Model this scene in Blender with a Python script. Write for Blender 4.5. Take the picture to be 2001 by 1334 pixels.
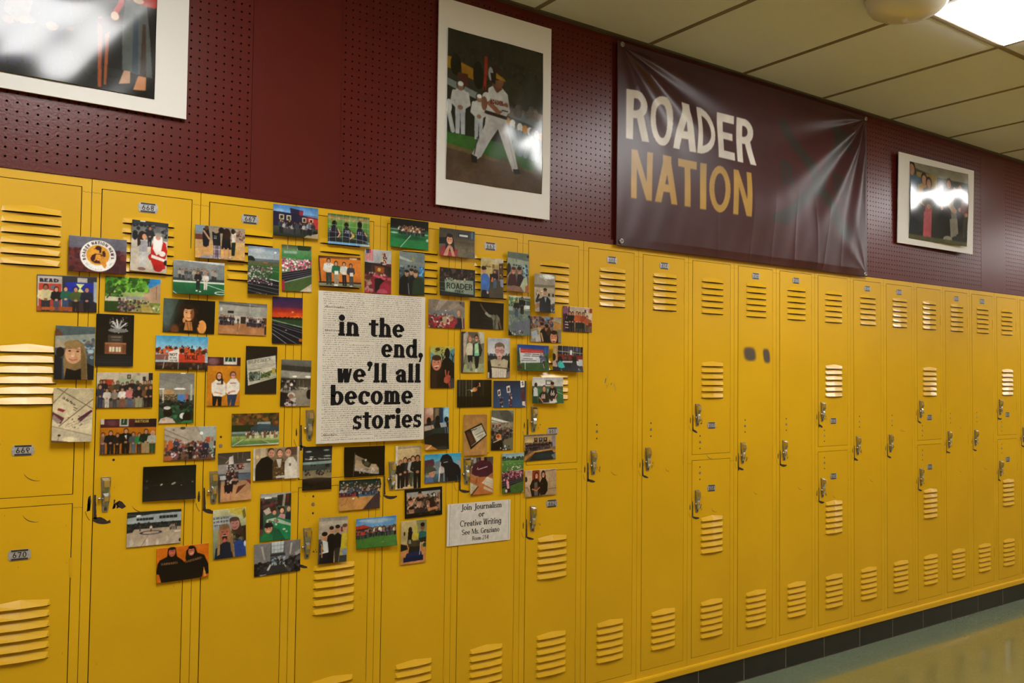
import bpy, math, random
import numpy as np
from mathutils import Matrix, Vector

for o in list(bpy.data.objects):
    bpy.data.objects.remove(o)
scn = bpy.context.scene
COL = scn.collection

# ------------------------------------------------------------ camera
F_PX, YAW, PITCH, ROLL = 1696.05, 0.61208, 0.03662, 0.01164
cam_d = bpy.data.cameras.new('camera')
cam_d.sensor_fit = 'HORIZONTAL'
cam_d.sensor_width = 36.0
cam_d.lens = F_PX / 2001.0 * 36.0
cam_d.clip_start = 0.02
cam = bpy.data.objects.new('camera', cam_d)
COL.objects.link(cam)
fw = Vector((math.sin(YAW) * math.cos(PITCH), math.cos(YAW) * math.cos(PITCH), math.sin(PITCH)))
rt = Vector((math.cos(YAW), -math.sin(YAW), 0))
up = rt.cross(fw)
r2 = rt * math.cos(ROLL) + up * math.sin(ROLL)
u2 = -rt * math.sin(ROLL) + up * math.cos(ROLL)
M = Matrix.Identity(4)
for k in range(3):
    M[k][0], M[k][1], M[k][2] = r2[k], u2[k], -fw[k]
M.translation = Vector((-0.1254, -2.717, 1.4118))
cam.matrix_world = M
scn.camera = cam

# ------------------------------------------------------------ world, exposure
w = bpy.data.worlds.new('world')
scn.world = w
w.use_nodes = True
w.node_tree.nodes['Background'].inputs[0].default_value = (0.02, 0.018, 0.015, 1)
w.node_tree.nodes['Background'].inputs[1].default_value = 1.0
scn.view_settings.view_transform = 'Standard'
scn.view_settings.look = 'None'
scn.view_settings.gamma = 1.0
scn.view_settings.use_curve_mapping = False
scn.view_settings.exposure = 0.0
LAMP = 23.8          # brightness of the ceiling light diffusers
LAMP_COL = (1.0, 0.99, 0.975)
PRINT_GAIN = 1.05   # printed colours: as seen in the dim corridor -> paper reflectance

# ------------------------------------------------------------ helpers
def lin(c):
    if isinstance(c, str):
        if len(c) == 3:
            c = [int(ch, 16) / 15 for ch in c]
        else:
            c = [int(c[i:i + 2], 16) / 255 for i in (0, 2, 4)]
    return tuple((v / 12.92 if v <= 0.04045 else ((v + 0.055) / 1.055) ** 2.4) for v in c)

def mat(name, col, rough=0.5, metal=0.0, spec=0.5, bump=None, vary=None, coat=0.0):
    """procedural material; bump=(scale, strength), vary=(scale, amount)"""
    m = bpy.data.materials.new(name)
    m.use_nodes = True
    nt = m.node_tree
    b = nt.nodes['Principled BSDF']
    col = lin(col) if isinstance(col, str) else col
    b.inputs['Base Color'].default_value = (*col, 1)
    b.inputs['Roughness'].default_value = rough
    b.inputs['Metallic'].default_value = metal
    b.inputs['Specular IOR Level'].default_value = spec
    b.inputs['Coat Weight'].default_value = coat
    tc = nt.nodes.new('ShaderNodeNewGeometry')
    if vary:
        n = nt.nodes.new('ShaderNodeTexNoise')
        n.inputs['Scale'].default_value = vary[0]
        n.inputs['Detail'].default_value = 5
        nt.links.new(tc.outputs['Position'], n.inputs['Vector'])
        mr = nt.nodes.new('ShaderNodeMapRange')
        mr.inputs[1].default_value = 0.3
        mr.inputs[2].default_value = 0.7
        mr.inputs[3].default_value = 1 - vary[1]
        mr.inputs[4].default_value = 1 + vary[1]
        nt.links.new(n.outputs[0], mr.inputs[0])
        mx = nt.nodes.new('ShaderNodeMix')
        mx.data_type = 'RGBA'
        mx.blend_type = 'MULTIPLY'
        mx.inputs[0].default_value = 1
        mx.inputs[6].default_value = (*col, 1)
        nt.links.new(mr.outputs[0], mx.inputs[7])
        nt.links.new(mx.outputs[2], b.inputs['Base Color'])
    if bump:
        n2 = nt.nodes.new('ShaderNodeTexNoise')
        n2.inputs['Scale'].default_value = bump[0]
        n2.inputs['Detail'].default_value = 3
        nt.links.new(tc.outputs['Position'], n2.inputs['Vector'])
        bp = nt.nodes.new('ShaderNodeBump')
        bp.inputs['Strength'].default_value = bump[1]
        bp.inputs['Distance'].default_value = 0.002
        nt.links.new(n2.outputs[0], bp.inputs['Height'])
        nt.links.new(bp.outputs[0], b.inputs['Normal'])
    return m

def print_mat(name, rough=0.3, spec=0.4):
    m = bpy.data.materials.new(name)
    m.use_nodes = True
    nt = m.node_tree
    b = nt.nodes['Principled BSDF']
    b.inputs['Roughness'].default_value = rough
    b.inputs['Specular IOR Level'].default_value = spec
    a = nt.nodes.new('ShaderNodeVertexColor')
    a.layer_name = 'ink'
    nt.links.new(a.outputs[0], b.inputs['Base Color'])
    return m

class MB:
    def __init__(s):
        s.v, s.f, s.m = [], [], []
    def quad(s, *p, mi=0):
        i = len(s.v)
        s.v += [tuple(q) for q in p]
        s.f.append(tuple(range(i, i + len(p))))
        s.m.append(mi)
        return s
    def box(s, x0, x1, y0, y1, z0, z1, mi=0):
        i = len(s.v)
        s.v += [(x0, y0, z0), (x1, y0, z0), (x1, y1, z0), (x0, y1, z0), (x0, y0, z1), (x1, y0, z1), (x1, y1, z1), (x0, y1, z1)]
        for q in ((0, 3, 2, 1), (4, 5, 6, 7), (0, 1, 5, 4), (1, 2, 6, 5), (2, 3, 7, 6), (3, 0, 4, 7)):
            s.f.append(tuple(i + k for k in q))
            s.m.append(mi)
        return s
    def prism(s, pts, y0, y1, mi=0):
        """polygon in x,z extruded from y0 (front) to y1"""
        n = len(pts)
        i = len(s.v)
        s.v += [(x, y0, z) for x, z in pts] + [(x, y1, z) for x, z in pts]
        s.f.append(tuple(i + k for k in range(n)))
        s.f.append(tuple(i + n + k for k in reversed(range(n))))
        s.m += [mi, mi]
        for k in range(n):
            l = (k + 1) % n
            s.f.append((i + k, i + n + k, i + n + l, i + l))
            s.m.append(mi)
        return s
    def lathe(s, prof, c, axis='z', n=24, mi=0, sx=1.0):
        """prof: (radius, height) pairs"""
        i = len(s.v)
        for r, h in prof:
            for k in range(n):
                a = 2 * math.pi * k / n
                ca, sa = r * math.cos(a) * sx, r * math.sin(a)
                if axis == 'z':
                    s.v.append((c[0] + ca, c[1] + sa, c[2] + h))
                elif axis == 'y':
                    s.v.append((c[0] + ca, c[1] + h, c[2] + sa))
                else:
                    s.v.append((c[0] + h, c[1] + ca, c[2] + sa))
        for j in range(len(prof) - 1):
            for k in range(n):
                l = (k + 1) % n
                s.f.append((i + j * n + k, i + j * n + l, i + (j + 1) * n + l, i + (j + 1) * n + k))
                s.m.append(mi)
        s.f.append(tuple(i + k for k in range(n)))
        s.f.append(tuple(i + (len(prof) - 1) * n + k for k in range(n)))
        s.m += [mi, mi]
        return s
    def mesh(s, name, mats, smooth=False, fix=True):
        me = bpy.data.meshes.new(name)
        me.from_pydata(s.v, [], s.f)
        if not isinstance(mats, (list, tuple)):
            mats = [mats]
        for m in mats:
            me.materials.append(m)
        me.polygons.foreach_set('material_index', s.m)
        if smooth:
            me.polygons.foreach_set('use_smooth', [True] * len(s.f))
        if fix:
            import bmesh
            bm = bmesh.new()
            bm.from_mesh(me)
            bmesh.ops.recalc_face_normals(bm, faces=bm.faces)
            bm.to_mesh(me)
            bm.free()
        me.update()
        return me
    def build(s, name, mats, parent=None, loc=None, smooth=False, fix=True):
        return link(name, s.mesh(name, mats, smooth, fix), parent, loc)

def link(name, me, parent=None, loc=None):
    o = bpy.data.objects.new(name, me)
    COL.objects.link(o)
    if parent:
        o.parent = parent
    if loc:
        o.location = loc
    return o

def bevel(o, w, seg=2):
    md = o.modifiers.new('bevel', 'BEVEL')
    md.width = w
    md.segments = seg
    md.limit_method = 'ANGLE'
    return o

def tag(o, label, cat, group=None):
    o['label'] = label
    o['category'] = cat
    if group:
        o['group'] = group
    return o

def struct(o):
    o['kind'] = 'structure'
    return o

def empty(name, loc=(0, 0, 0)):
    o = bpy.data.objects.new(name, None)
    o.empty_display_size = 0.05
    COL.objects.link(o)
    o.location = loc
    return o

# ------------------------------------------------------------ materials
YEL = mat('yellow_enamel', (0.635, 0.366, 0.009), 0.25, spec=0.45, bump=(260, 0.05), vary=(2.5, 0.05))
YEL2 = mat('yellow_enamel_frame', (0.65, 0.378, 0.010), 0.26, spec=0.45, bump=(260, 0.05), vary=(3.5, 0.05))
DARK = mat('locker_inside', (0.035, 0.012, 0.004), 0.8, vary=(9, 0.2))
SLOT_SHADE = mat('vent_slot_shade', (0.02, 0.012, 0.005), 0.9, vary=(9, 0.2))
MAROON = mat('maroon_paint', (0.090, 0.0100, 0.0070), 0.30, spec=0.29, bump=(150, 0.22), vary=(4, 0.06))
CHROME = mat('chrome', (0.55, 0.55, 0.54), 0.22, metal=1.0, vary=(60, 0.12))
STEEL = mat('dull_steel', (0.33, 0.32, 0.29), 0.38, metal=0.8, vary=(90, 0.2))
PLATE = mat('number_plate_metal', (0.40, 0.40, 0.41), 0.45, metal=0.4, vary=(120, 0.2))
PLATE_D = mat('number_plate_dark', (0.03, 0.028, 0.03), 0.5, vary=(120, 0.3))
INK = mat('black_ink', (0.008, 0.007, 0.007), 0.8, spec=0.15, vary=(80, 0.1))
INK2 = mat('grey_ink', (0.06, 0.055, 0.05), 0.8, spec=0.15, vary=(80, 0.2))
CHIP = mat('bare_chipped_metal', (0.022, 0.013, 0.007), 0.75, vary=(150, 0.5))
PAPER = mat('aged_paper', (0.66, 0.62, 0.54), 0.55, vary=(14, 0.05))
PAPER2 = mat('grey_news_paper', (0.62, 0.60, 0.57), 0.35, vary=(60, 0.10))
BOARD = mat('white_foam_board', (0.70, 0.69, 0.66), 0.6, vary=(3, 0.03))
WHITE = mat('white_metal', (0.6, 0.58, 0.52), 0.45, vary=(4, 0.03))
TBAR = mat('tan_ceiling_bar', (0.20, 0.155, 0.095), 0.5, vary=(9, 0.08))
ANGLE = mat('wall_angle', (0.11, 0.09, 0.07), 0.5, vary=(9, 0.1))
BTILE = mat('black_base_tile', (0.012, 0.012, 0.011), 0.42, vary=(7, 0.3), bump=(120, 0.05))
GROUT = mat('grout', (0.36, 0.33, 0.26), 0.8, vary=(40, 0.15))
GLOSSY_PRINT = print_mat('glossy_photo_paper', 0.28, 0.35)
POSTER_PRINT = print_mat('glossy_poster_paper', 0.14, 0.5)
VINYL = print_mat('banner_vinyl', 0.36, 0.42)
PLASTIC = mat('white_dome_plastic', (0.72, 0.69, 0.60), 0.12, spec=0.5, vary=(6, 0.02))

def floor_mat(name, a, b, scale, rough):
    m = mat(name, a, rough, spec=0.5, bump=(30, 0.03))
    nt = m.node_tree
    bs = nt.nodes['Principled BSDF']
    g = nt.nodes.new('ShaderNodeNewGeometry')
    v = nt.nodes.new('ShaderNodeTexVoronoi')
    v.inputs['Scale'].default_value = scale
    n = nt.nodes.new('ShaderNodeTexNoise')
    n.inputs['Scale'].default_value = 6
    n.inputs['Detail'].default_value = 6
    nt.links.new(g.outputs['Position'], v.inputs['Vector'])
    nt.links.new(g.outputs['Position'], n.inputs['Vector'])
    sx = nt.nodes.new('ShaderNodeSeparateColor')
    nt.links.new(v.outputs['Color'], sx.inputs[0])
    ma = nt.nodes.new('ShaderNodeMath')
    ma.operation = 'MULTIPLY'
    nt.links.new(sx.outputs[0], ma.inputs[0])
    nt.links.new(n.outputs[0], ma.inputs[1])
    mx = nt.nodes.new('ShaderNodeMix')
    mx.data_type = 'RGBA'
    mx.inputs[6].default_value = (*a, 1)
    mx.inputs[7].default_value = (*b, 1)
    nt.links.new(ma.outputs[0], mx.inputs[0])
    nt.links.new(mx.outputs[2], bs.inputs['Base Color'])
    return m

FLOOR_A = floor_mat('khaki_terrazzo', (0.155, 0.148, 0.048), (0.20, 0.192, 0.075), 160, 0.10)
FLOOR_B = floor_mat('grey_green_terrazzo', (0.115, 0.147, 0.088), (0.165, 0.20, 0.13), 160, 0.18)

def tile_mat():
    m = mat('mineral_ceiling_tile', (0.75, 0.79, 0.82), 0.9, spec=0.2, bump=(55, 0.35))
    nt = m.node_tree
    bs = nt.nodes['Principled BSDF']
    g = nt.nodes.new('ShaderNodeNewGeometry')
    mp = nt.nodes.new('ShaderNodeMapping')
    mp.inputs['Scale'].default_value = (30, 70, 40)
    v = nt.nodes.new('ShaderNodeTexVoronoi')
    v.inputs['Scale'].default_value = 1.0
    v.inputs['Randomness'].default_value = 1.0
    nt.links.new(g.outputs['Position'], mp.inputs['Vector'])
    nt.links.new(mp.outputs[0], v.inputs['Vector'])
    r = nt.nodes.new('ShaderNodeValToRGB')
    r.color_ramp.elements[0].position = 0.03
    r.color_ramp.elements[0].color = (0.48, 0.48, 0.44, 1)
    r.color_ramp.elements[1].position = 0.10
    r.color_ramp.elements[1].color = (0.75, 0.79, 0.82, 1)
    nt.links.new(v.outputs['Distance'], r.inputs[0])
    nt.links.new(r.outputs[0], bs.inputs['Base Color'])
    return m
CTILE = tile_mat()

LAMPM = bpy.data.materials.new('lit_diffuser')
LAMPM.use_nodes = True
_b = LAMPM.node_tree.nodes['Principled BSDF']
_b.inputs['Base Color'].default_value = (0.8, 0.8, 0.78, 1)
_b.inputs['Emission Color'].default_value = (*LAMP_COL, 1)
_b.inputs['Emission Strength'].default_value = LAMP

# ------------------------------------------------------------ corridor shell
XA, XB, YB, ZC = -5.5, 15.0, -3.05, 2.8372
W = 0.3048
TOP = 1.9549
# floor: khaki terrazzo with a grey green border along each wall
fl = struct(MB().box(XA, XB, YB, 0.45, -0.12, -0.006).build('floor', GROUT))
MB().box(XA, XB, YB + 0.205, -0.205, -0.006, 0).build('terrazzo_field', FLOOR_A, fl)
MB().box(XA, XB, -0.205, 0.45, -0.006, 0).build('terrazzo_border', FLOOR_B, fl)
MB().box(XA, XB, YB, YB + 0.205, -0.006, 0).build('terrazzo_border', FLOOR_B, fl)

# wall above the lockers: perforated panels and flush solid strips
wf = struct(MB().box(XA, XB, 0.016, 0.45, 1.956, ZC + 0.05).build('wall_front', DARK))
P = 0.0254
def perforated():
    mb = MB()
    v, f = mb.v, mb.f
    R = 0.0034
    n = 8
    dirs = [(1, 0), (1, 1), (0, 1), (-1, 1), (-1, 0), (-1, -1), (0, -1), (1, -1)]
    for a in range(48):
        for b in range(33):
            cx, cz = (a + 0.5) * P, (b + 0.5) * P
            i = len(v)
            h = P / 2
            for dx, dz in dirs:
                v.append((cx + dx * h, 0, cz + dz * h))
            for k in range(8):
                t = k * math.pi / 4
                v.append((cx + R * math.cos(t), 0, cz + R * math.sin(t)))
            for k in range(8):
                t = k * math.pi / 4
                v.append((cx + R * math.cos(t), 0.009, cz + R * math.sin(t)))
            for k in range(8):
                l = (k + 1) % 8
                f.append((i + k, i + l, i + 8 + l, i + 8 + k))
                f.append((i + 8 + k, i + 8 + l, i + 16 + l, i + 16 + k))
    mb.m = [0] * len(f)
    return mb.mesh('perforated_panel', MAROON, fix=False)
pm = perforated()
pm.flip_normals()
strip = MB().box(0.0012, 0.3036, 0, 0.012, 0, 33 * P).mesh('solid_panel', MAROON)
for k in range(-2, 5):
    x0 = 1.0648 + 1.524 * k
    link('perforated_panel', pm, wf, (x0, 0.002, 1.975))
    link('solid_panel', strip, wf, (x0 + 48 * P, 0.0015, 1.975))
MB().box(XA, XB, -0.004, 0.016, 1.9555, 1.9735).build('panel_rail', MAROON, wf)
MB().box(XA, XB, 0.001, 0.016, 1.975 + 33 * P, ZC).build('panel_head', MAROON, wf)
struct(MB().box(XA, XB, -0.022, 0.002, ZC - 0.004, ZC + 0.004).build('trim_2', ANGLE))

# ceiling: boards on a bar grid
ce = struct(MB().box(XA, XB, YB, 0.45, ZC + 0.03, ZC + 0.08).build('ceiling', DARK))
GX, GP = 1.8625, 0.6096
rows = ((-0.022, -0.902), (-0.902, -2.122), (-2.122, YB))
LIGHTS = [2 + 5 * k for k in range(-2, 4)]
tmesh = {}
for c in range(-12, 21):
    x0 = GX + GP * c
    for ri, (ya, yb) in enumerate(rows):
        if ri == 1 and c in LIGHTS:
            continue
        if ri not in tmesh:
            t = MB().box(0.006, GP - 0.006, yb + 0.006, ya - 0.006, 0.0, 0.015).mesh('ceiling_tile', CTILE)
            tmesh[ri] = t
        link('ceiling_tile', tmesh[ri], ce, (x0, 0, ZC))
bar = MB().box(-0.0115, 0.0115, YB, -0.02, -0.002, 0.012).mesh('grid_bar', TBAR)
for c in range(-12, 22):
    link('grid_bar', bar, ce, (GX + GP * c, 0, ZC))
for y in (-0.902, -2.122):
    MB().box(XA, XB, y - 0.0118, y + 0.0118, -0.0025, 0.012).build('grid_bar', TBAR, ce, (0, 0, ZC))

# far side and ends of the corridor (behind and beside the camera)
wb = struct(MB().box(XA, XB, YB - 0.1, YB, TOP, ZC + 0.05).build('wall_back', mat('cream_upper_wall', (0.62, 0.60, 0.55), 0.6, vary=(2, 0.03))))  # unseen upper wall, made cream to bounce paler, bluer light onto the ceiling
MB().box(XA, XB, YB - 0.1, YB, 0.1, TOP).build('locker_fronts', YEL, wb)
MB().box(XA, XB, YB - 0.1, YB, 0, 0.1).build('base_tiles', BTILE, wb)
struct(MB().box(XA - 0.1, XA, YB, 0.45, 0, ZC + 0.05).build('wall_left', mat('cream_end_wall', (0.5, 0.45, 0.33), 0.6, vary=(2, 0.03))))
struct(MB().box(XB, XB + 0.1, YB, 0.45, 0, ZC + 0.05).build('wall_right', mat('cream_far_wall', (0.5, 0.45, 0.33), 0.6, vary=(2, 0.03))))

# black tile base under the lockers
bs_ = struct(MB().box(XA, XB, -0.0022, 0.02, 0.0, 0.0995).build('baseboard_front', GROUT))
tl = MB().prism([(0.0018, 0.001), (0.3030, 0.001), (0.3030, 0.1), (0.0018, 0.1)], -0.003, 0.006).mesh('base_tile', BTILE)
for k in range(-8, 26):
    link('base_tile', tl, bs_, (0.071 + W * k, 0, 0))
MB().box(XA, XB, -0.0045, 0.003, 0, 0.0025).build('floor_caulk', mat('brown_floor_caulk', (0.07, 0.045, 0.03), 0.8, vary=(30, 0.4)), bs_)
lip = struct(MB().prism([(0, 0), (1, 0), (1, 1), (0, 1)], 0, 1).build('trim_1', YEL2))
me = MB()
pr = [(0.004, 0.1025), (-0.009, 0.1025), (-0.0105, 0.106), (-0.0105, 0.125), (-0.008, 0.131), (0.004, 0.133)]
for x in (XA, XB):
    for y, z in pr:
        me.v.append((x, y, z))
for k in range(5):
    me.f.append((k, k + 1, k + 7, k + 6)); me.m.append(0)
lip.data = me.mesh('trim_1', YEL2)

# ceiling lights
def light(c, label):
    r = empty('ceiling_light', (GX + GP * c, 0, ZC))
    tag(r, label, 'light', 'recessed ceiling light panels')
    ya, yb = -0.914, -2.110
    fr = MB()
    fr.box(0.0118, 0.030, yb, ya, -0.0015, 0.02).box(GP - 0.030, GP - 0.0118, yb, ya, -0.0015, 0.02)
    fr.box(0.030, GP - 0.030, ya - 0.018, ya, -0.0015, 0.02).box(0.030, GP - 0.030, yb, yb + 0.018, -0.0015, 0.02)
    fr.build('frame', WHITE, r)
    MB().box(0.030, GP - 0.030, yb + 0.018, ya - 0.018, -0.011, 0.006).build('diffuser', LAMPM, r)
LL = {2: 'bright white square-cornered ceiling light panel beside the round dome', -3: 'ceiling light panel above the left part of the corridor, out of view',
      -8: 'ceiling light panel furthest left along the corridor', 7: 'ceiling light panel further down the corridor, past the one by the dome',
      12: 'ceiling light panel far down the corridor', 17: 'ceiling light panel at the far right end of the corridor'}
for c in LIGHTS:
    light(c, LL[c])

# white dome on the ceiling
dm = empty('ceiling_dome', (2.897, -0.948, ZC))
tag(dm, 'round glossy white plastic dome fixed to the ceiling beside the light', 'ceiling device')
MB().lathe([(0.150, 0.004), (0.152, -0.004), (0.150, -0.010)], (0, 0, 0), n=48).build('mounting_ring', WHITE, dm, smooth=True)
MB().lathe([(0.146, -0.008), (0.147, -0.016), (0.142, -0.036), (0.128, -0.056), (0.102, -0.071), (0.068, -0.080), (0.03, -0.084), (0.004, -0.085)], (0, 0, 0), n=64).build('dome_cover', PLASTIC, dm, smooth=True)
# ------------------------------------------------------------ lettering: letters drawn as polygons
def glyph(c, t, n, s, xh):
    """outline of one character: stem t, thin stroke n, serif s, x-height xh, ascender 1 -> (convex polygons, advance)"""
    G = []
    def R(x0, y0, x1, y1):
        G.append([(x0, y0), (x1, y0), (x1, y1), (x0, y1)])
    def A(cx, cy, rx, ry, a0, a1, tt=None, nn=None):
        tt = t if tt is None else tt
        nn = n if nn is None else nn
        k = max(4, int(abs(a1 - a0) / 15))
        ps = []
        for i in range(k + 1):
            a = math.radians(a0 + (a1 - a0) * i / k)
            ps.append(((cx + rx * math.cos(a), cy + ry * math.sin(a)), (cx + (rx - tt) * math.cos(a), cy + (ry - nn) * math.sin(a))))
        for i in range(k):
            G.append([ps[i][0], ps[i + 1][0], ps[i + 1][1], ps[i][1]])
    def D(x0, y0, x1, y1, tt):
        G.append([(x0, y0), (x0 + tt, y0), (x1 + tt, y1), (x1, y1)])
    def dot(x, y, r):
        G.append([(x + r * math.cos(a * math.pi / 6), y + r * math.sin(a * math.pi / 6)) for a in range(12)])
    def ST(x, y0, y1, bl=1, br=1, tl=1, tr=0):
        R(x, y0, x + t, y1)
        if s:
            if bl or br:
                R(x - s * bl, y0, x + t + s * br, y0 + n)
            if tl or tr:
                G.append([(x - s * tl, y1 - n * 1.3), (x + t + s * tr, y1 - n), (x + t + s * tr, y1), (x + t * 0.4, y1)])
    rx, ry, C, S0 = 0.37 * xh + 0.3 * t, xh / 2, 0.96, s
    cw = 0.30 + 0.5 * t      # half width of round capitals
    if c == ' ':
        return G, 0.30
    if c == 'o':
        A(rx, ry, rx, ry, 0, 360); return G, 2 * rx
    if c == 'e':
        A(rx, ry, rx, ry, 0, 318); R(t * 0.7, ry - n * 0.5, 2 * rx - t * 0.4, ry + n * 0.5); return G, 2 * rx
    if c == 'c':
        A(rx, ry, rx, ry, 50, 318)
        if s: dot(1.55 * rx, xh * 0.74, t * 0.55)
        return G, 1.85 * rx
    if c in 'dq':
        A(rx, ry, rx, ry, 0, 360)
        ST(2 * rx - t, 0, 1, 0, 1, 1) if c == 'd' else ST(2 * rx - t, -0.3, xh, 1, 1, 0)
        return G, 2 * rx + s
    if c in 'bp':
        A(S0 + rx, ry, rx, ry, 0, 360)
        ST(S0, 0.0, 1, 0, 0, 1) if c == 'b' else ST(S0, -0.3, xh, 1, 1, 1)
        return G, S0 + 2 * rx
    if c == 'g':
        A(rx, ry, rx, ry, 0, 360); R(2 * rx - t, -0.05, 2 * rx, xh); A(rx, -0.05, rx, 0.24, 180, 360); return G, 2 * rx
    if c == 'a':
        q = 0.80 * rx
        A(q, 0.31 * xh, q, 0.31 * xh, 0, 360); R(2 * q - t, 0, 2 * q, 0.7 * xh); A(q, 0.68 * xh, q, 0.32 * xh, 0, 165)
        if s: R(2 * q - t, 0, 2 * q + s, n); dot(0.3 * q, 0.72 * xh, t * 0.45)
        return G, 2 * q + s
    if c in 'nhmr':
        x = S0
        ST(x, 0, 1 if c == 'h' else xh)
        if c == 'r':
            A(x + t + 0.42 * rx, 0.6 * xh, 0.62 * rx + t * 0.3, 0.4 * xh, 55, 170); dot(x + t + 0.75 * rx, xh * 0.85, t * (0.55 if s else 0.4))
            return G, x + t + 0.95 * rx
        for k in range(2 if c == 'm' else 1):
            ww = 1.75 * rx - (0.15 * rx if c == 'm' else 0)
            A(x + ww / 2, 0.58 * xh, ww / 2, 0.42 * xh, 0, 150); ST(x + ww - t, 0, 0.58 * xh, 1, 1, 0); x += ww - t
        return G, x + t + s
    if c == 'u':
        ww = 1.75 * rx
        x = S0
        A(x + ww / 2, 0.42 * xh, ww / 2, 0.42 * xh, 180, 350); R(x, 0.42 * xh, x + t, xh); R(x + ww - t, 0, x + ww, xh)
        if s: R(x - s, xh - n, x, xh); R(x + ww - t - s, xh - n, x + ww - t, xh); R(x + ww, 0, x + ww + s, n)
        return G, x + ww + s
    if c == 't':
        x = S0 + t * 0.3
        R(x, 0.25 * xh, x + t, xh + 0.17); R(0, xh - n, x + t + 0.45 * rx, xh); A(x + 0.62 * rx, 0.26 * xh, 0.62 * rx, 0.26 * xh, 180, 320)
        return G, x + 1.1 * rx
    if c in 'il':
        ST(S0, 0, 1 if c == 'l' else xh)
        if c == 'i': dot(S0 + t * 0.5, xh + 0.2, t * 0.68)
        return G, S0 + t + s
    if c == 's':
        q, tt = 0.72 * rx, t * 0.85
        r_ = xh / 4 + n / 4
        A(q, xh - r_, q, r_, 25, 270, tt); A(q, r_, q, r_, -155, 90, tt)
        if s: R(1.72 * q, xh * 0.68, 2 * q, xh); R(0, 0, 0.28 * q, xh * 0.32)
        return G, 2 * q
    if c in 'wvyWVAMNX' or c == 'z' or c == 'k' or c == 'K' or c == 'Y':
        h = C if c.isupper() else xh
        ww = 0.62 * h + 0.2 * t
        if c in 'vV':
            D(ww / 2 - t / 2, 0, 0, h, t); D(ww / 2 - n / 2, 0, ww - n, h, n)
        elif c == 'y':
            D(ww / 2 - t / 2, 0, 0, h, t); D(ww * 0.2, -0.3, ww - n, h, n)
        elif c in 'wW':
            a = ww * 0.62
            m_ = n if s else t
            for o in (0, a):
                D(o + a / 2 - t / 2, 0, o, h, t); D(o + a / 2, 0, o + a, h, m_)
            ww = 2 * a + m_
        elif c == 'A':
            m_ = n if s else t
            ww = 0.62 + 0.3 * t
            D(0, 0, ww / 2 - m_ / 2, h, m_); D(ww - t, 0, ww / 2 - t / 2, h, t); R(ww * 0.24, h * 0.24, ww * 0.76, h * 0.24 + n)
            if not s: R(ww / 2 - t * 0.7, h - 0.15, ww / 2 + t * 0.7, h)
        elif c == 'M':
            ww = 0.85
            R(0, 0, n if s else t, h); R(ww - t, 0, ww, h); D(ww / 2 - t / 2, 0.05, 0, h, t); D(ww / 2 - n / 2, 0.05, ww - t, h, n)
        elif c == 'N':
            ww = 0.62 + 0.4 * t
            m_ = n if s else t
            R(0, 0, m_, h); R(ww - m_, 0, ww, h); D(ww - t, 0, 0, h, t)
        elif c == 'z':
            R(0, 0, ww, n); R(0, h - n, ww, h); D(0, 0, ww - t, h, t)
        elif c in 'kK':
            R(0, 0, t, 1 if c == 'k' else h); D(t * 0.8, h * 0.42, ww - t, h, t); D(ww - t * 0.6, 0, t * 1.1, h * 0.6, t)
        elif c == 'X':
            D(0, 0, ww - t, h, t); D(ww - t, 0, 0, h, t)
        elif c == 'Y':
            R(ww / 2 - t / 2, 0, ww / 2 + t / 2, h * 0.5); D(ww / 2 - t / 2, h * 0.42, 0, h, t); D(ww / 2 - t / 2, h * 0.42, ww - t, h, t)
        if s and c in 'WVAMN':
            for x in ((0, ww) if c in 'AMN' else ()):
                R(x - s * 1.2, 0, x + s * 1.2, n)
            for x in ((0, ww) if c in 'WVMN' else ()):
                R(x - s * 0.8, h - n, x + s * 1.4, h)
        return G, ww
    if c in 'OQ0':
        q = cw if c != '0' else cw * 0.8
        A(q, C / 2, q, C / 2 + 0.01, 0, 360); return G, 2 * q
    if c in 'CG':
        A(cw, C / 2, cw, C / 2 + 0.01, 42, 318)
        if c == 'G': R(2 * cw - t * 1.1, 0.08, 2 * cw - t * 0.1, 0.46); R(cw * 1.15, 0.46 - n, 2 * cw - t * 0.1 + s, 0.46)
        elif s: R(1.78 * cw, 0.62, 1.78 * cw + n, C)
        return G, 2 * cw
    if c == 'S':
        q = cw * 0.8
        r_ = C / 4 + n / 4
        A(q, C - r_, q, r_, 20, 270); A(q, r_, q, r_, -160, 90); return G, 2 * q
    if c == 'J':
        R(0.26, 0.15 if not s else -0.05, 0.26 + t, C); A(0.26 + t - 0.22, 0.16 if not s else -0.02, 0.22, 0.2, 190, 360)
        if s: R(0.26 - s, C - n, 0.26 + t + s, C)
        return G, 0.26 + t + s
    if c in 'ILTEFHUDBPR':
        x = S0
        ww = 0.5 + 0.3 * t
        if c not in 'TU':
            R(x, 0, x + t, C)
            if s: R(x - s, 0, x + t + s, n); R(x - s, C - n, x + t + s, C)
        if c == 'I': return G, x + t + s
        if c in 'LE': R(x, 0, x + ww, n * 1.1)
        if c in 'EF': R(x, C - n * 1.1, x + ww, C); R(x, C / 2 - n * 0.4, x + ww * 0.92, C / 2 + n * 0.6)
        if c == 'T': R(x + ww * 0.55 - t / 2, 0, x + ww * 0.55 + t / 2, C); R(x, C - n * 1.1, x + ww * 1.1, C); return G, x + ww * 1.1
        if c == 'H': R(x + ww + t * 0.3 - t, 0, x + ww + t * 0.3, C); R(x, C / 2 - n / 2, x + ww, C / 2 + n / 2); return G, x + ww + t * 0.3 + s
        if c == 'U': R(x, 0.3, x + t, C); R(x + ww + t * 0.3 - t, 0.3, x + ww + t * 0.3, C); q = (ww + t * 0.3) / 2; A(x + q, 0.31, q, 0.31, 180, 360); return G, x + 2 * q + s
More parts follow.
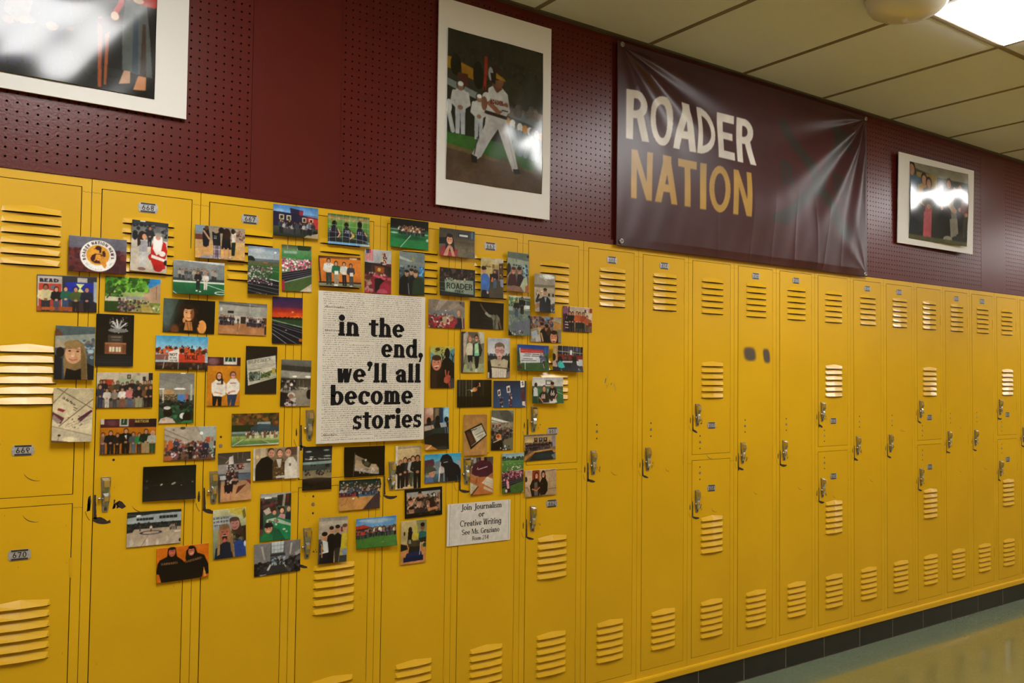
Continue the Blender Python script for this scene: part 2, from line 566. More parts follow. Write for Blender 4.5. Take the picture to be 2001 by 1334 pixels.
        if c == 'D': A(x + t * 0.4, C / 2, ww + 0.12, C / 2, -90, 90); return G, x + ww + 0.12 + t * 0.4
        if c in 'BPR':
            hr = 0.27
            A(x + ww * 0.42, C - hr, ww * 0.58, hr, -90, 90); R(x, C - n, x + ww * 0.45, C); R(x, C - 2 * hr, x + ww * 0.45, C - 2 * hr + n)
            if c == 'B': A(x + ww * 0.45, (C - 2 * hr + n) / 2, ww * 0.6, (C - 2 * hr + n) / 2, -90, 90); R(x, 0, x + ww * 0.46, n)
            if c == 'R': D(x + ww * 1.08 - t * 0.9, 0, x + ww * 0.42, C - 2 * hr + n, t * 1.05); ww *= 1.08
        return G, x + ww
    if c in '123456789':
        q = cw * 0.8
        r_ = C / 4 + n / 4
        if c == '1': R(q * 0.7, 0, q * 0.7 + t, C); D(q * 0.1, C * 0.72, q * 0.7, C, t * 0.8)
        elif c == '2': A(q, C - 0.28, q, 0.28, 10, 165); D(0, n, 2 * q - t * 1.3, C - 0.36, t * 1.1); R(0, 0, 2 * q, n * 1.2)
        elif c == '3': A(q, C - r_, q, r_, -90, 150); A(q, r_, q, r_, -150, 90)
        elif c == '4': R(1.3 * q, 0, 1.3 * q + t, C); R(0, 0.24, 2 * q, 0.24 + n); D(0, 0.24, 1.3 * q, C, t * 0.9)
        elif c == '5': A(q, 0.3, q, 0.3, -150, 120); R(0.12 * q, 0.48, 0.12 * q + t, C); R(0.12 * q, C - n, 1.8 * q, C)
        elif c in '69':
            f_ = (lambda y: y) if c == '6' else (lambda y: C - y)
            A(q, f_(0.29), q, 0.29, 0, 360)
            G.append([(0, f_(0.29)), (t, f_(0.29)), (q * 1.15 + t * 0.7, f_(C)), (q * 1.15 - t * 0.4, f_(C))])
        elif c == '7': R(0, C - n * 1.2, 2 * q, C); D(0.4 * q, 0, 2 * q - t * 1.1, C - n, t * 1.1)
        elif c == '8': A(q, C - r_ * 0.95, q * 0.9, r_ * 0.95, 0, 360); A(q, r_, q, r_ * 1.02, 0, 360)
        return G, 2 * q
    if c == '.':
        dot(t * 0.6, t * 0.6, t * 0.62); return G, t * 1.2
    if c in ",'":
        y = 0.0 if c == ',' else 0.8
        dot(t * 0.6, y + t * 0.6, t * 0.62); D(t * 0.1, y - t * 0.9, t * 0.65, y + t * 0.6, t * 0.5); return G, t * 1.2
    if c == '-':
        R(0, xh * 0.4, 0.3, xh * 0.4 + n); return G, 0.3
    R(0, 0, 0.4, C)
    return G, 0.4

def text_polys(txt, t=0.17, n=0.10, s=0.0, xh=0.68, gap=0.07):
    out, x = [], 0.0
    for ch in txt:
        g, a = glyph(ch, t, n, s, xh)
        out += [[(x + px, py) for px, py in q] for q in g]
        x += a + gap
    return out, x - gap

def text_mb(txt, x0, x1, z, h, y, mb=None, **kw):
    """text fitted between x0 and x1 with its baseline at z"""
    polys, w_ = text_polys(txt, **kw)
    k = (x1 - x0) / w_
    mb = mb or MB()
    for j, q in enumerate(polys):
        mb.quad(*[(x0 + px * k, y - 0.000004 * (j % 7), z + py * h) for px, py in q])
    return mb

# ------------------------------------------------------------ lockers
DL, DR = 0.0272, 0.0268
DB, DT = 0.1622, 1.9284
SA, SB = 1.0315, 1.0585          # rail between the two doors of a split locker
def frame(split):
    m = MB()
    y0, y1 = 0.0, 0.0022
    m.box(0.0008, DL - 0.0017, y0, y1, 0.131, TOP)
    m.box(W - DR + 0.0017, W - 0.0008, y0, y1, 0.131, TOP)
    m.box(DL - 0.0017, W - DR + 0.0017, y0, y1, DT + 0.0015, TOP)
    m.box(DL - 0.0017, W - DR + 0.0017, y0, y1, 0.131, DB - 0.0012)
    if split:
        m.box(DL - 0.0017, W - DR + 0.0017, y0, y1, SA + 0.0012, SB - 0.0012)
    # wavy joint where uprights meet the head rail
    zs = [DT - 0.013] + ([SA - 0.012] if split else [])
    for z in zs:
        for xa, xb in ((0.0008, DL - 0.003), (W - DR + 0.003, W - 0.0008)):
            n = 6
            pts = [(xa + (xb - xa) * k / n, z + 0.0016 * math.sin(k * 2.0 + xa * 90)) for k in range(n + 1)]
            for a, b in zip(pts, pts[1:]):
                m.quad((a[0], -0.0002, a[1] - 0.0004), (b[0], -0.0002, b[1] - 0.0004), (b[0], -0.0002, b[1] + 0.0004), (a[0], -0.0002, a[1] + 0.0004), mi=1)
    return m.mesh('frame', [YEL2, DARK])
FR = {0: frame(0), 1: frame(1)}
BODY = MB().box(0.001, W - 0.001, 0.030, 0.40, 0.131, TOP - 0.0005).mesh('body', DARK)
def door(z0, z1):
    return MB().box(DL + 0.0006, W - DR - 0.0006, -0.0008, 0.0012, z0 + 0.0006, z1 - 0.0006).mesh('door', YEL)
DOORS = {'full': door(DB, DT), 'up': door(SB, DT), 'low': door(DB, SA)}
LW = 0.144
def louver(k):
    m = MB()
    y0, yc, ye = -0.0009, -0.0120, -0.0078
    TL, TC, TR = (0.0, y0, 0.0150), (LW / 2, y0, 0.0225), (LW, y0, 0.0150)
    EL, ER = (-0.003, y0, -0.0005), (LW + 0.003, y0, -0.0005)
    BL, BC, BR = (0.0075, ye, 0.0), (LW / 2, yc, 0.0), (LW - 0.0075, ye, 0.0)
    m.quad(TL, BL, BC, TC).quad(TC, BC, BR, TR).quad(TL, EL, BL).quad(TR, BR, ER)
    # dark faces painting the shade inside the vent opening and below the lip
    z = 0.0004
    m.quad((BL[0], BL[1] + 0.0008, z), (BC[0], BC[1] + 0.0008, z), (BC[0], y0 - 0.0002, z + 0.0075), (EL[0] + 0.004, y0 - 0.0002, z + 0.005), mi=1)
    m.quad((BC[0], BC[1] + 0.0008, z), (BR[0], BR[1] + 0.0008, z), (ER[0] - 0.004, y0 - 0.0002, z + 0.005), (BC[0], y0 - 0.0002, z + 0.0075), mi=1)
    m.quad((EL[0] + 0.003, y0 - 0.0003, -0.0030), (ER[0] - 0.003, y0 - 0.0003, -0.0030), (ER[0] - 0.003, y0 - 0.0003, 0.008), (EL[0] + 0.003, y0 - 0.0003, 0.008), mi=1)
    return m.mesh('louver', [YEL, SLOT_SHADE], fix=False)
LOUV = louver(0)
# handle: tapered back plate, raised lift, latch pin
HP = MB().prism([(-0.0135, 0.049), (0.0125, 0.049), (0.0135, 0.044), (0.0115, 0.006), (0.0125, -0.008), (0.009, -0.030), (0.0075, -0.047), (0.005, -0.049), (-0.006, -0.049), (-0.0085, -0.046), (-0.011, -0.018)], -0.0045, -0.0008).mesh('handle_plate', STEEL)
def lift():
    m = MB()
    sec = [(0.046, 0.0115, -0.0046, -0.006), (0.040, 0.0115, -0.0046, -0.019), (0.022, 0.0105, -0.0046, -0.021), (0.004, 0.0085, -0.0046, -0.013),
           (-0.004, 0.0075, -0.0046, -0.016), (-0.018, 0.0085, -0.0046, -0.018), (-0.030, 0.0065, -0.0046, -0.011), (-0.036, 0.0050, -0.0046, -0.006)]
    for z, hw, ya, yb in sec:
        i = len(m.v)
        ch = hw * 0.6
        m.v += [(-hw, ya, z), (-hw, yb * 0.7 + ya * 0.3, z), (-ch, yb, z), (ch, yb, z), (hw, yb * 0.7 + ya * 0.3, z), (hw, ya, z)]
        if i:
            for k in range(5):
                m.f.append((i - 6 + k, i - 5 + k, i + 1 + k, i + k)); m.m.append(0)
    n = len(m.v)
    m.f += [tuple(range(6)), tuple(range(n - 6, n))]
    m.m += [0, 0]
    return m.mesh('handle_lift', CHROME)
HL = lift()
HK = MB().lathe([(0.001, -0.0175), (0.0042, -0.0165), (0.0046, -0.014), (0.0042, -0.0115), (0.0022, -0.010), (0.0022, 0.002), (0.001, 0.003)], (0, 0, 0), axis='x', n=14).mesh('latch_pin', CHROME, smooth=True)
HT = MB().box(-0.0035, 0.0035, -0.0055, -0.0040, -0.046, -0.037).mesh('padlock_eye', PLATE_D)
HINGE = MB().lathe([(0.0016, 0), (0.0019, 0.001), (0.0019, 0.054), (0.0016, 0.055)], (0, -0.0006, 0), n=10).box(-0.0035, 0.0035, -0.0012, 0.001, 0.006, 0.05).mesh('hinge', YEL2)
HOLE_S = MB().lathe([(0.0036, -0.0012), (0.0036, -0.0006)], (0, 0, 0), axis='y', n=14).mesh('bolt_hole', DARK)
HOLE_L = MB().lathe([(0.0062, -0.0012), (0.0056, -0.0022), (0.0020, -0.0024)], (0, 0, 0), axis='y', n=18).mesh('hole_plug', STEEL)
def plate_mesh():
    w_, h_ = 0.0275, 0.0145
    pts = [(-w_, -h_ * 0.45), (-w_ * 0.80, -h_), (w_ * 0.80, -h_), (w_, -h_ * 0.45), (w_, h_ * 0.45), (w_ * 0.80, h_), (-w_ * 0.80, h_), (-w_, h_ * 0.45)]
    m = MB().prism(pts, -0.0026, -0.0009)
    for sz in (1, -1):
        z0, z1 = sorted((sz * h_ * 0.96, sz * h_ * 0.62))
        m.box(-w_ * 0.74, w_ * 0.74, -0.0029, -0.0026, z0, z1, mi=1)
    for sx in (-1, 1):
        m.lathe([(0.0022, -0.0038), (0.0026, -0.0026)], (sx * w_ * 0.83, 0, 0), axis='y', n=10)
    return m.mesh('number_plate', [PLATE, PLATE_D])
PL = plate_mesh()

def chips(seed, z, amt):
    """chipped paint around a handle at height z (locker coordinates)"""
    rnd = random.Random(seed)
    m = MB()
    Y = -0.0012
    def ragged(pts, y=Y):
        q = [(x + rnd.uniform(-1, 1) * 0.0009, y, zz + rnd.uniform(-1, 1) * 0.0009) for x, zz in pts]
        m.quad(*q)
    # strip worn down the door edge
    x = DL + 0.0022
    zz = z + 0.004
    L = 0.062 + 0.022 * rnd.random()
    n = 9
    wd = 0.0042 + 0.0035 * amt * rnd.random()
    for k in range(n):
        a, b = zz - L * k / n, zz - L * (k + 1) / n
        e0, e1 = wd * (0.55 + 0.6 * k / n), wd * (0.55 + 0.6 * (k + 1) / n)
        m.quad((x - 0.001, Y, a), (x + e0 + rnd.uniform(0, .0012), Y, a), (x + e1 + rnd.uniform(0, .0012), Y, b), (x - 0.001, Y, b))
    # arc rubbed by a swinging lock
    cx, cz, r = 0.0585, z - 0.034, 0.043
    a0, a1 = 222, 268 + 60 * rnd.random() * amt
    k = 10
    for i in range(k):
        aa = [math.radians(a0 + (a1 - a0) * (i + d) / k) for d in (0, 1)]
        th = [0.0115 * (0.3 + 0.7 * math.sin(math.pi * min(1, (i + d + 0.5) / (k + 1)))) * (0.5 + 0.7 * amt) for d in (0, 1)]
        j = [rnd.uniform(0, 0.0012) for _ in range(2)]
        m.quad((cx + r * math.cos(aa[0]), Y, cz + r * math.sin(aa[0])), (cx + r * math.cos(aa[1]), Y, cz + r * math.sin(aa[1])),
               (cx + (r - th[1] - j[1]) * math.cos(aa[1]), Y, cz + (r - th[1] - j[1]) * math.sin(aa[1])), (cx + (r - th[0] - j[0]) * math.cos(aa[0]), Y, cz + (r - th[0] - j[0]) * math.sin(aa[0])))
    # worn patch on the upright
    px, h = 0.0155, 0.020 + 0.014 * amt
    for i in range(5):
        za = z - 0.006 - h * i / 5
        zb = za - h / 5
        wv = 0.0022 * math.sin(math.pi * (i + 0.7) / 6) * (0.6 + 1.2 * amt)
        m.quad((px - wv, -0.0003, za), (px + wv + 0.001, -0.0003, za), (px + wv + rnd.uniform(-1, 1) * .001, -0.0003, zb), (px - wv + rnd.uniform(-1, 1) * .001, -0.0003, zb))
    # thin arc on the upright
    for i in range(5):
        aa = [math.radians(188 + 32 * (i + d) / 5) for d in (0, 1)]
        rr = 0.052
        m.quad(*[(cx + q * math.cos(a), -0.0003 if cx + q * math.cos(a) < DL else Y, cz + q * math.sin(a)) for a, q in ((aa[0], rr), (aa[1], rr), (aa[1], rr - 0.0014), (aa[0], rr - 0.0014))])
    # spots right of the handle
    for i in range(int(3 + 7 * amt)):
        sx_, sz_ = 0.0585 + 0.026 + rnd.uniform(-.005, .012), z - 0.026 + rnd.uniform(-.012, .012)
        q = rnd.uniform(.0008, .0022) * (0.7 + amt)
        ragged([(sx_ - q, sz_ - q * 1.5), (sx_ + q, sz_ - q), (sx_ + q * .8, sz_ + q), (sx_ - q * .6, sz_ + q * 1.6)])
    if amt > 0.9:
        ragged([(0.083, 1.024), (0.095, 1.032), (0.104, 1.026), (0.114, 1.012), (0.104, 1.006), (0.094, 1.012)])
        ragged([(0.013, 1.045), (0.019, 1.052), (0.021, 1.034), (0.0195, 1.008), (0.011, 1.006), (0.0125, 1.026)], -0.0003)
        for i in range(9):
            aa = [math.radians(228 + 62 * (i + d) / 9) for d in (0, 1)]
            m.quad(*[(0.0585 + q * math.cos(a), Y - .0001, 1.015 + q * math.sin(a)) for a, q in ((aa[0], .048), (aa[1], .048), (aa[1], .041 - rnd.random() * .003), (aa[0], .041))])
    return m
def smile(m, x, z, s, rnd):
    k = 6
    for i in range(k):
        aa = [math.radians(205 + 75 * (i + d) / k) for d in (0, 1)]
        th = [0.0016 * math.sin(math.pi * (i + d + 0.3) / (k + 0.6)) + 0.0003 for d in (0, 1)]
        R = 0.034 * s
        m.quad(*[(x + q * math.cos(a), -0.0011, z + R + q * math.sin(a)) for a, q in ((aa[0], R), (aa[1], R), (aa[1], R - th[1]), (aa[0], R - th[0]))])

LABELS = {
 -2: 'yellow full-height locker two places left of locker 669', -1: 'yellow full-height locker next left of locker 669',
 0: 'yellow two-door locker numbered 669 and 670 at the left edge', 1: 'yellow full-height locker numbered 668 with heavily chipped paint round its handle',
 2: 'yellow full-height locker numbered 667 just left of the quote poster locker', 3: 'yellow two-door locker mostly covered by the quote poster',
 4: 'yellow full-height locker between the quote poster locker and locker 663', 5: 'yellow full-height locker numbered 663 carrying the Join Journalism sign',
 6: 'yellow two-door locker numbered 661 and 662 at the right end of the photos', 7: 'yellow full-height locker numbered 660 with faint blue-green scribbles',
 8: 'yellow full-height locker numbered 659 below the left part of the banner', 9: 'yellow two-door locker numbered 657 and 658 below the word NATION',
 10: 'yellow full-height locker with two dark grey spray smudges', 11: 'yellow full-height locker right beside the one with grey smudges',
 12: 'yellow two-door locker below the right end of the banner', 13: 'yellow full-height locker below the bottom right corner of the banner',
 14: 'yellow full-height locker below the left edge of the group poster', 15: 'yellow two-door locker below the group poster, last but one of the two-door lockers',
 16: 'yellow full-height locker below the right edge of the group poster', 17: 'yellow full-height locker directly left of the last two-door locker',
 18: 'yellow two-door locker nearest the right edge of the picture', 19: 'yellow full-height locker cut off by the right edge of the picture',
 20: 'yellow full-height locker first beyond the right edge', 21: 'yellow two-door locker beyond the right edge', 22: 'yellow full-height locker further beyond the right edge'}
LABELS.update({-4: 'yellow full-height locker four places left of locker 669', -3: 'yellow two-door locker three places left of locker 669', 23: 'yellow full-height locker fourth beyond the right edge', 24: 'yellow two-door locker fifth beyond the right edge', 25: 'yellow full-height locker sixth beyond the right edge', 26: 'yellow full-height locker seventh beyond the right edge'})
seq = {0: (669, 670), 1: (668,), 2: (667,), 3: (665, 666), 4: (664,), 5: (663,), 6: (661, 662), 7: (660,), 8: (659,), 9: (657, 658), 10: (656,), 11: (655,),
       12: (653, 654), 13: (652,), 14: (651,), 15: (649, 650), 16: (648,), 17: (647,), 18: (645, 646), 19: (644,), 20: (643,), 21: (641, 642), 22: (640,), 23: (639,), 24: (637, 638), 25: (636,), 26: (635,), -1: (671,), -2: (672,), -3: (673, 674), -4: (675,)}
SMUDGE = bpy.data.materials.new('sprayed_smudge')
SMUDGE.use_nodes = True
_nt = SMUDGE.node_tree
_p = _nt.nodes['Principled BSDF']
_p.inputs['Base Color'].default_value = (0.06, 0.055, 0.05, 1)
_p.inputs['Roughness'].default_value = 0.5
_a = _nt.nodes.new('ShaderNodeVertexColor'); _a.layer_name = 'ink'
_n = _nt.nodes.new('ShaderNodeTexNoise'); _n.inputs['Scale'].default_value = 160
_m = _nt.nodes.new('ShaderNodeMath'); _m.operation = 'MULTIPLY_ADD'; _m.inputs[1].default_value = 0.5; _m.inputs[2].default_value = 0.72
_m2 = _nt.nodes.new('ShaderNodeMath'); _m2.operation = 'MULTIPLY'; _m2.use_clamp = True
_nt.links.new(_n.outputs[0], _m.inputs[0]); _nt.links.new(_m.outputs[0], _m2.inputs[0]); _nt.links.new(_a.outputs[0], _m2.inputs[1])
_nt.links.new(_m2.outputs[0], _p.inputs['Alpha'])
def smudge(parent, x, z, w_, h_, k=0.9):
    N = 13
    vs, cs, fs = [], [], []
    for j in range(N):
        for i in range(N):
            u, v = i / (N - 1) * 2 - 1, j / (N - 1) * 2 - 1
            vs.append((x + u * w_ * 0.7 + v * h_ * -0.12, -0.0013, z + v * h_ * 0.7))
            d = (abs(u) ** 3 + abs(v) ** 3) ** (1 / 3)
            a = max(0.0, min(1.0, (1.0 - d) / 0.35)) * k
            cs += [a, a, a, 1]
    for j in range(N - 1):
        for i in range(N - 1):
            fs.append((j * N + i, j * N + i + 1, (j + 1) * N + i + 1, (j + 1) * N + i))
    me = bpy.data.meshes.new('spray_smudge')
    me.from_pydata(vs, [], fs)
    at = me.color_attributes.new('ink', 'FLOAT_COLOR', 'POINT')
    at.data.foreach_set('color', cs)
    me.materials.append(SMUDGE)
    link('spray_smudge', me, parent)

AMT = {1: 1.0, 2: 0.8, 3: 0.35, 4: 0.6, 5: 0.55, 6: 0.3, 7: 0.6, 8: 0.3, 9: 0.5, 10: 0.6, 11: 0.7, 12: 0.75, 13: 0.6}
for i in range(-4, 27):
    split = i % 3 == 0
    root = empty('locker', (i * W, 0, 0))
    tag(root, LABELS[i], 'locker', 'row of yellow lockers')
    link('body', BODY, root)
    link('frame', FR[int(split)], root)
    nums = seq[i]
    if split:
        spec = [('up', 1.838, 1.455, 1.186, 1.235, (1.140, 1.113, 1.084), (1.725, 1.209), nums[0]), ('low', 0.758, 0.383, 0.903, 0.851, (1.001, 0.975, 0.946), (0.826, 0.310), nums[1])]
    else:
        spec = [('full', 1.838, 0.383, 1.889, 1.052, (1.205, 1.178, 1.149), (1.725, 1.018, 0.310), nums[0])]
    rnd = random.Random(i + 50)
    for kind, la, lb, pz, hz, holes, hinges, num in spec:
        d = link('door', DOORS[kind], root)
        for base in (la, lb):
            for k in range(6):
                link('louver', LOUV, d, (0.0845, 0, base - 0.0286 * k))
        for k, z in enumerate(holes):
            link('hole_plug' if k == 1 else 'bolt_hole', HOLE_L if k == 1 else HOLE_S, d, (0.0775, 0, z))
        for z in hinges:
            link('hinge', HINGE, root, (W - DR, -0.0006, z))
        p = link('number_plate', PL, root, (0.152, 0, pz))
        tx = text_mb(str(num), -0.0165, 0.0165, -0.0075, 0.0155, -0.0029, t=0.14, n=0.12, gap=0.2)
        tx.build('digits', INK, p, fix=False)
        h = link('handle', HP, root, (0.0585, 0, hz))
        link('handle_lift', HL, h)
        link('latch_pin', HK, h, (-0.004, -0.010, -0.011))
        link('padlock_eye', HT, h)
        cm = chips(i * 7 + len(kind), hz - 0.004, AMT.get(i, 0.4 + 0.3 * rnd.random()))
        for q in range(rnd.choice((0, 1, 1, 2))):
            smile(cm, rnd.uniform(0.15, 0.2), hz - 0.06 + rnd.choice((0, -0.14, 0.12)), rnd.uniform(0.7, 1.1), rnd)
        if i == 0:
            smile(cm, 0.19, 0.987 if kind == 'low' else 1.10, 1.1, rnd)
        if i == 7:
            smile(cm, 0.186, 0.993, 1.0, rnd)
        for q in range(rnd.randint(3, 9)):
            x, z = rnd.uniform(0.04, 0.27), rnd.uniform(DB + .05, 1.6) if kind == 'full' else hz + rnd.uniform(-.3, .1)
            s_, l_ = rnd.uniform(.0004, .0009), rnd.uniform(.001, .006)
            cm.quad((x, -.0011, z), (x + s_, -.0011, z), (x + s_ * 2.2, -.0011, z + l_), (x + s_, -.0011, z + l_))
        cm.build('paint_chips', CHIP, root, fix=False)['kind'] = 'stuff'
    if i == 10:
        smudge(root, 0.110, 1.516, 0.072, 0.055, 0.8)
        smudge(root, 0.232, 1.510, 0.042, 0.058, 0.8)
    if i == 7:
        BL = mat('blue_green_marker', (0.06, 0.13, 0.10), 0.5, vary=(200, 0.5))
        m = MB()
        for k, (x, z, w_, h_) in enumerate(((0.118, 1.385, .004, .022), (0.128, 1.362, .002, .016), (0.136, 1.37, .0015, .012), (0.150, 1.372, .004, .010), (0.168, 1.366, .002, .016), (0.174, 1.352, .002, .014), (0.132, 1.40, .0008, .02))):
            m.quad((x, -.0012, z - h_ / 2), (x + w_, -.0012, z - h_ / 2 + .002), (x + w_ * 2.2, -.0012, z + h_ / 2), (x + w_ * .8, -.0012, z + h_ / 2 - .001))
        m.build('marker_scribble', BL, root, fix=False)
# ------------------------------------------------------------ printing: pictures painted in code, carried as ink on the paper's own mesh
class Canvas:
    """w x h drawing units, y down; painted at k pixels per unit"""
    def __init__(s, w_, h_, k=1.44, seed=0):
        s.w, s.h, s.k = w_, h_, k
        s.W, s.H = int(w_ * k), int(h_ * k)
        s.a = np.zeros((s.H, s.W, 3), np.float32)
        s.rs = np.random.RandomState(seed)
        s.Y, s.X = np.mgrid[0:s.H, 0:s.W].astype(np.float32)
        s.X = (s.X + 0.5) / k
        s.Y = (s.Y + 0.5) / k
    def col(s, c):
        if isinstance(c, str):
            return np.array([int(q, 16) / 15 for q in c] if len(c) == 3 else [int(c[i:i + 2], 16) / 255 for i in (0, 2, 4)], np.float32)
        return np.array(c, np.float32)
    def win(s, x0, y0, x1, y1):
        return slice(max(0, int(y0 * s.k)), max(0, min(s.H, int(y1 * s.k) + 2))), slice(max(0, int(x0 * s.k)), max(0, min(s.W, int(x1 * s.k) + 2)))
    def put(s, sl, m, c, c2=None, t=None):
        c = s.col(c)
        src = c if c2 is None else c + (s.col(c2) - c) * t[..., None]
        s.a[sl] = s.a[sl] * (1 - m[..., None]) + src * m[..., None]
    def bg(s, c, c2=None):
        return s.r(0, 0, s.w, s.h, c, c2)
    def r(s, x0, y0, x1, y1, c, c2=None, al=1.0):
        sl = s.win(x0, y0, x1, y1)
        X, Y = s.X[sl], s.Y[sl]
        if X.size == 0: return s
        m = (np.clip((X - x0) * s.k + .5, 0, 1) * np.clip((x1 - X) * s.k + .5, 0, 1) * np.clip((Y - y0) * s.k + .5, 0, 1) * np.clip((y1 - Y) * s.k + .5, 0, 1)) * al
        s.put(sl, m, c, c2, np.clip((Y - y0) / (y1 - y0), 0, 1))
        return s
    def e(s, cx, cy, rx, ry, c, al=1.0, soft=0.0, rot=0):
        R_ = max(rx, ry) * (1 + soft) + 1
        sl = s.win(cx - R_, cy - R_, cx + R_, cy + R_)
        X, Y = s.X[sl] - cx, s.Y[sl] - cy
        if X.size == 0: return s
        if rot:
            q = math.radians(rot)
            X, Y = X * math.cos(q) + Y * math.sin(q), -X * math.sin(q) + Y * math.cos(q)
        d = np.sqrt((X / rx) ** 2 + (Y / ry) ** 2)
        e_ = soft if soft else 0.7 / (min(rx, ry) * s.k + .01)
        s.put(sl, np.clip((1 - d) / e_ + .5, 0, 1) * al, c)
        return s
    def p(s, pts, c, al=1.0):
        xs, ys = [q[0] for q in pts], [q[1] for q in pts]
        sl = s.win(min(xs) - 1, min(ys) - 1, max(xs) + 1, max(ys) + 1)
        X, Y = s.X[sl], s.Y[sl]
        if X.size == 0: return s
        ins = np.zeros(X.shape, bool)
        n = len(pts)
        for i in range(n):
            (xa, ya), (xb, yb) = pts[i], pts[(i + 1) % n]
            if ya == yb: continue
            cr = ((ya > Y) != (yb > Y)) & (X < (xb - xa) * (Y - ya) / (yb - ya) + xa)
            ins ^= cr
        s.put(sl, ins.astype(np.float32) * al, c)
        return s
    def l(s, pts, wd, c, al=1.0):
        for (xa, ya), (xb, yb) in zip(pts, pts[1:]):
            sl = s.win(min(xa, xb) - wd, min(ya, yb) - wd, max(xa, xb) + wd, max(ya, yb) + wd)
            X, Y = s.X[sl], s.Y[sl]
            if X.size == 0: continue
            dx, dy = xb - xa, yb - ya
            t = np.clip(((X - xa) * dx + (Y - ya) * dy) / (dx * dx + dy * dy + 1e-9), 0, 1)
            d = np.hypot(X - xa - t * dx, Y - ya - t * dy)
            s.put(sl, np.clip((wd / 2 - d) * s.k + .5, 0, 1) * al, c)
        return s
    def b(s, x0, y0, x1, y1, n, r0, r1, cols, al=0.9, asp=1.0):
        """scatter of blobs"""
        for i in range(n):
            q = s.rs.uniform(r0, r1)
            s.e(s.rs.uniform(x0, x1), s.rs.uniform(y0, y1), q * asp, q, cols[s.rs.randint(len(cols))], al)
        return s
    def m(s, x, y, h, top='333', bot='224', skin='a87860', hair='321', w_=1.0, arms=1):
        """standing figure, feet at x,y, height h"""
        u = h / 8.0
        sh = 1.05 * u * w_
        s.p([(x - .8 * u * w_, y - 4.2 * u), (x + .8 * u * w_, y - 4.2 * u), (x + .75 * u * w_, y), (x + .12 * u, y), (x, y - 3.2 * u), (x - .12 * u, y), (x - .75 * u * w_, y)], bot)
        s.p([(x - sh, y - 6.3 * u), (x - .4 * u, y - 6.7 * u), (x + .4 * u, y - 6.7 * u), (x + sh, y - 6.3 * u), (x + .85 * u * w_, y - 3.8 * u), (x - .85 * u * w_, y - 3.8 * u)], top)
        if arms:
            s.l([(x - sh, y - 6.1 * u), (x - 1.3 * u * w_, y - 4.6 * u), (x - .5 * u, y - 4.0 * u)], .62 * u, top)
            s.l([(x + sh, y - 6.1 * u), (x + 1.3 * u * w_, y - 4.6 * u), (x + .5 * u, y - 4.0 * u)], .62 * u, top)
            s.e(x, y - 3.95 * u, .45 * u, .35 * u, skin)
        s.e(x, y - 7.25 * u, .68 * u, .82 * u, hair)
        s.e(x, y - 7.08 * u, .5 * u, .66 * u, skin)
        return s
    def crowd(s, x0, x1, y, h, n, tops, bots=('223', '334', '112'), jit=.12, hairs=('321', '432', '111', '643')):
        for i in range(n):
            R_ = s.rs
            s.m(x0 + (x1 - x0) * (i + .5) / n + R_.uniform(-.3, .3) * (x1 - x0) / n, y + R_.uniform(-1, 1) * h * jit * .5, h * (1 + R_.uniform(-1, 1) * jit), tops[R_.randint(len(tops))], bots[R_.randint(len(bots))],
                ('a8785f', '8f6650', 'b5876c', '6a4a3a')[R_.randint(4)], hairs[R_.randint(len(hairs))])
        return s
    def face(s, x, y, r_, skin='b8886c', hair='321', top=None, long=1, sm=1, dk='532'):
        """close-up head; r_ = half face width"""
        if long: s.e(x, y + r_ * .4, r_ * 1.38, r_ * 2.1, hair)
        else: s.e(x, y - r_ * .3, r_ * 1.12, r_ * 1.25, hair)
        if top: s.p([(x - r_ * 2.4, y + r_ * 4.4), (x - r_ * 2.1, y + r_ * 2.3), (x - r_ * .6, y + r_ * 1.6), (x + r_ * .6, y + r_ * 1.6), (x + r_ * 2.1, y + r_ * 2.3), (x + r_ * 2.4, y + r_ * 4.4)], top)
        s.r(x - r_ * .4, y + r_ * .8, x + r_ * .4, y + r_ * 1.9, skin)
        s.e(x, y, r_, r_ * 1.28, skin)
        s.e(x, y - r_ * 1.05, r_ * .95, r_ * .5, hair)
        for q in (-1, 1):
            s.e(x + q * r_ * .4, y - r_ * .15, r_ * .15, r_ * .09, '211')
            s.l([(x + q * r_ * .62, y - r_ * .42), (x + q * r_ * .22, y - r_ * .44)], r_ * .09, dk)
        s.l([(x, y - r_ * .1), (x + r_ * .08, y + r_ * .3)], r_ * .1, dk, .35)
        if sm: s.p([(x - r_ * .38, y + r_ * .55), (x + r_ * .38, y + r_ * .55), (x, y + r_ * .82)], 'a44'); s.l([(x - r_ * .28, y + r_ * .6), (x + r_ * .28, y + r_ * .6)], r_ * .1, 'eee', .8)
        else: s.l([(x - r_ * .3, y + r_ * .65), (x + r_ * .3, y + r_ * .65)], r_ * .1, 'a55')
        return s
    def t(s, txt, x0, x1, y, h, c, al=1.0, rot=0, **kw):
        """text fitted between x0 and x1, baseline y"""
        if 'sr' in kw: kw['s'] = kw.pop('sr')
        polys, w_ = text_polys(txt, **kw)
        k = (x1 - x0) / w_
        q = math.radians(rot)
        cs, sn = math.cos(q), math.sin(q)
        for g in polys:
            s.p([(x0 + px * k * cs + py * h * sn, y + px * k * sn - py * h * cs) for px, py in g], c, al)
        return s
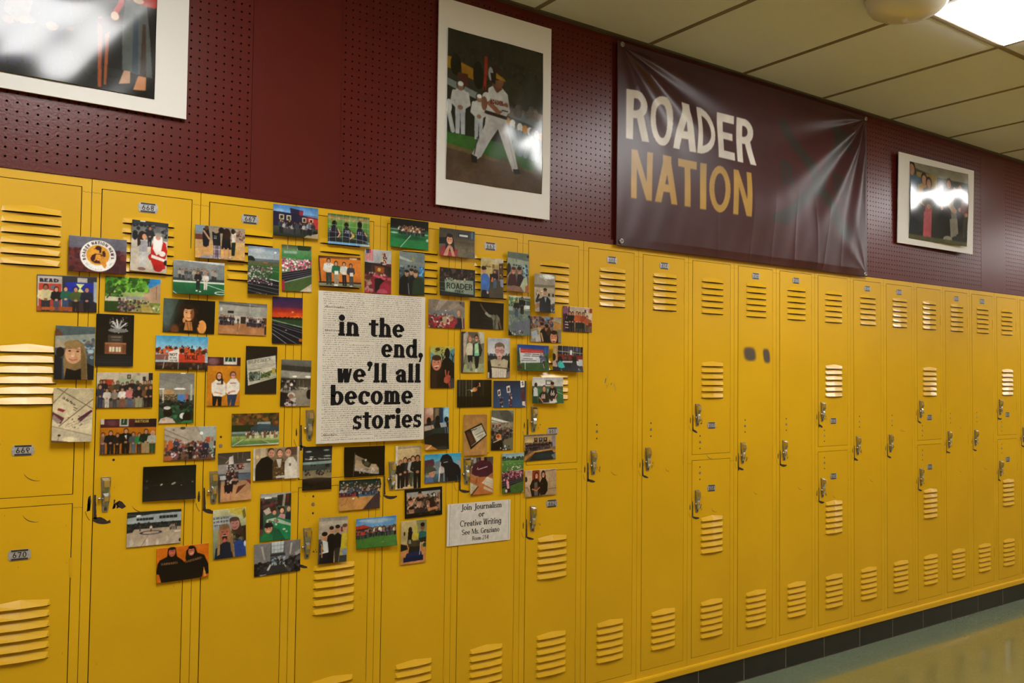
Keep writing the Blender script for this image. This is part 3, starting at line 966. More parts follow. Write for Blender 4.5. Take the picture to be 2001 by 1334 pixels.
    def arct(s, txt, cx, cy, r_, a0, a1, h, c, flip=0, **kw):
        """text on a circle, angles in degrees clockwise from the left"""
        gs = [glyph(ch, kw.get('t', .17), kw.get('n', .15), 0, .7) for ch in txt]
        tot = sum(g[1] + .16 for g in gs)
        pos = 0
        for g, ad in gs:
            a = math.radians(a0 + (a1 - a0) * (pos + ad / 2) / tot)
            pos += ad + .16
            ux, uy = -math.cos(a), -math.sin(a)       # outward
            tx, ty = math.sin(a), -math.cos(a)        # reading direction
            if flip: tx, ty, ux, uy = -tx, -ty, -ux, -uy
            for q in g:
                s.p([(cx - math.cos(a) * r_ + (px - ad / 2) * h * tx + py * h * ux, cy - math.sin(a) * r_ + (px - ad / 2) * h * ty + py * h * uy) for px, py in q], c)
        return s
    def grain(s, amp=.03, blur=1, tex=.16):
        """photographic softness, mottling and grain"""
        a = s.a
        for _ in range(blur):
            q = np.pad(a, ((1, 1), (1, 1), (0, 0)), 'edge')
            a = (q[:-2, 1:-1] + q[2:, 1:-1] + q[1:-1, :-2] + q[1:-1, 2:] + 2 * a) / 6
        f = np.zeros((s.H, s.W, 1), np.float32)
        for c, w_ in ((5, .5), (11, .3), (24, .35), (50, .3)):
            g = s.rs.rand(c * s.H // s.W + 2, c + 2).astype(np.float32) - .5
            yy, xx = np.linspace(0, g.shape[0] - 1.01, s.H), np.linspace(0, g.shape[1] - 1.01, s.W)
            y0, x0 = yy.astype(int), xx.astype(int)
            ty, tx = (yy - y0)[:, None], (xx - x0)[None]
            f[..., 0] += w_ * ((g[y0][:, x0] * (1 - tx) + g[y0][:, x0 + 1] * tx) * (1 - ty) + (g[y0 + 1][:, x0] * (1 - tx) + g[y0 + 1][:, x0 + 1] * tx) * ty)
        n = s.rs.rand(s.H, s.W, 3).astype(np.float32) - .5
        s.a = np.clip(a * (1 + 2 * tex * f + n * 3 * amp) + n * amp, 0, 1)
        return s

def sheet(name, cv, w_, h_, M, gain=None, nx=None, ny=None, bend=None, thick=0.0005, rough_edge=0.0, parent=None, amax=0.86):
    """paper sheet w_ x h_ metres centred on the origin in x,z, facing -y, carrying the picture"""
    gain = gain or PRINT_GAIN
    nx = nx or cv.W // 2
    ny = ny or cv.H // 2
    ix = np.clip(((np.arange(nx) + .5) / nx * cv.W).astype(int), 0, cv.W - 1)
    a = cv.a
    # area average down to the vertex grid
    fx, fy = cv.W // nx, cv.H // ny
    if fx >= 1 and fy >= 1:
        a = a[:fy * ny, :fx * nx].reshape(ny, fy, nx, fx, 3).mean((1, 3))
    l = np.where(a <= .04045, a / 12.92, ((a + .055) / 1.055) ** 2.4) * gain
    l = np.minimum(l, amax)
    u = np.linspace(-.5, .5, nx)
    v = np.linspace(.5, -.5, ny)
    U, V = np.meshgrid(u, v)
    Yd = np.zeros_like(U) if bend is None else bend(U, V)
    co = np.stack([U * w_, Yd, V * h_], -1).reshape(-1, 3)
    idx = np.arange(nx * ny).reshape(ny, nx)
    F = np.stack([idx[1:, :-1], idx[1:, 1:], idx[:-1, 1:], idx[:-1, :-1]], -1).reshape(-1, 4)
    bl = np.concatenate([idx[0, :-1], idx[:-1, -1], idx[-1, :0:-1], idx[:0:-1, 0]])   # border loop
    nb = len(bl)
    back = co[bl] + np.array([0, thick, 0])
    co = np.concatenate([co, back])
    bi = np.arange(nb) + nx * ny
    S = np.stack([bl, np.roll(bl, -1), np.roll(bi, -1), bi], -1)
    F = np.concatenate([F, S])
    me = bpy.data.meshes.new(name)
    me.vertices.add(len(co)); me.vertices.foreach_set('co', co.astype(np.float32).ravel())
    me.loops.add(F.size); me.loops.foreach_set('vertex_index', F.astype(np.int32).ravel())
    me.polygons.add(len(F)); me.polygons.foreach_set('loop_start', np.arange(0, F.size, 4, dtype=np.int32))
    at = me.color_attributes.new('ink', 'FLOAT_COLOR', 'POINT')
    C4 = np.ones((len(co), 4), np.float32)
    C4[:nx * ny, :3] = l.reshape(-1, 3)
    C4[nx * ny:, :3] = .6
    at.data.foreach_set('color', C4.ravel())
    me.polygons.foreach_set('use_smooth', np.concatenate([np.ones(len(F) - nb, bool), np.zeros(nb, bool)]))
    me.materials.append(M)
    me.update()
    me.validate()
    return link(name, me, parent)

# ---- the snapshots: name -> painter (landscape 150 x 100 units, portrait 100 x 150)
def gym_floor(c, y, a='a87', b='c9a'):
    return c.r(0, y, 150, 150, a, b)
PIC = {
'news': lambda c: c.bg('5c5c68', '5a1a18').r(0, 0, 150, 34, '64646f', '5b5a66').b(0, 36, 150, 100, 150, 3, 8, ('4a1512', '5a1c16', '2c0f14', '6a2a22', '3a1420'), .7).r(90, 62, 150, 100, '331018', '2a0c14', .6).l([(133, 74), (132, 100)], 1.2, '533', .8).l([(100, 76), (150, 80)], .8, '422')
    .e(76, 52, 46.5, 43.5, 'dddcd8').e(75, 50, 30, 28, 'c9952f').e(75, 50, 29.3, 27.3, 'd89a2c')
    .p([(56, 60), (60, 51), (68, 46), (82, 46), (90, 52), (92, 66), (88, 73), (68, 73), (58, 67)], '3a1418').p([(79, 56), (88, 50), (94, 62), (98, 76), (95, 86), (90, 83), (80, 68)], 'c8862c').p([(70, 48), (82, 48), (84, 62), (76, 66), (68, 60)], 'd8983a')
    .e(74, 38, 6.5, 8.5, 'd9983c').e(76, 30, 8, 6, '3a1a18').p([(66, 33), (84, 28), (83, 42), (79, 44), (77, 33)], '35161a').l([(65, 33), (74, 31)], 1.6, '2a1014').p([(86, 38), (92, 37), (95, 45), (94, 54), (88, 52), (86, 46)], '42181e').l([(66, 66), (74, 58), (84, 62)], 3, 'c47c2a')
    .arct('ROADER NATION NEWS', 76, 52, 32.8, -22, 192, 8.6, '2a1518', t=.2, n=.19).arct('BRUNSWICK', 76, 52, 40.5, -36, -108, 4.6, '8a90a4', 1, t=.13, n=.12).arct('MD', 76, 52, 40.5, -140, -152, 4.6, '8a90a4', 1, t=.13, n=.12),
'santa': lambda c: c.bg('555a5c', 'bbb4a6').r(0, 0, 100, 14, '2c3236').r(22, 1, 36, 4, 'eee').b(0, 12, 100, 45, 40, 2, 6, ('1c1e24', '343a44', '6a6a68', '18181c')).r(0, 55, 100, 150, 'c4bcae', 'b5ab9c').m(50, 75, 60, '23262e', '1c1c22').e(10, 45, 7, 14, '1a1a20')
    .p([(20, 62), (40, 56), (46, 66), (44, 92), (24, 92)], '9a98a0').p([(22, 92), (46, 90), (42, 130), (36, 142), (24, 142), (27, 120)], 'b8b8b6').e(32, 141, 11, 5, '7a5a50').e(29, 44, 10, 13, '2a1a14').e(35, 47, 6, 8, 'c9906e').p([(16, 44), (24, 42), (26, 70), (18, 78)], '30201a')
    .p([(54, 78), (60, 60), (78, 52), (94, 60), (100, 84), (94, 110), (96, 136), (66, 140), (56, 116)], 'b01c18').p([(60, 44), (72, 36), (84, 44), (86, 60), (82, 90), (70, 98), (60, 80)], 'e4e0da').e(73, 45, 7, 8, 'c08a78').e(73, 37, 10, 5, '9a948c').e(58, 104, 10, 10, 'a81a18').p([(56, 96), (96, 108), (94, 116), (56, 106)], 'dedad2').e(86, 92, 9, 8, 'e8e4de').e(76, 134, 13, 12, 'a01816').e(97, 118, 6, 8, '1c1c20'),
'read': lambda c: c.bg('2a3038', '3a2c2c').r(2, 4, 62, 98, 'b8b0a4').r(5, 24, 60, 98, 'b8402f', 'a03428').t('READ', 7, 54, 21, 11, '2a2438', t=.3, n=.22).e(40, 34, 7, 6, '6a6a80').r(70, 18, 140, 70, '1f2fa0', '1c2684').p([(96, 22), (118, 22), (108, 34), (118, 46), (98, 46), (106, 34)], 'c8d880').l([(100, 46), (120, 44)], 2, 'd06a80').r(100, 5, 125, 18, 'a8a49a').r(141, 15, 150, 80, '98a4a8').r(0, 86, 105, 100, '9a4a28')
    .m(22, 108, 82, 'c9bd90', '2a2a30', '8a5a44', '1c1412', 1.35).m(48, 104, 72, '17171c', '3a4a60', 'c4907a', '24140f').m(71, 100, 70, '1f5a48', '30456a', 'c89482', '2c1a12').m(96, 106, 76, '43532c', '1c1c22', 'b08068', '15100e', 1.2).m(124, 106, 76, '1c2230', '17171c', 'b08070', '3a2a22', 1.15).p([(135, 66), (150, 74), (150, 100), (128, 100)], '23232c').r(12, 88, 45, 96, 'a8582c').r(52, 86, 78, 96, '9a4c26'),
'tree': lambda c: c.bg('7fae5a', 'a8a070').p([(95, 0), (150, 0), (150, 12), (112, 32)], '2f86c8').p([(104, 38), (150, 12), (150, 70), (104, 66)], 'a88a72').b(0, 0, 112, 38, 210, 3, 9, ('28521c', '3f7426', '5c9a30', '1d3f18', '7db83a', '4a8828'), .85).b(0, 30, 50, 60, 40, 3, 6, ('35601f', '4c7c2a', '22451b')).r(0, 58, 70, 70, 'b9b59c').r(55, 54, 105, 62, '8c8c86').l([(6, 62), (22, 40), (34, 22)], 3, '2b2a1e').l([(14, 56), (10, 30)], 2, '33301f').r(0, 70, 150, 100, '6d7a34', '8a7f48').p([(0, 72), (60, 68), (60, 100), (0, 100)], '243a18').b(36, 62, 92, 100, 90, 1.8, 4, ('1b1d24', '30303a', '5a4a44', '8a7a70', '222a3c', '6a3040')).b(95, 64, 118, 84, 20, 1.5, 3, ('1c1c24', '40404a', 'a89a8a')).b(118, 78, 150, 98, 30, 1.5, 4, ('d5d0b8', '8a9a50', '5a6a30')).p([(96, 78), (118, 72), (132, 100), (100, 100)], 'b59c50', .7).l([(138, 24), (138, 60)], 2, '7a5c48'),
'blonde': lambda c: c.bg('4c5c5e', '2c3a48').p([(0, 8), (16, 18), (24, 34), (14, 40), (0, 26)], '5a3a30').p([(0, 30), (100, 20), (100, 46), (0, 62)], '8a9288').r(0, 42, 62, 62, '9a8c78').b(62, 36, 100, 90, 46, 2, 6, ('5a7a8c', '86a4b0', '3a5060', 'a0b8c0', '6a5a5a')).e(14, 74, 10, 14, '1a1518').p([(0, 80), (20, 92), (20, 150), (0, 150)], '151a24').p([(76, 100), (100, 112), (100, 150), (60, 150)], '10141c').p([(34, 44), (56, 38), (72, 50), (80, 86), (84, 150), (26, 150), (22, 96), (26, 60)], '7d6440').p([(30, 118), (52, 124), (76, 114), (80, 150), (26, 150)], '0e1015').e(47, 78, 21, 27, 'c3946f').e(44, 52, 21, 12, '8a7048').p([(64, 56), (76, 80), (82, 148), (68, 150), (66, 100)], '6a5434').e(37, 70, 3.6, 2.2, '2a1a16').e(57, 71, 3.6, 2.2, '2a1a16').l([(31, 64), (41, 63)], 1.6, '6a4630').l([(52, 64), (63, 66)], 1.6, '6a4630').e(46, 80, 5, 8, 'd3a684').l([(36, 92), (45, 96), (56, 93)], 2.6, '9a5048').e(44, 84, 4, 2, 'e0bda0'),
'firework': lambda c: c.bg('0d0d10', '10100f').e(50, 85, 50, 50, '1c1815', .7, 1).b(34, 8, 84, 54, 60, .5, 1.6, ('ddd', 'bbb', '888'))
    .l([(58, 44), (44, 22)], 5, 'b8b8b8').l([(58, 44), (54, 18)], 4, 'cfcfcf').l([(58, 44), (66, 20)], 4, 'aaa').l([(58, 44), (78, 26)], 4, 'c0c0c0').l([(58, 44), (40, 34)], 4, '999').e(58, 47, 26, 6, '8a8a8a', .8).p([(32, 60), (70, 60), (70, 82), (32, 82)], '3a342e').r(40, 64, 66, 68, '6a6052').r(42, 72, 64, 76, '5c5248').p([(24, 82), (80, 82), (80, 114), (24, 114)], '8a5a3e').r(24, 82, 80, 86, '9a6a4a').r(36, 94, 66, 108, 'd8c8a8').l([(42, 94), (42, 108)], 1, '4a3a2e').l([(51, 94), (51, 108)], 2.4, '4a3a2e').l([(60, 94), (60, 108)], 1, '4a3a2e').r(24, 88, 34, 112, '70452f').r(70, 88, 80, 112, '70452f').r(0, 116, 100, 150, '15171a', '1d2024').l([(0, 122), (100, 122)], 1, '2c2c2e').l([(0, 130), (100, 130)], 1, '282a2e').l([(0, 138), (100, 137)], 2, '252a33'),
'tiles': lambda c: c.bg('b8ab8c', 'c8bb9c').l([(36, 0), (0, 44)], 2.4, '7a6c50').l([(0, -4), (100, 58)], 2.4, '6f6248').l([(100, 30), (18, 106)], 2.4, '6a5d46').p([(22, 24), (62, 52), (36, 84), (0, 62), (0, 50)], 'c6b998').t('Oh the Places', 22, 60, 30, 7, '2a241c', rot=32, t=.2, n=.16).l([(52, 54), (60, 58)], 2.4, '4a4434').l([(51, 60), (57, 63)], 1.8, '5a5440').p([(14, 56), (32, 62), (26, 68), (12, 62)], '8a2a38').p([(0, 66), (30, 84), (22, 100), (0, 86)], '5a2a30').p([(4, 74), (24, 92), (14, 100), (0, 84)], '8a7a74').p([(62, 86), (96, 60), (100, 64), (70, 94)], '4a2038').l([(34, 104), (96, 74)], 1, '7a6c54').l([(40, 108), (98, 84)], 1, '8a7c64').b(34, 78, 74, 112, 26, .6, 1.8, ('4a3c34', '6a5444')).p([(0, 104), (60, 120), (100, 130), (100, 150), (0, 150)], 'b0a58c').l([(0, 106), (60, 122), (100, 132)], 2, '8a7d62').e(19, 131, 4, 3, '2a281f').l([(19, 131), (16, 146)], 1, '4a4434').e(46, 142, 18, 7, 'ded0a8', .8, .6).p([(0, 144), (40, 148), (40, 150), (0, 150)], '5a3c38'),
'classgrp': lambda c: c.bg('b3a893', '554a40').r(0, 0, 58, 44, 'c3b8a2').r(60, 2, 120, 50, 'b5ab96').r(56, 18, 114, 46, '9aa88c').r(80, 6, 90, 18, '3a342e').r(83, 9, 87, 15, '998').r(122, 12, 130, 24, '25252b').r(138, 1, 150, 22, '1a1c22').e(110, 5, 5, 4, '998f7c').r(10, 20, 44, 40, 'a0361f').crowd(4, 148, 78, 52, 12, ('1c1c22', '3a3a30', '202830', '4a5a3a', '2a2420', '5a4028'), ('111', '223')).m(10, 100, 66, '2a2c3a', '22304a').m(28, 101, 56, 'c9c0b4', 'b8b0a4').m(48, 100, 54, '7a7468', '3a3a40').m(68, 101, 58, 'd5cfc6', '7a4a40').m(88, 100, 60, 'b86a6a', '44506a').m(112, 102, 64, '1c1a1e', '868468', w_=1.5).m(132, 100, 62, '6a4a2c', '1c1a1c').m(144, 100, 64, '1d1a1c', '111'),
'bannergrp': lambda c: c.bg('b06a14', '9a5a12').r(0, 0, 150, 25, '4a2028', '3c181e').e(30, 12, 14, 8, '6a4248', .7, 1).r(0, 0, 10, 16, 'bbb0a4').r(50, -2, 74, 22, 'a8a49a').r(54, 0, 70, 18, '203a28').l([(62, 2), (60, 12)], 2, '99a').r(90, 0, 150, 22, '24141a').t('ROADER', 90, 130, 2, 6, 'bbb3a4', t=.25, n=.2).t('NATION', 91, 128, 12, 8, 'b5933c', t=.25, n=.2).m(8, 100, 62, '7a5a48', '3a3444').m(28, 103, 70, '121318', '16161a', w_=1.3).m(46, 102, 62, '201c1c', '15151a').m(68, 105, 78, '0f0f12', '121216', w_=1.35).p([(64, 48), (70, 46), (70, 60)], 'ccc').m(88, 102, 64, '4a5254', '4a5a64').m(104, 100, 60, '1f7a44', '2a2a30').m(122, 104, 74, '14241c', '8a7a5c', w_=1.35).m(140, 102, 66, '9a9c90', '20402c', w_=1.2, hair='a98'),
'huddle': lambda c: c.bg('8a8478', 'b89258').r(0, 0, 30, 26, '7a8c98').r(0, 28, 30, 46, '6a3a30').r(125, 10, 150, 46, '9a8878').b(110, 8, 150, 40, 30, 2, 5, ('6a4a3a', 'b0a08c', '4a3a3c', '8a5a48')).p([(0, 44), (150, 44), (150, 100), (0, 100)], 'bd9a66').p([(0, 72), (30, 60), (150, 70), (150, 100), (0, 100)], 'c49a58').p([(20, 92), (60, 88), (90, 100), (10, 100)], '8a8a9a').l([(0, 70), (60, 62)], 1, 'a07a48')
    .p([(24, 10), (40, 8), (44, 34), (40, 66), (24, 64), (22, 30)], '15171e').l([(24, 64), (20, 92)], 5, 'c48a68').l([(38, 64), (40, 90)], 5, 'c48a68').l([(26, 18), (42, 40)], 5, 'c08a6a').e(34, 8, 6, 7, '5a3a28').p([(50, 18), (74, 18), (76, 60), (54, 60)], '17191f').p([(54, 58), (78, 58), (74, 98), (54, 98)], '6a5a68').l([(58, 60), (57, 98)], 1.2, 'ccc').l([(66, 60), (66, 98)], 1.2, '2a2030').l([(54, 70), (76, 70)], 1.2, 'ccc').l([(54, 84), (76, 84)], 1.2, '2a2030').l([(72, 60), (72, 98)], 1.2, 'ccc').e(62, 13, 9, 9, 'a08a70').t('22', 56, 64, 38, 9, 'ddd', t=.2).p([(82, 24), (104, 24), (108, 68), (78, 68)], '131316').l([(86, 66), (88, 96)], 5, 'bb8466').l([(98, 66), (102, 96)], 5, 'bb8466').e(94, 22, 12, 18, '2c1a14').p([(108, 18), (122, 16), (122, 46), (110, 48)], 'cfcabc').p([(109, 46), (122, 44), (118, 86), (108, 86)], '16241e').e(113, 12, 6, 8, '2a1c16').e(78, 12, 9, 9, '1c1412').l([(118, 24), (122, 44)], 3, 'c09070').b(30, 90, 110, 99, 18, 1.5, 3, ('ddd', '999', '667')),
'caboose': lambda c: c.bg('4a82c4', '6a5a4c').r(0, 0, 150, 26, '3f74b8', '6fa0cc').e(20, 22, 18, 8, '8fb4d4', .7, .8).p([(0, 22), (60, 25), (150, 34), (150, 70), (0, 70)], '231f3a').p([(112, 30), (150, 34), (150, 72), (116, 70)], 'b03034').p([(55, 8), (100, 14), (98, 30), (58, 28)], '2a2440').p([(86, 14), (100, 16), (98, 30), (86, 29)], '8a2c3a').l([(0, 24), (60, 27), (150, 36)], 2, '17142a')
    .r(20, 31, 36, 47, 'c8c0a0').r(23, 34, 33, 44, '20281e').r(44, 32, 59, 48, 'c8c0a0').r(47, 35, 56, 45, '2c382a').r(96, 35, 110, 51, 'c8b088').r(99, 38, 107, 48, '28201e').r(119, 37, 133, 52, 'd8a890').r(122, 40, 130, 49, '2c1c1c').r(0, 68, 150, 100, '3a4434', '222a24').p([(110, 92), (150, 82), (150, 100), (100, 100)], 'a89a7c').crowd(20, 138, 90, 40, 15, ('2a2c34', '5a6880', '888a94', '1a1a22', '384050', 'a0a0a0', '202838'), ('222834', '1a1a20', '3c3c44'), hairs=('221', '111')).e(140, 80, 8, 5, '1a1616'),
'fieldbw': lambda c: c.bg('7a8084', '1d5a34').r(0, 0, 150, 60, '8a9090', '5c6468').p([(0, 0), (150, 8), (150, 0)], 'ccd0d0').b(0, 6, 150, 40, 50, .6, 1, ('666c6e', '9aa0a0')).l([(0, 18), (150, 26)], 1, '6a7072').l([(0, 30), (150, 34)], 1, '666c6e').r(0, 52, 150, 62, '2c3a34').r(0, 60, 150, 66, 'c4cec4').r(0, 65, 150, 100, '1f6038', '184a2c').l([(95, 68), (150, 84)], 1.6, 'c4d4c8').e(138, 92, 18, 5, 'c4d4c8').e(138, 92, 13, 3, '1a4e2e').l([(0, 92), (12, 100)], 2, 'c4d4c8').crowd(14, 128, 58, 34, 11, ('3a4448', '8a8a88', 'b0b0ac', '556', '998'), ('2a2c30', '888', '555')).m(72, 84, 56, '1c1c20', '1a1a1e').m(94, 84, 52, 'c9c5c0', 'c5c0ba', hair='8a6a4a').e(68, 88, 3, 2, 'ddd').e(78, 90, 3, 2, 'ddd'),
'stadium': lambda c: c.bg('7a8c9c', '16171d').r(0, 0, 100, 38, '6a8098', 'a8b0b4').e(30, 14, 30, 8, 'b4bcc0', .8, .8).e(75, 20, 30, 8, '98a8b4', .8, .8).e(86, 15, 4, 3, 'eee', .9, .6).e(8, 44, 14, 13, '18221a').r(0, 46, 100, 62, '5a5a44', '4a5a34').r(48, 48, 62, 51, 'b0703c').r(0, 60, 100, 104, '2a5a2c', '1f5228').l([(50, 72), (100, 76)], 1, '7a9a78').l([(40, 64), (100, 66)], .8, '6a8a68').l([(70, 100), (100, 106)], 3, 'c4ccc4').p([(0, 104), (100, 106), (100, 150), (0, 150)], '14151b').l([(0, 118), (100, 132)], 1, '8a8c94').l([(0, 128), (100, 146)], 1, '8a8c94').l([(0, 138), (60, 150)], 1, '8a8c94').l([(40, 112), (100, 120)], 1, '8a8c94').b(0, 62, 78, 118, 210, 1.2, 2.8, ('c9b8bc', '4a3a44', 'a87a8c', '2a2830', 'd8d0cc', '7a4a5a', '884a4a', '55505c')).b(0, 62, 40, 80, 40, 1, 2, ('2a2a30', 'b0a0a8')).b(20, 144, 60, 150, 12, 1, 2, ('aaa', '753')),
'pinktrack': lambda c: c.bg('8aa088', '4a5a3c').r(0, 0, 100, 16, '3a4a38', '6a7a54').e(74, 8, 22, 14, '22331f').l([(20, 2), (20, 30)], 1, 'ccc').l([(52, 10), (52, 30)], 1, 'ccc').r(0, 16, 100, 46, '5a8a5c', '3a7a44').r(8, 20, 50, 28, '8aa89a').l([(0, 40), (100, 52)], 1, '9ab89c').b(0, 46, 100, 84, 160, 1.8, 4.2, ('b03a6a', 'd878a0', 'e8dcdc', '8a2a4c', '3a2a34', 'c45a88', 'a83030', 'efe8e6')).p([(0, 92), (100, 72), (100, 96), (0, 124)], '16161e').l([(0, 98), (100, 78)], .9, '99a').l([(0, 106), (100, 84)], .9, '99a').l([(0, 114), (100, 90)], .9, '99a').l([(0, 124), (100, 95)], 1.6, 'bcc').p([(0, 126), (100, 98), (100, 150), (0, 150)], '41582e').p([(58, 150), (100, 122), (100, 150)], 'c0b09c').p([(0, 116), (9, 114), (10, 148), (0, 148)], 'a02c3c'),
'portrait': lambda c: c.bg('0d0c0a').p([(0, 0), (44, 0), (22, 60), (0, 60)], '4a5a50', .6).e(10, 40, 18, 60, '5a6c70', .8, .9).e(24, 20, 30, 50, '3a4a40', .5, 1).p([(16, 100), (30, 80), (50, 74), (96, 78), (122, 66), (126, 100)], '17110d').e(112, 80, 13, 20, 'd8964e').e(110, 84, 12, 18, 'b8743a', .5, .6).e(34, 92, 12, 16, '6a3c20', .9, .6).p([(52, 26), (70, 12), (88, 18), (94, 44), (98, 72), (90, 92), (56, 92), (44, 66)], '170d0a').b(46, 18, 62, 80, 40, 2, 5, ('2a160e', '1a0e0a', '3a2014'), .8).b(84, 20, 100, 80, 34, 2, 5, ('24130c', '170d09', '301a10'), .8).e(73, 42, 15, 22, 'd39a68').e(84, 44, 6, 20, '5a3218', .75, .5).e(72, 22, 15, 8, '1c100c').e(66, 39, 2.8, 1.6, '2a140c').e(79, 40, 2.6, 1.5, '2a140c').l([(61, 34), (69, 34)], 1.2, '3a2012').l([(76, 34), (83, 36)], 1.2, '3a2012').l([(68, 54), (73, 56), (79, 54)], 1.8, '9a4a38').e(60, 62, 4, 8, 'c88850').p([(64, 66), (82, 66), (86, 92), (60, 92)], 'b57840').l([(68, 68), (74, 90)], 2, '6a3818').l([(78, 68), (80, 90)], 2, '7a4420'),
'gym': lambda c: c.bg('8c8c86', '8a5a3c').r(0, 0, 150, 12, '5a5a54', '7a7a74').l([(0, 5), (150, 14)], 2, '2a2a28').r(0, 12, 150, 42, '99978f', '8f8d86').l([(0, 32), (96, 30), (150, 38)], 1, '77746c').l([(95, 4), (97, 32)], 2, 'aaa8a2').r(102, 18, 124, 42, '8a9a8c').r(104, 20, 122, 40, '94968e').r(28, 28, 46, 35, '161618').e(8, 24, 3, 6, 'c0c0ba').r(0, 42, 150, 66, 'a8a39a').r(48, 44, 66, 66, 'bab5aa').r(68, 44, 84, 68, '2c2420').r(136, 44, 150, 66, '4a3428').r(0, 65, 150, 100, '9a6a44', 'a8744a').crowd(4, 46, 72, 28, 8, ('17171c', 'c5c2bc', '2a2c34', '3a3a40')).m(60, 66, 17, '15151a', '15151a').crowd(86, 140, 74, 28, 11, ('1c1c22', '3a3a42', '55505a', 'bbb', '2c2430')).l([(66, 66), (58, 100)], 1.5, 'd0b090').l([(62, 66), (60, 90)], 3, '6a4a34', .6).e(40, 88, 14, 8, 'c89870', .5, .8).e(108, 86, 10, 9, 'c49468', .5, .8).r(143, 70, 150, 96, '2a2428'),
'sunset': lambda c: c.bg('24204a', '12141a').r(0, 0, 100, 36, '241f48', '4a2244').r(0, 34, 100, 52, '6a2430', 'b8301c').r(0, 50, 100, 66, 'c03c1c', 'c8481c').e(67, 48, 2.4, 2.4, 'ffe0b0').e(67, 48, 6, 5, 'e07030', .5, .9).e(80, 65, 20, 5, 'e0782a', .8, .6).b(0, 66, 100, 74, 60, 1.5, 3.4, ('0c100c', '15190f')).r(0, 72, 100, 96, '1f3a20', '27422a').l([(0, 74), (100, 96)], 1.6, 'b8c4b0').l([(0, 79), (100, 92)], 1, '4a6a4a').p([(0, 80), (100, 97), (100, 150), (0, 150)], '10121c').l([(0, 86), (100, 114)], 1, '9a9ea8').l([(0, 96), (100, 136)], 1.1, 'a4a8b0').l([(0, 104), (82, 150)], 1.1, 'a4a8b0').l([(0, 116), (48, 150)], 1.4, 'b4b8c0').l([(20, 86), (100, 106)], .8, '8a8e98').e(46, 106, 3, 1.5, '99a').e(94, 137, 6, 5, 'a05a1c'),
'tackle': lambda c: c.bg('4aa0cc', 'a8c8d0').r(0, 0, 150, 40, '3f96c8', '8cbfd4').b(0, 36, 150, 62, 110, 3, 6, ('b8441c', 'd05a22', '8a2c14', '2a2420', 'a83a18', 'c05028')).b(20, 30, 140, 42, 40, 1.4, 2.6, ('5a3a2a', 'b08060', '2a1c18', 'c85a24')).r(0, 56, 40, 72, '7a5048').l([(0, 56), (40, 54)], 1.2, 'c0a8a0').p([(38, 48), (66, 38), (70, 78), (36, 78)], 'd5cfc6').t('NOT', 40, 62, 60, 9, '2a2424', t=.2, n=.18).t('IN OUR', 41, 60, 68, 6, '3a3434', t=.16).t('HOUSE', 40, 62, 76, 6, '3a3434', t=.16).p([(66, 54), (130, 56), (142, 60), (142, 84), (66, 78)], 'b53a24').e(75, 44, 7, 7, '2c1a14').e(104, 44, 6, 6, '321c16').t('TACKLE', 82, 120, 70, 14, '241410', t=.22, n=.18).l([(88, 76), (112, 76)], 1.4, '7a2418').l([(0, 74), (40, 77), (150, 88)], 2, 'a09a94').r(0, 78, 150, 100, '33241e', '1c1614').b(0, 82, 150, 100, 40, 2, 5, ('4a3024', '221814', '5a3c28')).l([(28, 60), (22, 96)], 2, 'b0a8a0').l([(66, 78), (64, 98)], 1.6, '999').l([(122, 86), (122, 100)], 1.8, 'a8a098').e(146, 62, 5, 14, '99a2a8'),
'sweaters': lambda c: c.bg('bd7a1c', 'b5701a').r(0, 0, 100, 27, '3c1c22', '301418').e(16, 14, 16, 12, '8a6468', .8, .9).r(48, -4, 88, 23, 'd0ccc4').r(52, -4, 84, 14, '223c28').l([(64, 0), (60, 14)], 3, '9aa').l([(72, 0), (76, 14)], 3, '9aa').l([(0, 27), (100, 26)], 1, '6a3a1c').p([(16, 110), (46, 110), (44, 150), (34, 150), (32, 124), (26, 150), (18, 150)], '141216').p([(60, 112), (92, 110), (84, 150), (72, 150), (74, 126), (68, 150), (64, 150)], '27364c').p([(14, 80), (26, 70), (46, 70), (56, 82), (56, 116), (46, 121), (20, 119), (14, 106)], 'd6d0c4').p([(58, 82), (70, 67), (88, 66), (98, 80), (98, 100), (90, 114), (64, 115), (57, 108)], 'd9d3c8').e(36, 60, 9.5, 14, '21130f').e(36, 59, 7, 9.5, 'c49078').p([(42, 56), (48, 70), (48, 84), (42, 82)], '1e120e').e(77, 54, 10, 11, '6a3a34').e(78, 57, 7, 9, 'c08a74').l([(72, 56), (84, 55)], 1.6, '3a2a2a').l([(30, 58), (42, 58)], 1, '3a2a2a').l([(30, 82), (46, 83)], 2.4, '7a3038').l([(70, 80), (86, 79)], 2.4, '7a4a40').l([(24, 108), (44, 112)], 4, 'c4907a').l([(66, 108), (84, 104)], 4, 'c4907a').e(66, 111, 3, 2, 'a04a3a'),
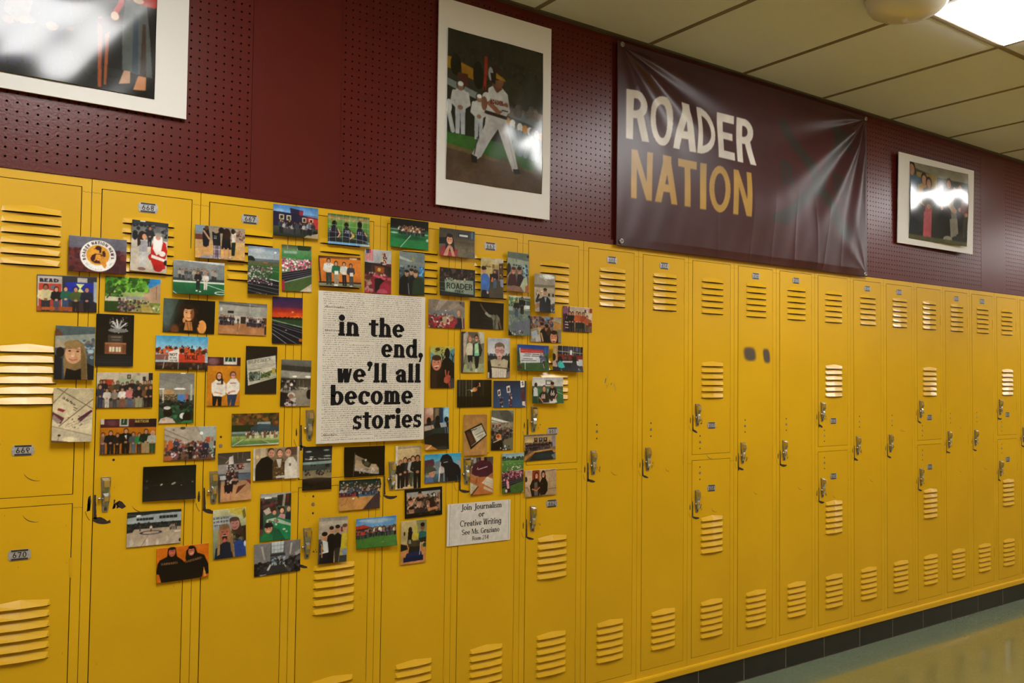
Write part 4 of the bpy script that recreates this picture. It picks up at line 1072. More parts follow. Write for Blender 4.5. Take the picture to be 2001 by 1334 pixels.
'paper': lambda c: c.bg('1c1a17', '211f1b').p([(4, 46), (94, 28), (99, 98), (10, 124)], 'b9b5a4').t('BRUNSWICK', 5, 84, 58, 11, '4a4c4a', rot=-9.5, t=.10, n=.06, sr=.05).l([(16, 64), (70, 54)], 2, '98958a', .7).l([(8, 72), (96, 54)], .8, '6a6a60').l([(10, 76), (50, 69)], 1.4, '3a3a34').l([(54, 67), (90, 60)], 1, '8a8878').p([(10, 84), (46, 78), (48, 106), (14, 112)], '5a6a5c').b(14, 82, 46, 106, 40, 1.5, 3.4, ('2a332c', '8a968c', '445046', '1c241e')).p([(48, 90), (80, 76), (98, 70), (98, 96), (52, 108)], '4c5c34').p([(50, 102), (82, 84), (98, 82), (98, 94), (54, 108)], 'a8a68c').b(50, 82, 78, 98, 30, 1.4, 3, ('2c3a1e', '5a6c3a', '38472a')).r(84, 68, 94, 86, '9a8a40').p([(4, 46), (6, 46), (13, 123), (10, 124)], 'd0ccbc'),
'cafeteria': lambda c: c.bg('5a5a56', '7a7468').r(0, 0, 100, 20, '6a6a64', '55554f').p([(0, 18), (100, 22), (100, 40), (0, 34)], '33332f').p([(0, 36), (100, 40), (100, 60), (0, 56)], '8c8a82').r(28, 42, 100, 62, '9a978c').e(45, 54, 8, 3, 'eeeade').e(90, 54, 10, 3.5, 'eeeade').l([(22, 61), (100, 66)], 1.4, 'c4c0b4').r(0, 60, 100, 92, '3a362f', '4a443a').l([(62, 66), (62, 90)], 1, 'a8986a').l([(74, 66), (74, 90)], 1, 'a8986a').b(0, 64, 50, 100, 60, 2, 5, ('15141a', '2a2830', '3c3a40', 'a8a098')).m(36, 96, 24, 'd5d0c8', '2a2a30').r(62, 88, 90, 96, 'aaa498').b(60, 84, 96, 100, 20, 2, 4, ('2a2a2c', '55524c', '8a867c')).p([(30, 100), (100, 92), (100, 150), (60, 150), (30, 120)], '857e70').e(96, 110, 10, 16, '18161c').p([(0, 104), (30, 108), (34, 150), (0, 150)], '17161c').e(36, 114, 12, 9, 'bdb8b0').e(36, 118, 9, 8, '8a6a58').p([(20, 128), (50, 122), (54, 150), (18, 150)], 'aaa59c').b(16, 120, 50, 150, 20, 2, 5, ('22222a', 'c0bcb4', '7a4a44')),
'library': lambda c: c.bg('6c6c68', '1c3322').r(0, 0, 100, 52, '747470', '86847c').l([(0, 18), (60, 34), (100, 20)], .8, '5c5c58').l([(40, 0), (100, 26)], .8, '5c5c58').r(60, 0, 74, 3, 'eee').e(58, 48, 17, 3, 'f0f0ea').l([(0, 48), (14, 48)], 3, 'e8e8e0').r(0, 50, 100, 66, '8a8474').e(28, 57, 15, 7, 'b08a5c').r(0, 64, 52, 84, '5a4c3a').b(2, 66, 50, 84, 50, 1, 2, ('33302a', '8a7c5c', 'b0a070', '2a2620')).r(10, 50, 14, 104, 'b8b4a8').r(88, 34, 94, 110, 'a8ac9c').r(52, 64, 76, 86, '4a7ab0').r(74, 62, 82, 84, 'a05a5a').b(0, 82, 100, 104, 90, 2.5, 5, ('15171a', '24302a', '1a2c20', '3a3430', '0f1114')).b(10, 100, 100, 148, 90, 3, 7, ('1f4a2c', '16301f', '2a5a3a', '101a14', '3a6a4a', '1a1a1c')).e(68, 128, 9, 9, 'bfc4c4').e(26, 116, 13, 15, '1a1714').e(24, 104, 10, 5, 'b9b9b4').p([(0, 150), (6, 136), (22, 130), (40, 136), (50, 150)], 'c4b0a4').e(80, 132, 12, 14, '17120f').p([(58, 150), (70, 142), (92, 142), (100, 150)], '2c6a3c').e(14, 138, 5, 3, 'b08a74'),
'autumn': lambda c: c.bg('3a3426', '3f6a34').b(0, 0, 150, 50, 230, 3, 8, ('5a3a20', '2c3018', '7a4a24', '3c3c1c', '8a5a2c', '242a16', '6a3020', '4a4a24'), .8).r(0, 36, 70, 62, '1f2a18').r(80, 28, 122, 36, '8aa0a8').p([(60, 44), (84, 34), (124, 36), (150, 44), (150, 58), (60, 58)], '2c3c44').p([(84, 36), (120, 36), (118, 54), (80, 54)], '33454e').l([(80, 40), (122, 40)], .8, '5a6c74').l([(80, 46), (122, 46)], .8, '5a6c74').r(0, 56, 60, 66, '7a8c88').r(0, 62, 150, 72, '4c6048').r(0, 70, 150, 100, '8a9a58', '44703a').p([(60, 70), (150, 66), (150, 84), (40, 84)], '9aa468').l([(0, 100), (36, 80)], 1.4, 'd0d4c0').l([(98, 84), (124, 96)], 1.2, 'd0d4c0').p([(0, 98), (150, 94), (150, 100), (0, 100)], 'b8b8a8').crowd(42, 148, 78, 22, 14, ('6a3a2c', 'c0b8a8', '4a2a24', '8a6a58', 'd0c8b8'), ('c8c4b4', '6a4a40', '3a3430')).b(14, 72, 26, 82, 8, 1, 2, ('7a4a20', '4a2c1c')).b(60, 58, 148, 64, 24, 1, 1.8, ('d0d4d0', '2a3a40')),
'choir': lambda c: c.bg('a89884', '5a3c2c').p([(0, 0), (150, 0), (150, 40), (0, 52)], 'a39a8c').l([(0, 8), (70, 40)], 3, '7a7064').l([(0, 24), (50, 42)], 2.4, '7a6c5c').l([(90, 0), (112, 36)], 5, '8a8880').p([(96, 0), (150, 0), (150, 36), (114, 40)], '98a09c').e(52, 5, 8, 4, '3a3830').e(106, 20, 5, 5, 'e0e4e4').e(26, 10, 2, 1.5, '2a2824').p([(112, 34), (150, 26), (150, 90), (112, 70)], '8c948c').r(120, 32, 132, 48, 'a8482c').r(136, 32, 142, 44, '8a6a5a').r(34, 38, 42, 50, 'a84a34').r(0, 40, 8, 80, 'a8703c').b(8, 44, 118, 66, 120, 2.2, 4, ('7a2a2c', 'b0a09c', '2a2428', '5a4038', 'a04a48', 'c8b8b0', '1f2434')).b(4, 62, 126, 92, 110, 2.8, 5.5, ('1c1a20', '3a2c2a', '5a4a3c', '252a3c', '141418', 'a89c94', '6a2c30')).p([(12, 44), (24, 40), (26, 62), (12, 70)], 'b0522c').m(34, 76, 40, '2c3a58', '23232c').m(76, 96, 46, '141216', '121014').m(120, 92, 52, '222c48', '1c2030').r(144, 44, 150, 96, '2c2c30').b(126, 62, 148, 90, 20, 2, 4, ('2a2c30', 'c8ccc8', '4a4c4a')).p([(0, 86), (30, 84), (20, 100), (0, 100)], 'a05a34').b(20, 78, 40, 96, 14, 2, 4, ('c8c4d0', '7a4a50')),
'darkfb': lambda c: c.bg('0c0d0e', '141618').r(0, 50, 150, 100, '121416', '17191c').e(120, 20, 40, 40, '15201c', .6, 1).l([(0, 58), (150, 46)], .8, '202624').e(52, 54, 4, 2.5, 'aab0a4', .9, .5, -30).e(86, 52, 7, 3, '9a9478', .9, .4, -25).e(108, 58, 2, 1.5, '6a6e6a').e(140, 50, 3, 2, '777b74', .8, .5).b(10, 40, 140, 56, 20, .6, 1.3, ('2c3230', '3a403c')).e(12, 42, 2.5, 3, '5a6450', .7, .6).p([(4, 58), (14, 54), (18, 64), (6, 66)], '23282c'),
'pyramid': lambda c: c.bg('4a4440', 'a88264').r(0, 0, 100, 38, '3a342f', '4a443e').l([(60, 0), (60, 22)], 1, '998c7c').l([(76, 0), (74, 22)], 1, '8a7c6c').e(96, 27, 10, 2.5, 'd8d4c8').l([(0, 8), (40, 22)], 2, '5a5048').r(0, 36, 100, 68, '8c8884').r(56, 38, 78, 54, '3a1c18').b(57, 39, 77, 53, 14, 1.4, 2.6, ('b0443a', 'c8b0a0', '1a1210')).r(0, 64, 100, 90, '4a5868', '5c6a74').l([(0, 68), (100, 66)], 1.6, '2a2c30').l([(56, 62), (100, 66)], 1, 'b0b0ac').r(0, 88, 100, 150, 'a8805c', 'b88a60').p([(60, 106), (86, 100), (60, 124), (52, 128)], '5a2a28').p([(80, 84), (100, 90), (100, 104)], '7a2c34').l([(38, 18), (24, 32)], 2, 'c8a088').l([(40, 14), (46, 10)], 3, '8a6a58').p([(34, 14), (46, 12), (48, 36), (32, 38)], 'c4c0bc').p([(30, 38), (48, 36), (50, 62), (28, 62)], '3a3438').b(28, 36, 52, 62, 18, 1.5, 3.4, ('d0ccc8', '4a3034', 'b08a78')).p([(22, 62), (60, 62), (62, 98), (20, 100)], '1e1a20').b(22, 62, 60, 98, 46, 2, 4.6, ('1a161c', 'c4b8b0', '4a2a30', 'a88070', '2c2428')).p([(18, 100), (46, 98), (42, 124), (20, 124)], '18141a').l([(24, 122), (22, 146)], 5, 'b07a60').l([(38, 122), (36, 144)], 5, 'a87258').p([(0, 70), (10, 74), (8, 110), (0, 112)], '3a2a2c').r(6, 70, 24, 82, 'a8aaa8').p([(0, 104), (8, 104), (6, 150), (0, 150)], '4a3c38'),
'friends': lambda c: c.bg('8a7a60', '4a3c30').r(0, 0, 44, 60, 'a09078').r(24, 0, 40, 30, 'b8a88c').r(10, 22, 18, 32, 'd8b878').r(110, 0, 142, 26, '5a4438').r(142, 0, 150, 100, 'b8aa98').r(0, 0, 7, 100, 'c4b8a4').p([(8, 100), (10, 52), (26, 32), (46, 26), (64, 40), (66, 100)], '101013').p([(62, 48), (76, 34), (94, 34), (104, 50), (104, 100), (62, 100)], '4a3824').b(62, 42, 104, 100, 60, 1.6, 3, ('6a5438', '2c2014', '8a7450', '3a2a1a')).p([(74, 36), (92, 36), (88, 62), (82, 64)], 'bdb4a8').p([(100, 100), (102, 46), (114, 32), (130, 32), (142, 50), (144, 100)], 'c9c3b6').t('H', 116, 122, 60, 9, '4a4a48', t=.3, n=.2).e(57, 10, 10, 9, '33251c').e(59, 18, 10, 12, 'c08c72').e(85, 18, 10, 13, '3a2820').e(86, 20, 8.5, 11, 'c8947c').e(112, 11, 9, 9, '4a2c22').e(113, 19, 9.5, 12, 'c58e74').l([(54, 24), (62, 25)], 1.5, '7a3c34').l([(81, 26), (90, 26)], 1.5, '8a4038').l([(108, 24), (118, 25)], 2, 'e0d0c0').e(82, 18, 1.3, 1, '2a1a16').e(90, 18, 1.3, 1, '2a1a16').e(109, 17, 1.3, 1, '2a1a16').e(117, 17, 1.3, 1, '2a1a16').e(55, 16, 1.3, 1, '2a1a16').e(63, 17, 1.3, 1, '2a1a16').l([(76, 92), (98, 91)], 7, 'bdbab4'),
'staff': lambda c: c.bg('1c2226', '2c2824').r(0, 0, 100, 38, '161a1e', '20282c').e(20, 18, 10, 3, 'aab4b4', .8, .6).e(80, 14, 10, 3, '9aa8a8', .8, .6).e(30, 36, 7, 2, 'b8c0bc', .8, .6).e(84, 34, 12, 3, '98a4a0', .8, .6).t('Staff vs. Students', 8, 96, 46, 6, 'd8dcd8', t=.14, n=.11).p([(0, 54), (100, 50), (100, 60), (0, 64)], '7a908c').r(0, 62, 100, 84, '3a4644', '303a38').r(78, 62, 92, 72, '1c1a1a').r(28, 62, 34, 68, '1a1c1e').r(38, 62, 44, 68, '1a1c1e').r(0, 82, 100, 112, '6a6450', '8a7c5c').b(10, 80, 26, 98, 10, 2, 4, ('15171c', '2c2c30')).b(48, 80, 76, 98, 20, 2, 4, ('15171c', '3a2c2c', '1c1c20')).b(84, 78, 98, 90, 8, 2, 3, ('17171c', '55504a')).r(0, 110, 100, 150, '241e1c', '0f0e0e').e(48, 112, 40, 5, '2c2428', .8, .5).b(0, 126, 100, 150, 20, 5, 9, ('121113', '1c1a1c', '0c0c0d')),
'gymfloor': lambda c: c.bg('4a5054', 'a89888').r(0, 0, 150, 18, '1c2422', '2a302e').l([(0, 8), (70, 14)], 2, '4a5450').l([(90, 4), (150, 12)], 2, '3a4440').e(32, 13, 7, 3, 'e4e8e4').e(126, 14, 6, 3, 'e4e8e4').p([(0, 18), (64, 10), (150, 8), (150, 34), (0, 42)], '98a4a8').r(26, 19, 72, 26, '20242a').r(88, 16, 138, 24, '20242a').l([(34, 19), (34, 26)], 1, '98a4a8').l([(42, 19), (42, 26)], 1, '98a4a8').l([(50, 19), (50, 26)], 1, '98a4a8').l([(58, 19), (58, 26)], 1, '98a4a8').l([(96, 16), (96, 24)], 1, '98a4a8').l([(106, 16), (106, 24)], 1, '98a4a8').l([(116, 16), (116, 24)], 1, '98a4a8').l([(127, 16), (127, 24)], 1, '98a4a8').r(0, 34, 150, 50, '1e2626').b(0, 34, 150, 52, 90, 1.6, 4, ('15191c', '2c3434', '3a3c3c', '0e1214')).r(0, 50, 150, 100, '9c8c78', 'b5a696').p([(0, 50), (20, 50), (16, 58), (0, 60)], '1c1e20').e(66, 62, 31, 5.5, '2c2a44').e(66, 62, 23, 3.6, 'b4a48e').e(66, 62, 20, 3, 'a89a88').m(66, 60, 20, 'c4c0b8', '5a3c34').m(36, 56, 16, '2a2c30', '1c1c20').crowd(116, 138, 58, 18, 4, ('2a2628', '8a8478', 'c0b8b0')).l([(58, 72), (40, 100)], 1, '5a4c40').e(14, 86, 5, 10, 'd8cfc2', .6, .7).e(56, 88, 3.5, 12, 'd8cfc2', .7, .7).e(84, 90, 4, 9, 'd8cfc2', .6, .7).e(112, 84, 3, 8, 'd0c6b8', .5, .7).p([(130, 62), (150, 60), (150, 66), (134, 66)], 'c8c0b0').e(148, 90, 4, 5, '2a2424'),
'harv': lambda c: c.bg('c86a16', 'b85c14').l([(110, 8), (130, 6)], 1.4, 'a07a4a').p([(4, 46), (10, 36), (30, 28), (56, 28), (74, 42), (80, 50), (78, 100), (14, 100), (8, 76), (0, 74)], '0c0c0e').p([(78, 50), (90, 36), (118, 26), (136, 34), (148, 60), (150, 90), (140, 90), (136, 68), (130, 98), (76, 100)], '0d0d0f').p([(32, 6), (42, 0), (54, 4), (58, 28), (66, 40), (30, 34)], '0f0b0b').e(44, 16, 9.5, 13, 'b9604c').e(44, 5, 9, 5, '1a1210').p([(84, 16), (98, 4), (110, 8), (118, 30), (112, 40), (82, 42)], '100c0c').e(99, 20, 9, 12, 'c07058').e(99, 8, 9, 5, '140e0e').l([(38, 13), (50, 13)], 1.2, '3a201c').l([(93, 18), (105, 16)], 1.4, '1c1414').l([(39, 23), (44, 25), (49, 23)], 1.8, '7a2c28').l([(95, 27), (104, 25)], 1.8, 'e0c8b8').t('HARVARD', 14, 60, 51, 7, '9a6a4a', t=.16, n=.14, sr=.05).t('HARVARD', 82, 130, 52, 7, '9a6a4a', rot=-9, t=.16, n=.14, sr=.05).p([(134, 68), (140, 84), (142, 96), (136, 96)], 'd0984a'),
'selfie2': lambda c: c.bg('b9b98a', '5a6a5a').r(0, 0, 100, 26, 'c4c49a', 'a8a87c').p([(44, 0), (96, 0), (88, 24), (56, 16)], 'b8a848').r(0, 22, 62, 60, '8c9498').b(2, 24, 52, 56, 1, 1, 1, ('222',)).crowd(2, 48, 30, 7, 7, ('1c1c24', '2a2a34')).crowd(2, 48, 41, 7, 7, ('1c1c24', '2a2a34')).crowd(2, 44, 52, 7, 6, ('1c1c24', '3a3040')).l([(0, 32), (50, 32)], 1.4, 'd0d0c4').l([(0, 43), (50, 43)], 1.4, 'd0d0c4').p([(88, 12), (96, 4), (100, 30), (92, 36)], '6a6420').p([(60, 60), (100, 56), (100, 110), (60, 110)], '2c241f').b(60, 62, 100, 108, 24, 3, 7, ('4a4034', '6a6450', '1a1614')).p([(50, 38), (62, 28), (78, 32), (84, 54), (92, 76), (78, 84), (56, 66)], '3a2a22').e(66, 50, 14, 17, 'a8746c').e(64, 34, 14, 7, '4a3830').e(60, 47, 1.8, 1.2, '221').e(72, 47, 1.8, 1.2, '221').l([(60, 58), (66, 61), (72, 57)], 2, '7a3c38').p([(20, 56), (34, 48), (50, 56), (58, 84), (66, 150), (10, 150), (14, 92)], '8a6a48').e(35, 72, 15, 21, 'a86450').e(34, 54, 15, 8, '7a5c40').p([(20, 108), (36, 98), (52, 104), (60, 150), (4, 150), (8, 118)], '121c2c').e(35, 87, 7.5, 11, '3a1414').e(35, 95, 5, 6, 'c05a5c').l([(29, 81), (41, 81)], 2, 'e0d4cc').e(28, 69, 2.4, 1.3, '2a1814').e(42, 69, 2.4, 1.3, '2a1814').p([(62, 104), (80, 96), (96, 110), (98, 150), (66, 150)], '223c7c').e(96, 112, 4, 9, 'b4b8c0').p([(16, 60), (12, 140), (20, 136), (22, 90)], '9a7a54').p([(56, 84), (62, 130), (54, 132), (50, 92)], '7a5c40'),
'poker': lambda c: c.bg('4a4a46', '1f5a3c').r(0, 0, 100, 14, '8c8c86', 'aaa9a2').r(14, 12, 36, 17, 'e0e0da').p([(54, 8), (100, 4), (100, 44), (58, 40)], '26241f').p([(74, 6), (82, 6), (78, 44), (70, 44)], '8a8478').p([(84, 8), (92, 8), (90, 30), (84, 34)], '5a2024').r(0, 20, 50, 60, '3c3634').b(0, 24, 60, 60, 40, 3, 6, ('2a2024', '5a3a38', '1a1a1c', '6a2c30')).p([(10, 54), (28, 44), (40, 60), (20, 68)], 'b8a49a').e(42, 52, 9, 10, '3a2420').e(46, 62, 6, 7, 'c08a74').e(70, 56, 9, 12, '2a1c18').e(70, 58, 6.5, 8, 'c8957c').p([(56, 78), (66, 66), (80, 70), (82, 88), (58, 86)], 'b88c88').e(92, 54, 6, 8, 'c09078').p([(84, 64), (100, 64), (100, 88), (80, 84)], '1c2430').p([(30, 80), (60, 78), (100, 92), (100, 150), (60, 150), (46, 108)], '1a7a50').p([(20, 82), (50, 78), (100, 100), (100, 108), (50, 92)], 'a0b8a0').b(24, 80, 60, 100, 24, 2, 4, ('c0d0c0', '1f6a48', '4a8a6c', '8a4a50')).p([(46, 108), (62, 116), (84, 150), (42, 150)], '15553a').e(78, 116, 5, 3, 'b8c4a0').e(86, 124, 4, 3, '8ab090').p([(4, 150), (10, 128), (24, 122), (40, 130), (42, 150)], '1f7040').e(28, 110, 12, 15, 'c08a6a').p([(14, 104), (20, 92), (38, 92), (44, 104), (40, 106), (18, 108)], '1c1a1c').e(24, 109, 1.8, 1.3, '211').e(33, 109, 1.8, 1.3, '211').l([(23, 118), (32, 119)], 2, 'e0d0c4').p([(0, 60), (10, 62), (12, 110), (0, 120)], '1c1c20').e(4, 120, 6, 10, '5a3434'),
'hall': lambda c: c.bg('6a6a6c', '1c1c1e').p([(56, 0), (96, 0), (94, 34), (56, 34)], 'b8c4c8').l([(64, 0), (64, 34)], 1, '6a7478').l([(76, 0), (76, 34)], 1, '6a7478').l([(86, 0), (86, 34)], 1, '6a7478').l([(56, 12), (95, 12)], 1, '6a7478').l([(56, 24), (95, 24)], 1, '6a7478').p([(0, 0), (54, 0), (52, 60), (0, 86)], '77777a').p([(98, 0), (150, 0), (150, 80), (98, 58)], '707073').p([(22, 10), (28, 10), (36, 50), (32, 52)], 'a8a49a').p([(118, 8), (124, 8), (118, 44), (114, 42)], 'b0aca2').r(52, 38, 100, 46, '2a2c30').r(54, 44, 98, 74, '5a646c').b(54, 46, 98, 72, 40, 2, 4, ('1c2024', '8a9aa4', '2c343c', 'a4b0b8')).p([(0, 64), (56, 58), (50, 100), (0, 100)], '1f1f22').b(0, 62, 52, 98, 40, 3, 7, ('121214', '2c2c30', '3a3a3e')).p([(98, 60), (150, 44), (150, 100), (104, 100)], '1a1a1d').b(100, 52, 150, 98, 40, 3, 7, ('101012', '2c2c30', '47474a')).p([(130, 40), (150, 30), (150, 44), (136, 50)], '98989a').p([(52, 66), (40, 84), (46, 86), (56, 74)], 'b0b0ae').p([(94, 66), (104, 80), (98, 82), (92, 74)], 'a0a09e').p([(54, 72), (96, 72), (108, 100), (40, 100)], '2a2a2c').m(76, 72, 22, '1a1c20', '17181c').m(88, 74, 24, '1c1e22', '17181c').l([(20, 98), (38, 97)], 1.6, 'ccc'),
'net': lambda c: c.bg('4a7a3a', '3f6a34').r(0, 0, 150, 10, '3a5a38', '5a7a44').r(0, 8, 150, 24, '8a7a4c', '7c8a4a').b(0, 8, 150, 22, 24, 2, 5, ('a8683a', '6a8a4a', 'b08a5a')).r(0, 22, 150, 60, '5a8a40', '4a7a36').r(0, 56, 150, 90, '3a5a30', '2a3c2a').r(0, 86, 150, 100, '5a90c4', '7aa8d0').p([(110, 96), (150, 86), (150, 100)], 'a8b4b0').p([(2, 82), (6, 50), (16, 40), (30, 42), (42, 58), (40, 86), (10, 92)], '191a2c').e(24, 32, 9, 10, '15100e').p([(54, 80), (56, 48), (64, 42), (78, 44), (84, 60), (82, 84)], '1c1e34').e(66, 34, 8, 9, '17110e').p([(100, 84), (102, 50), (108, 40), (124, 42), (132, 54), (140, 76), (132, 88)], '1a1c30').e(114, 28, 8, 12, '120e0c').r(108, 30, 120, 44, '120e0c').l([(36, 50), (44, 64), (36, 76)], 4, 'c89470').l([(82, 56), (92, 66), (80, 78)], 4, 'd09a74').l([(132, 54), (140, 64)], 4, 'c89070').e(90, 68, 5, 5, 'c8a44a').t('20', 60, 76, 60, 10, 'c8c8d8', t=.2).t('17', 106, 120, 62, 10, 'a0a0c0', t=.18).t('2', 6, 14, 56, 11, 'c8c8d8', t=.2).p([(0, 88), (30, 78), (60, 84), (100, 80), (150, 90), (150, 92), (0, 92)], '1c2420').l([(8, 0), (6, 100)], .8, 'bfc4b4').l([(30, 0), (28, 100)], .8, 'bfc4b4').l([(54, 0), (52, 100)], .8, 'bfc4b4').l([(78, 0), (77, 100)], .8, 'bfc4b4').l([(102, 0), (102, 100)], .8, 'bfc4b4').l([(124, 0), (125, 100)], .8, 'bfc4b4').l([(143, 0), (146, 100)], .8, 'bfc4b4').l([(0, 14), (150, 20)], .8, 'b4bca8').l([(0, 36), (150, 40)], .8, 'b4bca8').l([(0, 60), (150, 62)], .8, 'b4bca8').l([(0, 80), (60, 72), (150, 84)], 1, 'c8ccc0'),
'night': lambda c: c.bg('060707', '1e6a38').r(0, 0, 150, 34, '060707', '0d0f0e').r(0, 32, 150, 46, '1a3a24', '2c5a3a').l([(0, 38), (30, 38)], 2, '8aa89a').r(0, 44, 150, 100, '1f6a3a', '237a42').e(75, 62, 60, 8, '0f3a20', .7, .7).l([(82, 52), (38, 100)], 2, 'c4d8c8').e(16, 50, 14, 2.6, 'a8c4b0', .9, .4).e(146, 66, 6, 5, 'c4d4c8', .8, .5).e(140, 48, 10, 2, '9ab8a4', .8, .5).crowd(46, 122, 44, 22, 15, ('4a2a24', 'b8a890', '7a5a44', '3a2020'), jit=.1).crowd(44, 124, 54, 24, 14, ('5a3028', 'c8b8a0', '3a1c1c', '8a6a50'), jit=.1).m(35, 52, 28, 'b8b4a8', '1a1a20').m(40, 52, 27, '2a2c34', '15151a').m(126, 54, 28, '1c1c20', '17171a').m(132, 55, 30, '15151a', '121216'),
'awards': lambda c: c.bg('c4722a', 'b8641f').r(0, 0, 150, 9, '4a2a22', '5a3424').r(110, 4, 136, 9, 'c8c0b0').e(90, 40, 60, 40, 'd08238', .5, 1).p([(0, 0), (4, 0), (10, 84), (4, 84)], '3a2a20').r(0, 84, 150, 90, '2c2018').r(0, 89, 150, 100, '8a8468', '6a6650').b(128, 40, 144, 60, 4, .8, 1.6, ('7a3a14',)).m(36, 94, 86, 'c4c6c4', '2c3a34', 'a8785c', '241812', 1.15).l([(31, 26), (33, 30)], 1.6, '5a6a78').l([(41, 26), (39, 30)], 1.6, '5a6a78').m(62, 96, 80, '1c5a44', '8a8474', 'b08468', '1c1512').m(90, 94, 76, 'c8c8c4', '1a1a20', 'b8886c', '15110f').m(114, 96, 74, '3a3438', '3c4248', 'b08064', '19120f').r(30, 42, 44, 53, 'd8cdb8').r(56, 48, 70, 60, 'e0dacb').r(84, 50, 98, 60, 'dcd4c4').r(110, 52, 122, 64, 'e0d8c8').e(62, 95, 5, 3, 'd8d8d4').e(56, 95, 4, 3, 'd8d8d4').e(90, 95, 8, 2, '2a2a2c').e(112, 97, 6, 2, 'd0d0cc'),
'grad': lambda c: c.bg('3a2420', '8a2430').r(0, 0, 100, 46, 'b0b4b8', '9aa0a6').p([(0, 44), (100, 56), (100, 62), (0, 56)], '1c1c1e').r(5, 0, 30, 40, 'b84a54').l([(8, 12), (9, 40)], 2, 'd8d0cc').l([(14, 14), (14, 40)], 2, 'd8d0cc').l([(20, 14), (20, 40)], 2, 'd8d0cc').l([(26, 0), (26, 40)], 2, 'd8d0cc').r(5, 0, 17, 15, '3a4668').p([(62, 6), (84, 6), (80, 50), (66, 50)], 'b4a89c').b(62, 6, 82, 50, 26, 1.8, 3.4, ('a02c28', '1a1614', 'c8a83a', '5a1c1a', 'ddd')).r(0, 56, 100, 84, '241a18', '2c1c1a').p([(36, 54), (74, 58), (74, 82), (38, 78)], '6a3a1c').p([(40, 58), (70, 62), (70, 78), (42, 75)], '8a4a1e').e(54, 68, 6, 6, 'd8b050').r(24, 52, 34, 80, '3a2a28').r(78, 58, 86, 84, '33221f').b(0, 80, 100, 96, 40, 2.4, 5, ('5a2a2c', '8a4048', 'b09088', '2a1c1c')).p([(0, 96), (100, 90), (100, 150), (0, 150)], '7a1f2c').p([(28, 90), (44, 86), (82, 96), (74, 102)], 'b8485c').p([(84, 94), (100, 92), (100, 104), (86, 102)], 'b04658').p([(38, 100), (60, 96), (74, 106), (62, 140), (38, 146)], '170f10').e(12, 108, 11, 16, '8a6a54').e(12, 98, 10, 8, '4a2a22').b(2, 112, 28, 148, 16, 4, 8, ('a88a80', 'b04050', '6a2430')).p([(58, 120), (70, 108), (100, 120), (100, 150), (50, 150)], '8a2436').e(66, 146, 20, 13, 'a84658'),
'hallway3': lambda c: c.bg('5a6668', '1a241c').p([(0, 0), (100, 0), (100, 46), (0, 34)], '6a7678').p([(0, 16), (50, 30), (50, 36), (0, 26)], '9aa4a0').p([(48, 14), (56, 14), (60, 44), (52, 42)], '8a8a50').r(0, 34, 100, 66, '7a8484', '5c686a').r(33, 46, 41, 54, '2a3034').r(47, 47, 53, 53, '2c3236').r(58, 48, 66, 55, '2a3034').r(78, 50, 94, 84, '3a78b0').b(78, 50, 96, 86, 12, 2, 4, ('5aa0d0', '2a4a7a', '8ac0e0')).r(0, 64, 24, 100, '3c4a50').b(2, 50, 30, 80, 16, 2, 5, ('2c363c', '4a5a60', '8a9a98')).p([(2, 150), (4, 94), (20, 80), (36, 84), (38, 150)], '0d0e12').p([(36, 150), (38, 90), (50, 78), (64, 88), (62, 150)], '11141a').p([(50, 150), (56, 98), (70, 86), (88, 90), (98, 110), (100, 150)], '1f3220').e(30, 76, 7.5, 11, 'a8846a').e(30, 68, 8, 5, '1c1412').e(48, 70, 7.5, 11, 'b08c70').e(48, 62, 8, 5, '221814').e(64, 76, 8.5, 13, 'b48e70').e(64, 66, 9.5, 6.5, '3a2c22').l([(26, 82), (33, 82)], 1.4, '6a3c34').l([(60, 85), (68, 85)], 1.4, '6a3c34').l([(36, 110), (40, 150)], 2, '8a9a98'),
'redgirl': lambda c: c.bg('4a4438', '5c5440').r(0, 0, 150, 34, '3c3a34', '463f34').r(78, 12, 126, 27, '23303a').r(84, 17, 120, 24, 'c0c4c8').r(132, 4, 150, 30, '34506a').l([(138, 4), (138, 28)], 1.6, '8aa0b0').p([(0, 36), (30, 32), (40, 54), (0, 58)], '14110e').r(40, 42, 150, 58, '4a4032', '5a4c3a').r(0, 58, 150, 100, '5a5442', '4c4636').b(70, 56, 150, 96, 50, 4, 10, ('5a523e', '6a604a', '48422f'), .4).p([(0, 100), (8, 70), (28, 58), (58, 62), (78, 74), (74, 100)], '8a2430').p([(28, 34), (36, 18), (52, 20), (62, 40), (66, 80), (26, 82)], '1c1210').e(44, 41, 12.5, 16, 'c89072').e(45, 26, 12, 6, '1c1210').e(40, 38, 2, 1.3, '211').e(49, 39, 2, 1.3, '211').l([(39, 50), (44, 53), (50, 50)], 2.2, 'e0c8b8').p([(30, 72), (42, 56), (46, 64), (34, 100), (16, 100)], 'b88468').p([(56, 66), (46, 58), (44, 66), (54, 100), (66, 100)], 'b07c60'),
'pride': lambda c: c.bg('1c1c1a', '17201c').b(0, 2, 150, 40, 160, 2.5, 5.5, ('14100f', '2c2420', '3a302a', '4a3c34', '1c1a1e', '252a28', '5a3a38')).r(0, 40, 150, 46, '20241f').l([(0, 52), (24, 52)], 1, '7a8a80').l([(0, 72), (24, 72)], 1, '7a8a80').p([(22, 42), (142, 40), (144, 90), (24, 86)], '7c8c7c').b(24, 36, 140, 46, 20, 2, 3, ('c8b8a0', '3a302a', 'a89078')).t('ROADER', 30, 138, 74, 22, '17140f', t=.16, n=.13).t('PRIDE', 64, 102, 86, 9, '1c1a16', t=.18, n=.15).r(0, 84, 24, 92, '3a4a44').p([(0, 84), (150, 92), (150, 100), (0, 100)], '0a0b0c').l([(0, 82), (150, 92)], 1.6, '5a6a60'),
